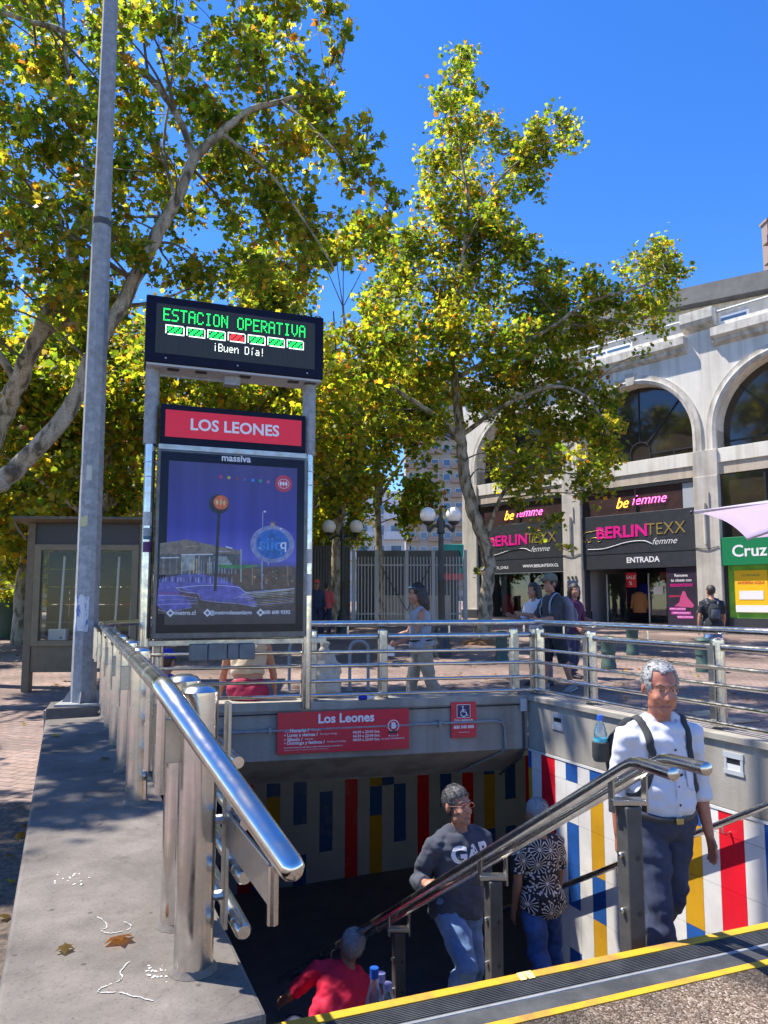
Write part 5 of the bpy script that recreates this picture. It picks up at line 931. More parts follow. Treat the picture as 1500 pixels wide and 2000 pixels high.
for c in cor: k = MB(); k.tube([V(0, 0, UZ+.31), V(c.x, c.y, UZ-.015)], .012, 8); k.build('rib', M['lightmetal'], uo); k = MB(); k.ell((c.x, c.y, UZ-.01), (.016, .016, .016), 10, 8); k.build('rib_tip', M['black'], uo)
# bits on the plaza
for (pts, l) in (([(1348, 1418), (1425, 1412), (1485, 1418), (1400, 1424)], 'flat torn cardboard sheet lying right of the railing post'), ([(1335, 1402), (1385, 1398), (1400, 1404), (1362, 1409)], 'small flat cardboard piece behind the man in white')):
    k = MB(); P = [onz(u, v-9, .012) for u, v in pts]; c = sum(P, V(0, 0, 0))/4; k.prism([(p.x-c.x, p.y-c.y) for p in P], 0, .012); o = k.build('cardboard', M['card'], None, 0); o.location = c; tag(o, l, 'cardboard')
cpn = onplane(716, 1382, BL-BN*.0, BD); k = MB(); k.tube([V(-.075, 0, .02), V(.0, 0, .022)], .02, 10); k.cm = 1; k.tube([V(.001, 0, .022), V(.075, .01, .018)], [.018, .014], 8); o = k.build('crushed_can', [M['bluecloth'], M['trim']], None, 40); o.location = (cpn.x, cpn.y, CZ); o.rotation_euler = (0, 0, bang); tag(o, 'crushed blue and silver can on the beam edge above the station sign', 'can')
p = ong(4, 1247); o = thing('street_planter', 'dark green planter with a leafy plant at the left edge', 'planter', tuple(p)); k = MB(); k.lathe([(.38, 0), (.4, .1), (.5, .95), (.54, .97), (.54, 1.05), (.46, 1.05), (.44, .95)], 18); k.build('pot', M['bollard_green'], o, 40)
PLANT = (o, V(0, 0, 1.25))
p = onY(-25, 1190, 32); p.z = gz(32); o = thing('parked_van', 'dark grey van parked far off behind the bus shelter', 'van', (p.x, p.y, p.z), R(8)); k = MB(); k.sweep([(-2.4, .35), (-2.45, .9), (-1.5, 1.1), (-.9, 1.95), (2.4, 2.0), (2.5, .35)], lambda q: V(q[0], -.95, q[1]), lambda q: V(q[0], .95, q[1])); k.build('body', mat('van_paint', (.05, .055, .06), rough=.3), o, 0, .06)
k = MB(); k.sweep([(-1.3, 1.15), (-.85, 1.8), (-.1, 1.82), (-.1, 1.15)], lambda q: V(q[0], -.962, q[1]), lambda q: V(q[0], -.952, q[1])); k.build('window', M['blueglass'], o, 0); k = MB(); k.box(.2, 1.6, -.962, -.952, 1.15, 1.75); k.build('window', M['blueglass'], o, 0)
for x in (-1.5, 1.6):
    for y in (-.9, .9): k = MB(); k.lathe([(.1, -.1), (.36, -.1), (.38, 0), (.36, .1), (.1, .1)], 18, (0, 0, 0), Matrix.Translation((x, y, .38)) @ Matrix.Rotation(R(90), 4, 'X')); k.build('wheel', M['black'], o, 40)
for y in (-.7, .7): k = MB(); k.box(-2.47, -2.4, y-.15, y+.15, .75, .95); k.build('headlight', M['trim'], o, 0, .02)
# ------------------------------------------------------------------ trees
LT = np.array([(0, -.5), (.10, -.32), (.42, -.30), (.30, -.06), (.52, .16), (.24, .18), (.0, .52), (-.24, .18), (-.52, .16), (-.30, -.06), (-.42, -.30), (-.10, -.32)])
LT3 = np.column_stack([LT, np.array([0, .0, -.08, .02, -.10, .03, -.14, .03, -.10, .02, -.08, 0])]); LT3 = np.vstack([LT3, [[0, 0, .06]]])
LTF = np.array([(12, i, (i+1) % 12) for i in range(12)])
LS = np.array([(0, -.5, 0), (.38, -.2, -.05), (.5, .2, -.1), (.12, .2, .04), (0, .5, -.1), (-.12, .2, .04), (-.5, .2, -.1), (-.38, -.2, -.05)]); LSF = np.array([(0, 1, 3), (1, 2, 3), (0, 3, 5), (3, 4, 5), (0, 5, 7), (5, 6, 7)])
PAL = np.array([(.07, .115, .016), (.115, .155, .018), (.19, .20, .02), (.25, .225, .03), (.05, .08, .016), (.30, .16, .02), (.20, .085, .02), (.13, .095, .035)])
def leaves(name, P, size, parent, hue, fine, droop=.5, small=0.0):
    n = len(P); T, F = (LT3, LTF) if fine else (LS, LSF)
    nr = RNG.normal(size=(n, 3))*.75+np.array([.1, -.15, droop]); nr /= np.linalg.norm(nr, axis=1)[:, None]
    tx = np.cross(nr, RNG.normal(size=(n, 3))); tx /= np.linalg.norm(tx, axis=1)[:, None]; ty = np.cross(nr, tx)
    sz = size*RNG.uniform(.6, 1.2, n); bend = RNG.uniform(-.5, 1.8, n)
    vv = P[:, None, :]+sz[:, None, None]*(T[None, :, 0:1]*tx[:, None, :]+T[None, :, 1:2]*ty[:, None, :]+(T[None, :, 2:3]*bend[:, None, None])*nr[:, None, :]*1.6)
    k = len(T); me = bpy.data.meshes.new(name); me.vertices.add(n*k); me.vertices.foreach_set('co', vv.reshape(-1).astype(np.float32))
    f = (F[None]+np.arange(n)[:, None, None]*k).reshape(-1, 3); me.loops.add(f.size); me.loops.foreach_set('vertex_index', f.reshape(-1).astype(np.int32)); me.polygons.add(len(f)); me.polygons.foreach_set('loop_start', np.arange(0, f.size, 3, dtype=np.int32))
    try: me.polygons.foreach_set('loop_total', np.full(len(f), 3, dtype=np.int32))
    except Exception: pass
    w0 = np.clip(hue, 0, 1)
    pr = np.stack([.22*(1-w0)+.05, .28-.1*w0, .22+.0*w0, .06+.28*w0, .12*(1-w0)+.01, .028+.07*w0, .015+.035*w0, np.full(n, .02)], 1); pr /= pr.sum(1)[:, None]
    if hue.mean() > 1.2: pr = np.tile(np.array([0, 0, .05, .2, 0, .15, .35, .25]), (n, 1))
    idx = (pr.cumsum(1) < RNG.random(n)[:, None]).sum(1).clip(0, 7); col = PAL[idx]*RNG.uniform(.75, 1.25, (n, 1))
    c = np.ones((n, len(F), 4), np.float32); c[:, :, :3] = col[:, None, :]
    at_ = me.attributes.new('leafcol', 'FLOAT_COLOR', 'FACE'); at_.data.foreach_set('color', c.reshape(-1)); me.materials.append(M['leaf']); me.update(); me.validate()
    o = bpy.data.objects.new(name, me); COL.objects.link(o); o.parent = parent; return o
def tree(label, base, limbs, blobs, size, dens, fine=True, group=None, hue0=.4, tw=.008, hang=.15, huef=None, name='plane_tree', leafy=1.0):
    """limbs: lists of (point, radius); blobs: (centre, radius)"""
    o = thing(name, label, 'tree', tuple(base), 0, group); B0 = Vector(base); k = MB(); skel = []
    for lm in limbs:
        P = catmull([Vector(p)-B0 for p, r in lm], 5); rr = np.interp(np.linspace(0, len(lm)-1, len(P)), range(len(lm)), [r for p, r in lm])
        P = [p+V(random.gauss(0, 1), random.gauss(0, 1), random.gauss(0, .5))*r*.12 for p, r in zip(P, rr)]
        k.tube(P, list(rr), 12); skel += list(zip(P, rr))
    skel = [(p, r) for p, r in skel if p.z > 1.2]; SP = np.array([tuple(p) for p, r in skel]); SR = np.array([r for p, r in skel])
    br = MB(); LP = []; LH = []
    for c, r in blobs:
        c = Vector(c)-B0; d = np.linalg.norm(SP-np.array(c), axis=1)+np.maximum(0, SP[:, 2]-c.z+.15)*2.2; i = int(d.argmin()); s = Vector(SP[i]); ln = (c-s).length
        r0 = min(SR[i]*.5, .012+ln*.007); m1 = s.lerp(c, .5)+V(random.gauss(0, .07), random.gauss(0, .07), random.gauss(0, .06)+.08)*ln
        pth = catmull([s, m1, c], 4); br.tube(pth, list(np.linspace(r0, tw, len(pth))), 6, False)
        nt = max(5, int(9*(r/.5)**.5)); tips = []
        for q in range(nt):
            dv = V(random.gauss(0, 1), random.gauss(0, 1), random.gauss(.1, .9)).normalized()*r*random.uniform(.65, 1.08); st_ = pth[random.randint(len(pth)//2, len(pth)-1)]; e = c+dv; e.z -= hang*r*random.random()*2; md = st_.lerp(e, .55)+V(0, 0, .12*r)
            tp_ = catmull([st_, md, e], 3); br.tube(tp_, list(np.linspace(tw*.8, tw*.25, len(tp_))), 4, False); tips.append((st_, md, e))
        n = int(dens*math.pi*r*r*leafy); h = hue0+random.gauss(0, .16)+(huef(c+B0) if huef else 0)
        ti = RNG.integers(0, nt, n); tt_ = RNG.uniform(.25, 1.08, n); A = np.array([[*a, *b, *cc] for a, b, cc in tips])[ti]
        t_ = tt_[:, None]; pos = (1-t_)**2*A[:, :3]+2*t_*(1-t_)*A[:, 3:6]+t_**2*A[:, 6:]; pos += RNG.normal(size=(n, 3))*np.array([.15, .15, .15])*(r**.5)
        LP.append(pos); LH.append(np.full(n, h))
    k.build('trunk', M['bark'], o, 60); stuff(br.build('branches', mat_twig, o, 60)); stuff(leaves('crown', np.vstack(LP), size, o, np.concatenate(LH)+RNG.normal(0, .08, sum(map(len, LP))), fine))
    return o
mat_twig = mat('twig_bark', (.10, .085, .06), (.17, .145, .105), scale=9, rough=.9)
def px(lst, Y0, Y1, sc=1.0):
    n = len(lst); out = []
    for i, (u, v, r) in enumerate(lst): Y = Y0+(Y1-Y0)*i/(n-1); out.append((onY(u, v, Y), r))
    return out
# centre tree
TB = ong(940, 1257); D = TB.y
lim = [px([(940, 1262, .24), (948, 1180, .18), (955, 1110, .165), (948, 1060, .165), (925, 1005, .17), (908, 930, .16), (900, 850, .14), (890, 760, .12), (884, 690, .10), (893, 600, .085), (905, 500, .065), (915, 400, .05), (900, 300, .035), (890, 180, .02), (897, 105, .012)], D, D),
  px([(902, 870, .09), (870, 825, .08), (800, 780, .07), (740, 740, .05), (690, 700, .03)], D, D-1.2), px([(889, 740, .07), (960, 700, .06), (1060, 650, .05), (1150, 590, .04), (1250, 560, .03), (1300, 530, .015)], D, D-1.5),
  px([(902, 850, .07), (980, 795, .06), (1080, 755, .045), (1150, 780, .03), (1190, 850, .02)], D, D-2), px([(912, 440, .04), (975, 350, .03), (1050, 290, .02), (1120, 262, .012)], D, D-.5), px([(890, 620, .05), (820, 520, .035), (760, 480, .02)], D, D+1.2), px([(902, 530, .04), (980, 480, .03), (1040, 500, .02)], D, D+1), px([(950, 1050, .06), (985, 960, .05), (1060, 900, .035), (1120, 870, .02)], D, D-1.5)]
bl = [(900, 108, 32), (905, 140, 30), (880, 170, 40), (915, 190, 35), (895, 235, 45), (880, 290, 55), (835, 320, 42), (850, 385, 60), (920, 365, 60), (990, 300, 50), (958, 250, 38), (1040, 262, 42), (1095, 252, 38), (1132, 272, 20), (1025, 330, 45), (1050, 300, 35), (970, 395, 45), (1040, 375, 30), (930, 440, 45),
 (825, 460, 60), (895, 475, 62), (965, 465, 60), (1028, 500, 52), (790, 530, 60), (865, 555, 75), (950, 560, 75), (1035, 570, 62), (1085, 535, 32), (1100, 600, 62), (1160, 560, 42), (1190, 605, 55), (1250, 525, 45), (1290, 500, 38), (1322, 535, 26), (1300, 580, 40), (1250, 605, 45), (1290, 640, 20), (1268, 690, 12), (1275, 480, 22), (745, 570, 45), (745, 640, 70), (820, 640, 75), (900, 650, 75), (980, 650, 75), (1060, 660, 72), (1140, 655, 55), (1210, 650, 30), (690, 650, 50), (690, 735, 60), (760, 745, 72), (840, 735, 55), (960, 740, 72), (1040, 740, 72), (1110, 735, 62), (1165, 755, 45), (1195, 805, 35), (1170, 850, 52), (1130, 820, 52), (1060, 825, 62), (990, 830, 50), (1185, 895, 40), (1150, 930, 35), (1100, 900, 42), (1020, 910, 52), (965, 890, 35), (1060, 955, 26), (1160, 968, 20), (1010, 980, 20), (1190, 958, 15), (1085, 1020, 20), (1108, 1075, 10), (1050, 1040, 12), (985, 940, 22), (930, 1115, 9), (660, 830, 40), (720, 810, 45), (780, 830, 40), (930, 780, 40), (850, 830, 30)]
s_ = D/CF; blobs = []
for u, v, r in bl:
    Y = D+random.gauss(0, 1.1); blobs.append((onY(u, v, Y), r*Y/CF*1.13))
tree('tall plane tree in the centre with crooked trunk before the arcade', TB, lim, blobs, .15, 255, True, None, .38, .009, .15)
k = MB(); k.lathe([(.6, 0), (.5, .06), (.3, .12), (.1, .15)], 16); so = k.build('soil_mound', M['soil'], None, 60); so.location = TB; tag(so, 'orange brown soil mound round the foot of the centre plane tree', 'soil', None, 'structure'); del so['label'], so['category']
# near left trees
def umax(v): return float(np.interp(v, [-400, 0, 60, 150, 210, 260, 330, 400, 430, 480, 560, 700], [640, 672, 678, 640, 690, 722, 745, 775, 780, 740, 640, 560]))
la = [px([(-330, 1480, .2), (-220, 1200, .17), (-60, 985, .145), (0, 940, .135), (60, 890, .125), (135, 800, .115), (190, 680, .11), (250, 570, .102), (300, 470, .096), (345, 390, .088), (380, 310, .075), (430, 260, .06), (490, 215, .05), (550, 198, .04), (640, 170, .015)], 9.4, 10.4),
  px([(380, 312, .055), (350, 235, .05), (300, 160, .048), (240, 120, .045), (190, 95, .042), (110, 55, .04), (50, 40, .038), (-40, 5, .03), (-150, -60, .02)], 10.1, 9.4), px([(345, 395, .03), (320, 300, .022), (330, 200, .018), (345, 60, .012), (340, -80, .008)], 10, 10.3), px([(550, 200, .03), (600, 240, .02), (660, 300, .015), (740, 380, .010), (775, 410, .006)], 10.3, 9.6), px([(430, 258, .03), (520, 330, .02), (600, 440, .014), (650, 520, .008)], 10.2, 10)]
la.append([(onY(-220, 1200, 9.4), .12), (V(-6.2, 7.9, 4.2), .09), (V(-5.8, 5.6, 5.4), .06), (V(-5.2, 4.0, 6.2), .03)]); ba = []; bb = []  # appended limb is unseen, added to carry the shade clumps
rr_ = random.Random(3)
for gu in range(-300, 800, 72):
    for gv in range(-260, 620, 72):
        u = gu+rr_.uniform(-30, 30); v = gv+rr_.uniform(-30, 30); r = rr_.uniform(40, 68)
        if u+r*.72 > umax(v): continue
        if 190 < v < 330 and 250 < u < 420 and rr_.random() < .6: continue
        lowcut = 640 if u < 260 else 560
        if rr_.random() < .10: continue
        if v > lowcut: continue
        Y = rr_.uniform(9.4, 13) if u > 300 else rr_.uniform(8.2, 12.8); e = (onY(u, v, Y), r*Y/CF*1.12)
        (ba if (u > 150 or rr_.random() < .3) else bb).append(e)
for u, v, r, Y in ((722, 228, 16, 6.2), (735, 262, 14, 6.2), (700, 250, 24, 6.6), (715, 300, 28, 6.4), (745, 350, 30, 6.4), (765, 395, 28, 6.3), (750, 430, 24, 6.5), (690, 340, 36, 6.8), (640, 20, 40, 8), (665, 60, 26, 8), (655, 110, 26, 8), (620, 200, 40, 7.5)): Y += 3; ba.append((onY(u, v, Y), r*Y/CF))
for _ in range(17): z = rr_.uniform(5, 7.2); ba.append((V(rr_.uniform(-6.6, -4.2), rr_.uniform(4.2, 6.3), z), rr_.uniform(.35, .6)))  # off-frame crown clumps, added to dapple the ledge and ground with shade
for _ in range(15): ba.append((V(rr_.uniform(-9.5, -6.4), rr_.uniform(3.4, 7.8), rr_.uniform(5, 7)), rr_.uniform(.4, .65)))  # more unseen clumps, added to shade the ground further left
la.append([(onY(-220, 1200, 9.4), .1), (V(-7.6, 7.4, 4.6), .07), (V(-8.2, 5.4, 5.8), .04)])  # unseen limb added for the outer shade clumps
hf = lambda p: .10 if p.x > -2 else 0.0
tree('leaning plane tree whose long mottled limb crosses behind the street pole', onY(-330, 1480, 9.4)*1.0 if False else V(onY(-330, 1480, 9.4).x, 9.4, 0), la, ba, .132, 320, True, None, .40, .006, .2, hf)
lb = [px([(-150, 1400, .2), (-70, 1050, .17), (0, 830, .15), (30, 760, .14), (60, 690, .125), (100, 600, .115), (130, 540, .10), (150, 450, .085), (172, 380, .065), (160, 260, .04), (130, 120, .025), (120, -60, .012)], 11.5, 10.5), px([(85, 650, .06), (150, 625, .05), (230, 600, .04), (300, 590, .025), (380, 560, .012)], 11.2, 10.6), px([(35, 750, .07), (-30, 640, .05), (-90, 480, .03), (-140, 300, .015)], 11.3, 11.5), px([(140, 480, .04), (70, 380, .03), (10, 300, .02), (-60, 240, .01)], 10.9, 11.2)]
tree('second leaning plane tree at far left, its pale trunk left of the street pole', V(onY(-150, 1400, 11.5).x, 11.5, 0), lb, bb, .132, 330, True, None, .42, .007, .2)
# background trees
def bgtree(u, Y, h, cr, label, hue, n=16, size=.24, dens=200, lean=0, group='plane trees along the far side of the plaza'):
    p = onY(u, 1172, Y); g = gz(Y); b = V(p.x, Y, g); top = V(p.x+lean+random.uniform(-.6, .6), Y, g+h*.75)
    lm = [[(b, .2), (b.lerp(top, .3)+V(random.uniform(-.3, .3), 0, 0), .16), (b.lerp(top, .65)+V(random.uniform(-.5, .5), 0, 0), .1), (top, .04)]]
    for q in range(4):
        s = b.lerp(top, random.uniform(.3, .6)); a = random.uniform(0, 6.28); lm.append([(s, .08), (s+V(math.cos(a)*cr*.4, math.sin(a)*cr*.4, h*.12), .05), (s+V(math.cos(a)*cr*.85, math.sin(a)*cr*.85, h*.22), .02)])
    bs = []
    for q in range(n):
        while True:
            v = V(random.uniform(-1, 1), random.uniform(-1, 1), random.uniform(-1, 1))
            if v.length < 1: break
        bs.append((V(top.x+v.x*cr, Y+v.y*cr, g+h*.62+v.z*h*.38), cr*random.uniform(.28, .42)))
    tree(label, b, lm, bs, size, dens, False, group, hue, .012, .15)
BG = [(-130, 17, 9, 3.6, 'background plane tree at the far left edge, beyond the leaning trunks', .5), (40, 19, 9.5, 3.6, 'background plane tree directly behind the left half of the bus shelter', .5), (215, 17, 8.0, 3.0, 'background plane tree between the bus shelter and the totem', .6), (330, 21, 9.5, 3.4, 'background plane tree behind the left half of the poster', .55), (455, 18, 8.6, 3.0, 'background plane tree behind the right half of the poster', .5), (560, 24, 12.5, 3.8, 'background plane tree just right of the message board', .35), (655, 27, 16.5, 3.6, 'background plane tree above the grey fence', .3), (745, 30, 15, 3.2, 'background plane tree above the barred gate', .4), (120, 30, 10, 4.5, 'distant plane tree seen above the bus shelter roof', .5), (-40, 34, 11, 5, 'distant plane tree behind the parked van', .45), (300, 36, 12, 5, 'distant plane tree behind the totem, in the second row', .45), (480, 40, 13, 5, 'farthest plane tree behind the poster', .4), (-20, 25, 7.5, 3.4, 'low bushy plane tree behind the left edge of the bus shelter', .55), (150, 24, 7.2, 3.2, 'low bushy plane tree right behind the street pole', .6), (250, 27, 8, 3.4, 'low bushy plane tree just left of the totem', .5), (400, 29, 8.5, 3.6, 'low bushy plane tree behind the centre of the poster', .5), (590, 33, 9, 3.6, 'low bushy plane tree above the white apartment block', .35)]
for u, Y, h, cr, l, hu in BG: bgtree(u, Y, h, cr, l, hu, 22 if Y < 25 else 18, .17 if Y < 25 else .24, 190 if Y < 25 else 125)
# hanging dry twigs (part of the left canopy)
# hedge above the fence and planter plant
hp = np.array([(onY(random.uniform(600, 690), 1000, 33).x, 33+random.gauss(0, .4), 3.2+gz(33)+abs(random.gauss(0, .5))) for _ in range(900)]); hb = thing('hedge', 'pale green shrub growing over the top of the grey metal fence', 'shrub', (onY(645, 1100, 33).x, 33, gz(33))); k = MB(); [k.tube([V(x, 0, 0), V(x+.1, 0, 3.2), V(x+.2, .1, 3.9)], [.05, .03, .01], 6) for x in (-.7, 0, .6)]; k.build('stem', mat_twig, hb); stuff(leaves('foliage', hp-np.array(hb.location), .13, hb, np.full(900, .1), False))
o, c = PLANT; pp_ = RNG.normal(size=(260, 3))*np.array([.3, .3, .22])+np.array(c); k = MB(); [k.tube([V(0, 0, .9), V(random.uniform(-.3, .3), random.uniform(-.3, .3), 1.4)], .012, 5) for _ in range(6)]; k.build('stem', mat_twig, o); stuff(leaves('foliage', pp_, .16, o, np.full(260, .35), False))
# fallen leaves
fp = []
for _ in range(650):
    Y = random.uniform(2.2, 16); X = random.uniform(-9, 6)
    q = V(X, Y, 0)
    if Y < 7.6 and -1.5-(Y-1.7)*.45 < X < 3.4: continue
    fp.append((X, Y, gz(Y)+.022))
for _ in range(160): q = FL-B_*random.uniform(.62, 1.7)+A_*random.uniform(-.5, 4); fp.append((q.x, q.y, .02))
for _ in range(4): q = FL-B_*random.uniform(.1, .5)+A_*random.uniform(.4, 4); fp.append((q.x, q.y, CZ+.012))
lv = leaves('fallen_leaves', np.array(fp), .07, None, np.full(len(fp), 1.3), True, 4.0); stuff(lv)
# ------------------------------------------------------------------ people
def remesh(mb, vox, it=3, name='body', disp=0, dscale=9, seed=0):
    me = bpy.data.meshes.new('tmp'); me.from_pydata(mb.v, [], mb.f); o = bpy.data.objects.new('tmp', me)
    bm = bmesh.new(); bm.from_mesh(me); bmesh.ops.recalc_face_normals(bm, faces=bm.faces); bm.to_mesh(me); bm.free()
    r = o.modifiers.new('r', 'REMESH'); r.mode = 'VOXEL'; r.voxel_size = vox; s = o.modifiers.new('s', 'SMOOTH'); s.factor = .5; s.iterations = it
    m2 = evalmesh(o); bpy.data.meshes.remove(me)
    m2.polygons.foreach_set('use_smooth', [True]*len(m2.polygons)); m2.name = name
    if disp:
        n = len(m2.vertices); co = np.empty(n*3, np.float32); no = np.empty(n*3, np.float32); m2.vertices.foreach_get('co', co); m2.vertices.foreach_get('normal', no); co = co.reshape(-1, 3); no = no.reshape(-1, 3)
        a = np.array([noise.noise((x*dscale+seed, y*dscale, z*dscale*1.5+x*dscale*.6))+.5*noise.noise((x*dscale*2.4+z*dscale*1.1, y*dscale*2.2, z*dscale*3.2+seed)) for x, y, z in co.tolist()]); b = np.array([noise.noise((x*dscale*.5+3, y*dscale*.5+7, z*dscale*.75+seed)) for x, y, z in co.tolist()])
        co += no*((a*disp-np.abs(b)*disp*.8+disp*.45)[:, None]); m2.vertices.foreach_set('co', co.reshape(-1).astype(np.float32))
    m2.update(); return m2
def rot(v, ax, a): return Matrix.Rotation(a, 3, ax) @ v
def human(label, pos, phi, h, lean=0, side=0, twist=0, yaw=0, pitch=0, armR=(5, 8, 15), armL=(5, 8, 15), legR=(0, 3, 4), legL=(0, 3, 4), top='tee', top_m=None, bot='long', bot_m=None, hair='short', hair_m=None, skin=None, vox=.012, pelvis=None, shoe_m=None, cap=None, extra=None, belly=0, sleeve=.55, female=False, hem=-.06, footz=None, toe=True, group=None, jacket=None, facedetail=True, bulk=1.0, hs=1.06, hl=.215, tuck=False, slim=0):
    k = h/1.75; T = thing('person', label, 'person', tuple(pos), R(phi), group); skin = skin or SKIN
    # pelvis-local joints
    tw_ = Matrix.Rotation(R(twist), 3, 'Z') @ Matrix.Rotation(R(side), 3, 'Y') @ Matrix.Rotation(R(lean), 3, 'X')
    def tor(x, y, z): return tw_ @ V(x*k, y*k, z*k)
    J = {}; limbs = {}
    sw = (.165 if female else .185)*bulk
    for nm, s, A, Lg in (('R', -1, armR, legR), ('L', 1, armL, legL)):
        sh = tor(s*sw, .0, .415)
        if isinstance(A, dict):                                # two bone reach towards a point given in thing space relative to pelvis later
            J['ik'+nm] = A
        hip = V(s*.09*k, 0, -.02*k); fl, ab, kn = Lg
        d = rot(rot(V(0, 0, -1), 'Y', -s*R(ab)), 'X', -R(fl)); kneep = hip+d*.43*k; d2 = rot(rot(V(0, 0, -1), 'Y', -s*R(ab*.5)), 'X', -R(fl-kn)); ank = kneep+d2*.41*k
        J['sh'+nm], J['hip'+nm], J['kn'+nm], J['an'+nm], J['d2'+nm] = sh, hip, kneep, ank, d2
    low = min(J['anR'].z, J['anL'].z)-.075*k
    pz = -low if pelvis is None else pelvis
    PV = V(0, 0, pz)
    for nm, s, A in (('R', -1, armR), ('L', 1, armL)):
        sh = J['sh'+nm]
        if isinstance(A, dict):
            inv = Matrix.Rotation(-R(phi), 3, 'Z'); t = inv @ (Vector(A['to'])-Vector(pos))-PV; l1, l2 = .285*k, .25*k; dv = t-sh; dd = min(dv.length, (l1+l2)*.985); dv = dv.normalized()*dd; a = (l1*l1-l2*l2+dd*dd)/(2*dd); hh_ = math.sqrt(max(0, l1*l1-a*a)); pl_ = Vector(A.get('pole', (s*.6, .5, -.6))); pl_ = (pl_-dv.normalized()*pl_.dot(dv.normalized())).normalized(); el = sh+dv.normalized()*a+pl_*hh_; wr_ = sh+dv
        else:
            fl, ab, eb = A; d = rot(rot(V(0, 0, -1), 'Y', -s*R(ab)), 'X', -R(fl)); d = Matrix.Rotation(R(twist), 3, 'Z') @ d; el = sh+d*.285*k; d2 = rot(rot(V(0, 0, -1), 'Y', -s*R(ab*.4)), 'X', -R(fl+eb)); d2 = Matrix.Rotation(R(twist), 3, 'Z') @ d2; wr_ = el+d2*.25*k
        J['el'+nm], J['wr'+nm] = el, wr_
    for q in list(J):
        if isinstance(J[q], Vector) and not q.startswith('d2'): J[q] = J[q]+PV
    def t3(x, y, z): return tor(x, y, z)+PV
    bd = .9 if female else 1
    def torso(mb, inf, z0, z1, dz=0):
        st = [(-.13, .10, .085, 0), (-.08, .155, .115, .01), (0, .168, .122+belly*.3, .005-belly*.3), (.10, .15*bd, .112+belly, -.005-belly*.6), (.20, .148*bd, .112+belly*.6, -.005-belly*.4), (.31, .165*bd, .12, -.004), (.40, .172*bd, .112, .0), (.455, .14*bd, .09, .005), (.495, .085, .068, .01), (.52, .062, .06, .012)]
        zs = sorted(set([z0]+[s[0] for s in st if z0 < s[0] < z1]+[z1])); A_s = np.array(st); P = []; rr = []
        for z in zs: rx, ry, yo = (np.interp(z, A_s[:, 0], A_s[:, i]) for i in (1, 2, 3)); P.append(t3(0, yo, z)); fl_ = dz*max(0, min(1, (.08-z)/.12)); rr.append((rx*k*bulk+inf+fl_, ry*k+inf+fl_))
        mb.tube(P, rr, 20, True, side=tw_ @ V(1, 0, 0))
        return mb
    def arm(mb, nm, inf, t1, cap_=True, r0=1):
        S, E, Wr = J['sh'+nm], J['el'+nm], J['wr'+nm]; s = -1 if nm == 'R' else 1
        seg = [(S+tor(-s*.05, 0, .005), .055), (S, .056), (S.lerp(E, .35), .049), (S.lerp(E, .75), .042), (E, .039), (E.lerp(Wr, .25), .041), (E.lerp(Wr, .7), .031), (Wr, .026)]
        ts2 = [-.1, 0, .18, .4, .54, .66, .86, 1.0]; n = sum(1 for t in ts2 if t <= t1+1e-6); P = [p for p, r in seg[:n]]; rr = [(r*k*(.88 if female else 1+(bulk-1)*.45)+inf*(1 if i > 1 else .8)) for i, (p, r) in enumerate(seg[:n])]
        if n < len(seg): f_ = (t1-ts2[n-1])/(ts2[n]-ts2[n-1]); P.append(P[-1].lerp(seg[n][0], f_)); rr.append(rr[-1]*(1-f_)+(seg[n][1]*k+inf)*f_)
        mb.tube(P, rr, 12)
    def leg(mb, nm, inf, t1, flare=0):
        Hp, K_, An = J['hip'+nm], J['kn'+nm], J['an'+nm]; s = -1 if nm == 'R' else 1
        seg = [(-.06, Hp+V(0, 0, .05*k), .095), (0, Hp, .095), (.2, Hp.lerp(K_, .4), .08), (.4, Hp.lerp(K_, .8), .062), (.5, K_, .057), (.62, K_.lerp(An, .25)+V(0, .012*k, 0), .058), (.8, K_.lerp(An, .6), .045), (.93, K_.lerp(An, .88), .036), (1.0, An, .038)]
        P = []; rr = []
        for i, (t, p, r) in enumerate(seg):
            if t <= t1: P.append(p); rr.append(r*k+inf+flare*max(0, t-.3)*k)
            else: f_ = (t1-seg[i-1][0])/(t-seg[i-1][0]); P.append(seg[i-1][1].lerp(p, f_)); rr.append(rr[-1]+f_*.0+0); break
        mb.tube(P, rr, 12)
    # ---- body
    b = MB(); torso(b, 0, -.13, .52); HC = t3(0, -.016, .508); HR = tw_ @ Matrix.Rotation(R(yaw), 3, 'Z') @ Matrix.Rotation(R(pitch), 3, 'X') @ Matrix.Rotation(-R(lean)*.75, 3, 'X') @ Matrix.Rotation(-R(side)*.6, 3, 'Y')
    hk = k*hs
    def hd(x, y, z): return HC+HR @ V(x*hk, y*hk, z*hk)
    [b.tube([t3(s*.02, .012, .49), t3(s*(sw-.03), .005, .43)], [.05*k, .042*k], 10) for s in (-1, 1)]; b.tube([t3(0, .01, .46), t3(0, .004, .51), hd(0, .0, .06), hd(0, -.005, .1)], [.07*k, .06*k, .058*k, .052*k], 14)
    b.ell(hd(0, .012, .185), (.079*hk, .096*hk, .093*hk), 24, 16, HR); b.ell(hd(0, -.03, .115), (.066*hk, .062*hk, .082*hk), 20, 14, HR); b.ell(hd(0, -.072, .052), (.03*hk, .024*hk, .022*hk), 12, 10, HR)
    for s in (-1, 1):
        b.ell(hd(s*.047, -.022, .075), (.02*hk, .04*hk, .03*hk), 12, 8, HR); b.ell(hd(s*.038, -.068, .112), (.022*hk, .02*hk, .02*hk), 12, 8, HR); b.ell(hd(s*.080, .012, .142), (.010*hk, .020*hk, .034*hk), 12, 10, HR @ Matrix.Rotation(R(s*18), 3, 'Z'))
    b.ell(hd(0, -.078, .172), (.05*hk, .014*hk, .012*hk), 14, 8, HR)
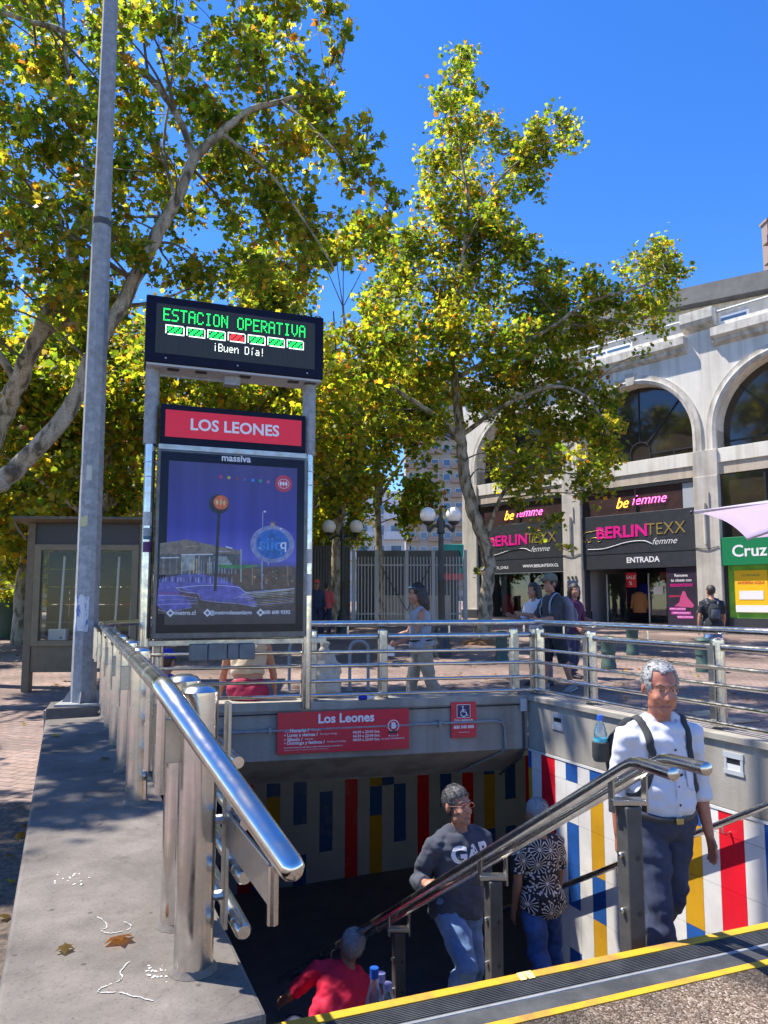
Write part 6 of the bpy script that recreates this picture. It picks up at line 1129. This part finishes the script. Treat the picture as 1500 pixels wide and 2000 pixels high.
    b.tube([hd(0, -.082, .17), hd(0, -.098, .135), hd(0, -.108, .112), hd(0, -.09, .102)], [(.009*hk, .008*hk), (.011*hk, .011*hk), (.017*hk, .013*hk), (.012*hk, .008*hk)], 10, side=HR @ V(1, 0, 0)); 
    b.ell(hd(0, -.086, .081), (.024*hk, .010*hk, .006*hk), 12, 8, HR); b.ell(hd(0, -.083, .068), (.021*hk, .011*hk, .008*hk), 12, 8, HR)
    for nm in 'RL':
        s = -1 if nm == 'R' else 1; A = armR if nm == 'R' else armL; arm(b, nm, 0, 1.0)
        E, Wr = J['el'+nm], J['wr'+nm]; d = (Wr-E).normalized(); grip = isinstance(A, dict) and A.get('grip'); nrm = V(-s, 0, 0)-d*V(-s, 0, 0).dot(d)
        if grip: nrm = Vector(A['grip'])-d*Vector(A['grip']).dot(d)
        if nrm.length < .1: nrm = V(0, 1, 0)
        nrm.normalize(); wd = d.cross(nrm); wd = -wd if wd.dot(V(0, -1, 0)) < 0 else wd      # wd points to the thumb side
        pe = Wr+d*.085*k; b.tube([Wr-d*.01, Wr+d*.03*k, pe], [(.026*k, .018*k), (.036*k, .016*k), (.040*k, .014*k)], 12, side=wd)
        cur = 50 if grip else 16
        for fi, (o_, ln) in enumerate(((.03, .068), (.01, .077), (-.01, .072), (-.03, .056))):
            p0 = pe+wd*o_*k-d*.012*k; q = R(cur*.6+fi*3); d1 = d*math.cos(q)+nrm*math.sin(q); p1 = p0+d1*ln*.5*k; q2 = R(cur*1.6+fi*4); d2_ = d*math.cos(q2)+nrm*math.sin(q2); p2 = p1+d2_*ln*.5*k; b.tube([p0, p1, p2], [.0095*k, .0088*k, .007*k], 7)
        p0 = Wr+d*.025*k+wd*.026*k; p1 = p0+(d*.6+wd*.7+nrm*.3)*.036*k; b.tube([p0, p1, p1+(d*.9+nrm*.35)*.034*k], [.013*k, .011*k, .008*k], 8)
        leg(b, nm, -.010*k if bot == 'long' else 0, 1.0)
        f_ = rot(J['d2'+nm], 'X', R(0)); An = J['an'+nm]; fwd = V(0, -1, 0); fwd = (fwd-J['d2'+nm]*fwd.dot(J['d2'+nm])*(1 if J['d2'+nm].y > .3 else 0)).normalized(); dn_ = V(0, 0, -1) if J['d2'+nm].y <= .3 else J['d2'+nm]
        b.tube([An-fwd*.045*k+dn_*.03*k, An+fwd*.02*k+dn_*.035*k, An+fwd*.10*k+dn_*.05*k, An+fwd*.17*k+dn_*.057*k], [(.03*k, .03*k), (.036*k, .034*k), (.038*k, .024*k), (.03*k, .014*k)], 10, side=V(1, 0, 0)); J['fw'+nm], J['dn'+nm] = fwd, dn_
    me = remesh(b, vox, 3); me.materials.append(skin); bo = bpy.data.objects.new('body', me); COL.objects.link(bo); bo.parent = T
    def cloth(mb, name, m, disp=.016, v=None, it=2, ds=9): q = remesh(mb, v or vox*1.05, it, name, disp, ds, random.uniform(0, 50)); q.materials.append(m); o_ = bpy.data.objects.new(name, q); COL.objects.link(o_); o_.parent = T; return o_
    out_ = {'T': T, 'body': bo, 'hd': hd, 't3': t3, 'J': J, 'k': k, 'HR': HR, 'tor': tw_, 'hk': hk, 'PV': PV}
    if top_m is not None:
        c_ = MB(); inf = .020*k; torso(c_, inf, hem, .48 if top != 'tank' else .44, 0 if tuck else .030*k)
        if top != 'tank':
            for nm in 'RL': arm(c_, nm, .016*k, sleeve)
            for s in (-1, 1): c_.ell(t3(s*(sw-.015), .0, .405), (.068*k, .068*k, .066*k), 14, 10, tw_); c_.tube([t3(s*.04, .012, .488), t3(s*(sw-.03), .005, .438)], [.058*k, .050*k], 10)
        else:
            for s in (-1, 1): c_.tube([t3(s*.09, -.07, .40), t3(s*.1, .0, .475), t3(s*.09, .08, .40)], .03*k, 8)
        out_['top'] = cloth(c_, {'shirt': 'shirt', 'jacket': 'jacket', 'tank': 'tank_top'}.get(top, 't_shirt'), top_m)
    if bot_m is not None:
        c_ = MB(); torso(c_, (.028 if tuck else .012)*k, -.13, .055 if tuck else .075)
        te = {'long': .955, 'short': .46, 'mid': .56}[bot]
        for nm in 'RL': leg(c_, nm, ((.016 if bot == 'long' else .024)-slim)*k, te, .012 if bot == 'long' else .05)
        out_['bot'] = cloth(c_, 'trousers' if bot == 'long' else 'shorts', bot_m, .018, None, 2, 7)
    for nm in 'RL':
        An, fwd, dn_ = J['an'+nm], J['fw'+nm], J['dn'+nm]; c_ = MB(); c_.tube([An-fwd*.065*k+dn_*.035*k, An-fwd*.03*k+dn_*.03*k, An+fwd*.05*k+dn_*.035*k, An+fwd*.12*k+dn_*.048*k, An+fwd*.19*k+dn_*.058*k], [(.032*k, .036*k), (.040*k, .046*k), (.044*k, .042*k), (.046*k, .030*k), (.034*k, .018*k)], 14, side=V(1, 0, 0)); c_.tube([An-fwd*.03*k-dn_*.03*k, An-fwd*.02*k+dn_*.03*k], [.045*k, .05*k], 12); so_ = cloth(c_, 'shoe', shoe_m or M['shoe'], 0)
        c_ = MB(); c_.tube([An-fwd*.07*k+dn_*.070*k, An+fwd*.06*k+dn_*.072*k, An+fwd*.195*k+dn_*.074*k], [(.036*k, .008*k), (.044*k, .008*k), (.034*k, .007*k)], 14, side=V(1, 0, 0)); c_.build('sole', M['sole'] if shoe_m is M['shoe_grey'] else M['black'], so_, 40)
    if hair and hair_m is not None:
        mb = MB(); n, kk = 36, 26; vs = {}; fs = []
        def inh(x, y, z):
            if hair == 'bald': return False
            f = z > hl+noise.noise(V(x*40, y*40, z*40))*.012 if y < -.045 else (z > .150-(y+.045)*1.1 if y < .02 else z > .085-(.03 if hair != 'short' else 0))
            return f
        P = []
        for i in range(kk+1):
            p = math.pi*i/kk
            for j in range(n):
                t = 2*math.pi*j/n; x = .0825*math.sin(p)*math.cos(t); y = .012+.0995*math.sin(p)*math.sin(t); z = .185+.0965*math.cos(p)
                if z < .185: z = .185+(z-.185)*1.15; s_ = 1+.0*(.185-z); x *= 1-.9*(.185-z)
                nz = noise.noise(V(x*60, y*60, z*60))*.004; P.append((x*(1+nz*10), y+nz, z+nz))
        for i in range(kk):
            for j in range(n):
                q = [i*n+j, i*n+(j+1) % n, (i+1)*n+(j+1) % n, (i+1)*n+j]; c = [sum(P[a][m_] for a in q)/4 for m_ in range(3)]
                if inh(*c): fs.append(q[::-1])
        strands = []
        if vox < .0125:
            for _ in range(900):
                q = random.choice(fs); c = V(*[sum(P[a_][m_] for a_ in q)/4+random.uniform(-.004, .004) for m_ in range(3)]); nn = (c-V(0, .012, .16)).normalized(); dr = (nn*.42+V(random.uniform(-.5, .5), .5, -.45)).normalized(); sdv = nn.cross(dr).normalized()*.0011; L_ = random.uniform(.005, .012); strands.append((c-sdv, c+sdv, c+dr*L_))
        mb.add([hd(*p) for p in P], fs)
        for t3_ in strands: mb.add([hd(*p) for p in t3_], [(0, 1, 2)])
        ho = mb.build('hair', hair_m, T, 60); sm_ = ho.modifiers.new('thick', 'SOLIDIFY'); sm_.thickness = .004; sm_.offset = -1
        if hair == 'long':
            mb = MB(); 
            for q in range(9): t = R(-10+25*q); x, y = .08*math.cos(t), .02+.085*math.sin(t); mb.tube([hd(x*.9, y, .22), hd(x*1.08, y*1.05, .12), hd(x*1.12, y*1.1+.01, .02), hd(x*.9, y+.02, -.07)], [.025*hk, .028*hk, .026*hk, .012*hk], 8)
            q = remesh(mb, .012, 2, 'hair_length', .008, 20); q.materials.append(hair_m); o_ = bpy.data.objects.new('hair_length', q); COL.objects.link(o_); o_.parent = T
    if cap:
        mb = MB(); mb.lathe([(.094*hk, 0), (.096*hk, .03*hk), (.088*hk, .07*hk), (.06*hk, .10*hk), (.02*hk, .112*hk), (.004, .114*hk)], 22, (0, 0, 0), Matrix.Translation(hd(0, .012, .195)) @ (HR.to_4x4()) @ Matrix.Diagonal((.93, 1.1, 1, 1)))
        mb.tube([hd(0, -.07, .2), hd(0, -.12, .203), hd(0, -.165, .19)], [(.075*hk, .006), (.07*hk, .006), (.04*hk, .005)], 12, side=HR @ V(1, 0, 0)); mb.build('cap', cap, T, 50)
    if facedetail:
        for s in (-1, 1):
            mb = MB(); mb.ell(hd(s*.030, -.0815, .152), (.0105*hk, .006*hk, .0042*hk), 12, 8, HR); e_ = mb.build('eye', M['eye_w'], T, 60); mb = MB(); mb.ell(hd(s*.030, -.0875, .152), (.0045*hk, .003*hk, .0042*hk), 10, 6, HR); mb.build('iris', M['eye_d'], e_, 60)
            mb = MB(); mb.tube([hd(s*.014, -.094, .174), hd(s*.032, -.0925, .181), hd(s*.05, -.078, .173)], [.0028*hk, .0042*hk, .002*hk], 6); mb.build('eyebrow', M['hair_dark'] if hair_m is None or hair_m is M['hair_dark'] else M['hair_salt'], T, 60)
            mb = MB(); mb.tube([hd(s*.016, -.0885, .158), hd(s*.03, -.0905, .1605), hd(s*.044, -.082, .156)], [.002*hk, .003*hk, .0015*hk], 6); mb.build('eyelid', skin, T, 60)
        mb = MB(); mb.tube([hd(-.026, -.084, .0755), hd(0, -.0965, .0745), hd(.026, -.084, .0755)], [(.003*hk, .002*hk), (.005*hk, .003*hk), (.003*hk, .002*hk)], 8); mb.build('mouth', M['lip'], T, 60)
    return out_
def project_text(s, size, m, H, x, z, parent, bold=.01, back=False, name='lettering', sx=1):
    o = txt(s, size, m, (0, 0, 0), None, bold, 0, name=name, smoothres=4, sx=sx, ext=0); me = o.data; tp = H['top'].data; bvh = BVHTree.FromPolygons([v.co[:] for v in tp.vertices], [p.vertices[:] for p in tp.polygons]); bm = bmesh.new(); bm.from_mesh(me); bmesh.ops.triangulate(bm, faces=bm.faces); bmesh.ops.subdivide_edges(bm, edges=[e for e in bm.edges if e.calc_length() > .02], cuts=2); bm.to_mesh(me); bm.free()
    for v in me.vertices:
        w_ = V(v.co.x+x, -1.2, v.co.z+z); hit = bvh.ray_cast(w_, V(0, 1, 0)); v.co = V(w_.x, (hit[0].y if hit[0] else -.13)-.004, w_.z)
    me.update(); o.parent = parent; return o
def snapper(H, key='top', off=.008):
    me = H[key].data; bv = BVHTree.FromPolygons([v.co[:] for v in me.vertices], [q.vertices[:] for q in me.polygons])
    def f(p): r_ = bv.find_nearest(p); return r_[0]+r_[1]*off if r_[0] is not None else p
    return f
def wornbag(label, H, m, m2, phi, pos, size=(.29, .17, .42), zoff=.24, straps=True):
    k = H['k']; t3 = H['t3']; T = thing('backpack', label, 'backpack', tuple(pos), R(phi)); mb = MB(); w_, d_, h_ = size
    c = t3(0, .13+d_/2, zoff); X = H['tor']
    mb.tube([t3(0, .125+d_/2, zoff-h_/2), t3(0, .13+d_/2, zoff-h_*.3), t3(0, .13+d_/2, zoff+h_*.25), t3(0, .12+d_/2*.8, zoff+h_/2)], [(w_*.42*k, d_*.42*k), (w_/2*k, d_/2*k), (w_/2*k, d_*.46*k), (w_*.3*k, d_*.28*k)], 18, side=X @ V(1, 0, 0))
    q = remesh(mb, .015, 3, 'bag', .008, 8); q.materials.append(m); o = bpy.data.objects.new('bag', q); COL.objects.link(o); o.parent = T
    mb = MB(); mb.tube([t3(0, .135+d_*1.0, zoff-h_*.36), t3(0, .14+d_*1.05, zoff-.05), t3(0, .135+d_*.98, zoff+.06)], [(w_*.34*k, .02), (w_*.38*k, .035), (w_*.3*k, .02)], 14, side=X @ V(1, 0, 0)); mb.build('front_pocket', m2, T, 50)
    if straps:
        for s in (-1, 1):
            P = catmull([t3(s*.10, .14, .40), t3(s*.112, .055, .492), t3(s*.118, -.045, .478), t3(s*.128, -.125, .40), t3(s*.138, -.140, .28), t3(s*.165, -.10, .15), t3(s*.175, .02, .10)], 5); sn = snapper(H); P = [P[0]]+[sn(p) for p in P[1:]]; mb = MB(); mb.tube(P, [(.021*k, .006)]*len(P), 8, side=X @ V(1, 0, 0)); mb.build('strap', m2, T, 50)
    return T
# man in the white shirt
p = V(1.345, 3.62, 0); hz_ = onY(1284, 1277, 3.62).z
P1 = V(p.x, p.y, -.49); H1 = hz_-P1.z
a = human('man in a white shirt with rolled sleeves and dark straps climbing the stairs', P1, 12, H1, lean=3, yaw=-14, pitch=4, armR=(-16, 6, 20), armL=(-2, 11, 14), legR=(20, 2, 14), legL=(-8, 3, 34), top='shirt', top_m=M['shirt_white'], bot='long', bot_m=M['chinos'], hair='short', hair_m=M['hair_grey'], skin=SKIN_R, vox=.0085, belly=.024, sleeve=.66, hem=.0, bulk=.96, hs=1.09, hl=.238, tuck=True, slim=.006)
T, t3, k = a['T'], a['t3'], a['k']
mb = MB()
for s in (-1, 1): mb.add([t3(s*.012, -.098, .445), t3(s*.07, -.055, .50), t3(s*.075, .02, .525), t3(s*.095, .02, .485), t3(s*.10, -.07, .455), t3(s*.05, -.112, .405)], [(0, 1, 4, 5), (1, 2, 3, 4)])
co = mb.build('collar', M['shirt_white'], T, 60); sm_ = co.modifiers.new('thick', 'SOLIDIFY'); sm_.thickness = .006
tp = a['top'].data; bvh = BVHTree.FromPolygons([v.co[:] for v in tp.vertices], [q.vertices[:] for q in tp.polygons])
def onfront(x, z, off=.003):
    q = t3(x, -.5, z); h = bvh.ray_cast(q, V(0, 1, 0)); return (h[0] if h[0] else t3(x, -.14, z))+V(0, -off, 0)
for z in (.39, .30, .21, .12, .03): mb = MB(); mb.ell(onfront(.004, z), (.006, .003, .006), 10, 6); mb.build('button', M['black'], T)
mb = MB(); mb.tube([onfront(.006, z/100, .001) for z in range(-1, 43, 4)], [(.016, .002)]*11, 6, side=(1, 0, 0)); mb.build('placket', M['shirt_white'], T, 50)
mb = MB(); P = [onfront(.055, .31), onfront(.13, .31), onfront(.13, .20), onfront(.092, .185), onfront(.055, .20)]; mb.add(P, [tuple(range(5))]); pk = mb.build('chest_pocket', M['shirt_white'], T, 0); sm_ = pk.modifiers.new('thick', 'SOLIDIFY'); sm_.thickness = .004
mb = MB(); mb.tube([onfront(-.035, .245, .006), onfront(.03, .27, .008)], [.004, .006], 6); mb.build('pen', M['black'], T)
mb = MB(); sb = snapper(a, 'bot', .004); mb.tube([sb(t3(.24*math.cos(t), -.02+.20*math.sin(t), .038)) for t in [R(q) for q in range(0, 361, 15)]], [(.012, .004)]*25, 6, False, side=(0, 0, 1)); mb.build('belt', M['black'], T, 50); mb = MB(); mb.box(-.018, .018, -.008, 0, -.013, .013); b_ = mb.build('buckle', M['gold'], T, 0, .002); b_.location = sb(t3(0, -.25, .038))+V(0, -.006, 0)
bp = wornbag('dark backpack with charcoal straps worn by the man in the white shirt', a, M['blackcloth'], M['strap'], 12, P1, (.36, .17, .42))
bt = V(P1.x, P1.y, 0)+Matrix.Rotation(R(12), 3, 'Z') @ a['t3'](-.215, .21, .0); bt.z = onY(1184, 1478, 3.77).z; pkt = MB(); bl_ = Matrix.Rotation(-R(12), 3, 'Z') @ (bt-P1); pkt.lathe([(.036, -.02), (.044, .0), (.044, .075), (.038, .078)], 14, bl_); pkt.box(bl_.x, bl_.x+.14, bl_.y-.02, bl_.y+.02, bl_.z-.02, bl_.z+.07); pkt.build('side_pocket', M['strap'], bp, 40); o = thing('water_bottle', 'clear water bottle with a blue cap in the side pocket of the dark backpack', 'bottle', tuple(bt)); mb = MB(); mb.lathe([(.03, 0), (.033, .01), (.033, .05), (.03, .06), (.033, .07), (.033, .12), (.02, .165), (.013, .175), (.013, .185)], 16); mb.build('bottle', M['plasticclear'], o, 40); mb = MB(); mb.lathe([(.016, .183), (.016, .21)], 14); mb.build('cap', M['bluecap'], o, 40); mb = MB(); mb.lathe([(.0336, .055), (.0336, .095)], 16); mb.build('bottle_label', mat('teal_label', (.05, .4, .5)), o, 40)
# man in the sweatshirt
X2, Y2 = .50, 5.1; z2 = -1.53; h2 = onY(897, 1530, Y2).z-z2; tg = B1+SL*((4.74-B1.y)/SL.y)
b = human('man in glasses and slate sweatshirt with white letters gripping the handrail', (X2, Y2, z2), 24, h2, lean=4, yaw=12, pitch=-10, armR={'to': (tg.x+.01, tg.y+.06, tg.z+.03), 'pole': (-.25, .5, -1), 'grip': (.4, -.2, -.9)}, armL=(-8, 6, 8), legR=(44, 2, 74), legL=(2, 3, 6), top='sweat', top_m=M['sweat'], bot='long', bot_m=M['jeans'], hair='short', hair_m=M['hair_salt'], vox=.009, sleeve=.97, hem=-.115, belly=.012, shoe_m=M['shoe_grey'], bulk=1.1, hs=1.1)
b['top'].name = 'sweatshirt'
project_text('GAP', .15*b['k'], M['signwhite'], b, .02, b['t3'](0, 0, .365).z, b['T'], .006, sx=1.05)
hd = b['hd']; gl = MB()
for s in (-1, 1): gl.tube([hd(s*.032+.024*math.cos(t), -.104, .152+.017*math.sin(t)) for t in [R(q) for q in range(0, 361, 30)]], .0022, 5, False); gl.tube([hd(s*.056, -.102, .156), hd(s*.083, -.02, .158), hd(s*.085, .02, .15)], .0022, 5)
gl.tube([hd(-.009, -.106, .155), hd(.009, -.106, .155)], .002, 5); gl.build('glasses', mat('glasses_frame', (.25, .1, .07), rough=.3), b['T'])
hp_ = MB(); hp_.tube([hd(.088*math.cos(t), .03+.02*math.sin(t), .15+.115*math.sin(t)) for t in [R(q) for q in range(200, 341, 20)]], .005, 6) if False else None
# man in the floral shirt
X3, Y3 = 1.27, 6.05; z3 = -1.87; h3 = onY(1034, 1558, Y3).z-z3
c = human('grey haired man in a black floral shirt walking down away from the camera', (X3, Y3, z3), 196, h3, lean=5, yaw=18, armR=(8, 8, 12), armL=(-10, 8, 22), legR=(2, 3, 4), legL=(-22, 3, 30), top='shirt', top_m=M['floral'], bot='long', bot_m=M['jeans2'], hair='short', hair_m=M['hair_grey'], skin=SKIN_D, vox=.010, sleeve=.42, hem=-.13, facedetail=False, belly=.01)
# man in red sitting on the stairs
X4, Y4 = -.38, 5.45; z4 = stepz((X4, Y4))
d = human('man in a red T shirt sitting on the stairs with his back turned', (X4, Y4, z4), 186, 1.66, lean=38, side=-20, yaw=10, pitch=-14, armR=(46, 14, 30), armL=(10, 48, 40), legR=(72, 14, 92), legL=(84, 34, 70), top='tee', top_m=M['red_tee'], bot='short', bot_m=M['navycloth'], hair='short', hair_m=M['hair_grey'], skin=SKIN, vox=.012, pelvis=.12, sleeve=.5, hem=-.08, facedetail=False, belly=.02, bulk=1.18, hs=1.1)
for i, (u, v, m, l) in enumerate(((731, 1890, 'bluecap', 'water bottle with dark blue cap nearest the seated man in red'), (744, 1900, 'lavcap', 'taller lavender capped bottle beside the seated man in red'), (757, 1920, 'lavcap', 'lavender capped bottle lowest and rightmost beside the seated man in red'))):
    q = onY(u, v, 5.0+.06*i); zs = stepz(q); o = thing('water_bottle', l, 'bottle', (q.x, q.y, zs), 0, None); f_ = (q.z-zs)/.28; o.scale = (1.35, 1.35, f_); mb = MB(); mb.lathe([(.04, 0), (.045, .01), (.045, .16), (.02, .23), (.018, .25)], 16); mb.build('bottle', M['plasticclear'], o, 40); mb = MB(); mb.lathe([(.022, .245), (.022, .28)], 14); mb.build('cap', M[m], o, 40); mb = MB(); mb.lathe([(.0456, .05), (.0456, .12)], 16); mb.build('bottle_label', mat('blue_label', (.2, .35, .6), (.5, .6, .7), scale=40), o, 40)
# seated people behind the railing
q = onplane(484, 1358, BL+BN*.27, BD)
human('person in cream top and crimson shorts sitting on the back wall', (q.x, q.y, CZ-.50), 190, 1.62, lean=14, armR=(20, 14, 20), armL=(20, 14, 20), legR=(80, 6, 80), legL=(80, 6, 80), top='tank', top_m=M['creamcloth'], bot='short', bot_m=M['redshorts'], hair='short', hair_m=M['hair_dark'], skin=mat('bare_skin', (.5, .26, .17), (.42, .2, .13), scale=12), vox=.013, pelvis=.60, facedetail=False, hem=.14)
q = ong(312, 1385); human('person in a blue cap and blue top sitting on the ground behind the totem', (onY(312, 1300, 7.6).x, 7.6, -.02), 175, 1.6, lean=20, armR=(40, 10, 60), armL=(40, 10, 60), legR=(95, 12, 120), legL=(95, 12, 120), top='tee', top_m=M['bluecloth'], bot='short', bot_m=M['purplecloth'], hair='short', hair_m=M['hair_dark'], vox=.014, pelvis=.16, cap=M['bluecloth'], facedetail=False)
# woman walking left
e = human('woman with sunglasses on her head, grey tank top and khaki trousers walking left', (.445, 8.6, gz(8.6)), -82, 1.60, lean=3, yaw=6, pitch=6, armR=(24, 6, 50), armL=(20, 6, 45), legR=(14, 2, 6), legL=(-12, 2, 14), top='tank', top_m=M['greycloth'], bot='long', bot_m=M['khaki'], hair='long', hair_m=M['hair_dark'], vox=.012, female=True, hem=-.02)
mb = MB(); hd = e['hd']; [mb.ell(hd(s*.035, -.072, .232), (.026, .012, .02), 12, 8, e['HR']) for s in (-1, 1)]; mb.tube([hd(-.06, -.07, .235), hd(-.085, .0, .2)], .003, 5); mb.tube([hd(.06, -.07, .235), hd(.085, .0, .2)], .003, 5); mb.build('sunglasses', mat('mirror_lens', (.25, .4, .42), rough=.1, metal=.6), e['T'])
wb = thing('waist_bag', 'dark navy waist bag worn by the woman in khaki trousers', 'bag', (.445, 8.6, gz(8.6)), R(-82)); t3 = e['t3']; mb = MB(); mb.tube([t3(-.13, -.15, .02), t3(-.13, -.16, .16)], [(.12, .06), (.10, .05)], 14); mb.build('pouch', M['navycloth'], wb); mb = MB(); mb.tube([t3(.165*math.cos(t), .15*math.sin(t), .06) for t in [R(q) for q in range(0, 361, 20)]], .012, 6, False); mb.build('strap', M['blackcloth'], wb)
mb = MB(); J = e['J']; mb.box(-.05, .05, -.004, .004, -.10, .02); o = mb.build('paper_note', M['signwhite'], None, 0); wp = Matrix.Rotation(R(-82), 3, 'Z') @ (J['wrL']+V(0, -.09, -.05)) + V(.445, 8.6, gz(8.6)); o.location = wp; tag(o, 'small white paper held by the woman in khaki trousers', 'paper')
# group with cap
Y5 = 10.7; g5 = gz(Y5); x5 = onY(1082, 1200, Y5).x
f = human('man in a grey cap, dark T shirt and black shorts standing with a backpack', (x5, Y5, g5), -72, 1.72, lean=4, yaw=8, armR=(30, 8, 70), armL=(25, 8, 60), legR=(10, 3, 6), legL=(-10, 3, 8), top='tee', top_m=mat('charcoal_cloth', (.035, .038, .045), (.05, .053, .06), scale=5, rough=.9), bot='mid', bot_m=M['blackcloth'], hair='short', hair_m=M['hair_dark'], vox=.012, cap=M['capgrey'], shoe_m=M['shoe_grey'])
wornbag('grey and lilac backpack on the man in the grey cap', f, M['lilaccloth'], M['greycloth'], -72, (x5, Y5, g5), (.32, .2, .46), .22)
human('person in a white T shirt standing in front of the man in the cap', (onY(1054, 1200, 11.3).x, 11.3, gz(11.3)), -60, 1.62, lean=12, armR=(20, 8, 90), armL=(15, 8, 80), legR=(6, 3, 4), legL=(-4, 3, 4), top='tee', top_m=mat('bluish_white_cloth', (.5, .53, .6), rough=.9), bot='long', bot_m=M['lilaccloth'], hair='long', hair_m=M['hair_dark'], vox=.014, facedetail=False)
human('dark haired woman in a plum top behind the man in the cap', (onY(1118, 1200, 12.2).x, 12.2, gz(12.2)), 40, 1.60, lean=4, yaw=-30, armR=(10, 8, 40), armL=(14, 12, 60), legR=(6, 3, 4), legL=(-4, 3, 4), top='tee', top_m=M['purplecloth'], bot='long', bot_m=M['navycloth'], hair='long', hair_m=M['hair_dark'], vox=.014, female=True, facedetail=False)
# far figures
x6 = onY(1391, 1200, 13.5).x; g = human('person in a black T shirt with a small black backpack walking to the pharmacy', (x6, 13.5, gz(13.5)), 170, 1.58, lean=3, yaw=10, armR=(16, 14, 20), armL=(-10, 14, 10), legR=(14, 3, 8), legL=(-8, 3, 14), top='tee', top_m=M['blackcloth'], bot='long', bot_m=M['jeans'], hair='short', hair_m=M['hair_dark'], vox=.014, facedetail=False, sleeve=.4)
wornbag('small black backpack on the person walking to the pharmacy', g, M['blackcloth'], mat('dark_grey_cloth', (.06, .065, .08)), 170, (x6, 13.5, gz(13.5)), (.24, .13, .34), .22)
Y7 = 22; human('person in a pink cap and navy suit standing far off beside the totem', (onY(618, 1200, Y7).x, Y7, gz(Y7)), 20, 1.72, armR=(10, 8, 20), armL=(10, 8, 20), top='jacket', top_m=M['navycloth'], bot='long', bot_m=M['navycloth'], hair='short', hair_m=M['hair_dark'], vox=.02, cap=M['pinkcloth'], sleeve=.95, facedetail=False)
human('person in a coral red shirt standing beside the figure in the pink cap', (onY(637, 1200, 22.4).x, 22.4, gz(22.4)), 160, 1.66, armR=(10, 8, 20), armL=(10, 8, 20), top='tee', top_m=M['pinkcloth'], bot='long', bot_m=M['navycloth'], hair='short', hair_m=M['hair_dark'], vox=.02, sleeve=.6, facedetail=False)
human('white haired person in a bright red jacket walking right of the bus shelter', (onY(252, 1200, 22).x, 22, gz(22)), -60, 1.66, armR=(14, 8, 20), armL=(-10, 8, 20), legR=(14, 3, 8), legL=(-10, 3, 14), top='jacket', top_m=M['red_tee'], bot='long', bot_m=M['creamcloth'], hair='short', hair_m=M['hair_grey'], vox=.02, sleeve=.9, facedetail=False)
# white bag hanging on the railing
bp_ = onplane(634, 1366, BL+BN*.30, BD); o = thing('canvas_bag', 'off white drawstring bag hanging by a black cord from the back railing', 'bag', (bp_.x, bp_.y, CZ), R(13)); mb = MB(); mb.tube([V(.0, 0, .005), V(.0, 0, .12), V(.01, 0, .3), V(.0, 0, .40), V(.0, 0, .47), V(0, 0, .52)], [(.14, .07), (.16, .085), (.135, .075), (.08, .05), (.035, .03), (.05, .04)], 20, side=(1, 0, 0)); q = remesh(mb, .012, 2, 'bag_body', .02, 9); q.materials.append(M['canvas']); b2 = bpy.data.objects.new('bag_body', q); COL.objects.link(b2); b2.parent = o
mb = MB(); mb.tube(catmull([V(0, 0, .47), V(.01, -.05, .6), V(.0, -.14, .71), V(.02, -.15, .73)], 4), .006, 6); mb.tube(catmull([V(0, -.02, .60), V(.05, -.1, .72), V(.02, -.15, .72), V(-.03, -.1, .66), V(0, -.02, .60)], 4), .005, 6); mb.build('cord', M['black'], o); mb = MB(); mb.tube([V(-.14, -.06, .06), V(-.17, -.02, .3), V(-.06, -.02, .44)], [(.02, .006)]*3, 6); mb.build('strap', M['navycloth'], o)
mb = MB(); mb.tube([V(-.19, .0, .0), V(-.19, 0, .23)], [.05, .05], 14); o2 = mb.build('paper_cup', M['canvas'], None, 40); o2.location = (bp_.x, bp_.y, CZ); tag(o2, 'pale tall cup standing left of the white bag on the back wall', 'cup')
bpy.data.scenes.remove(SCR)
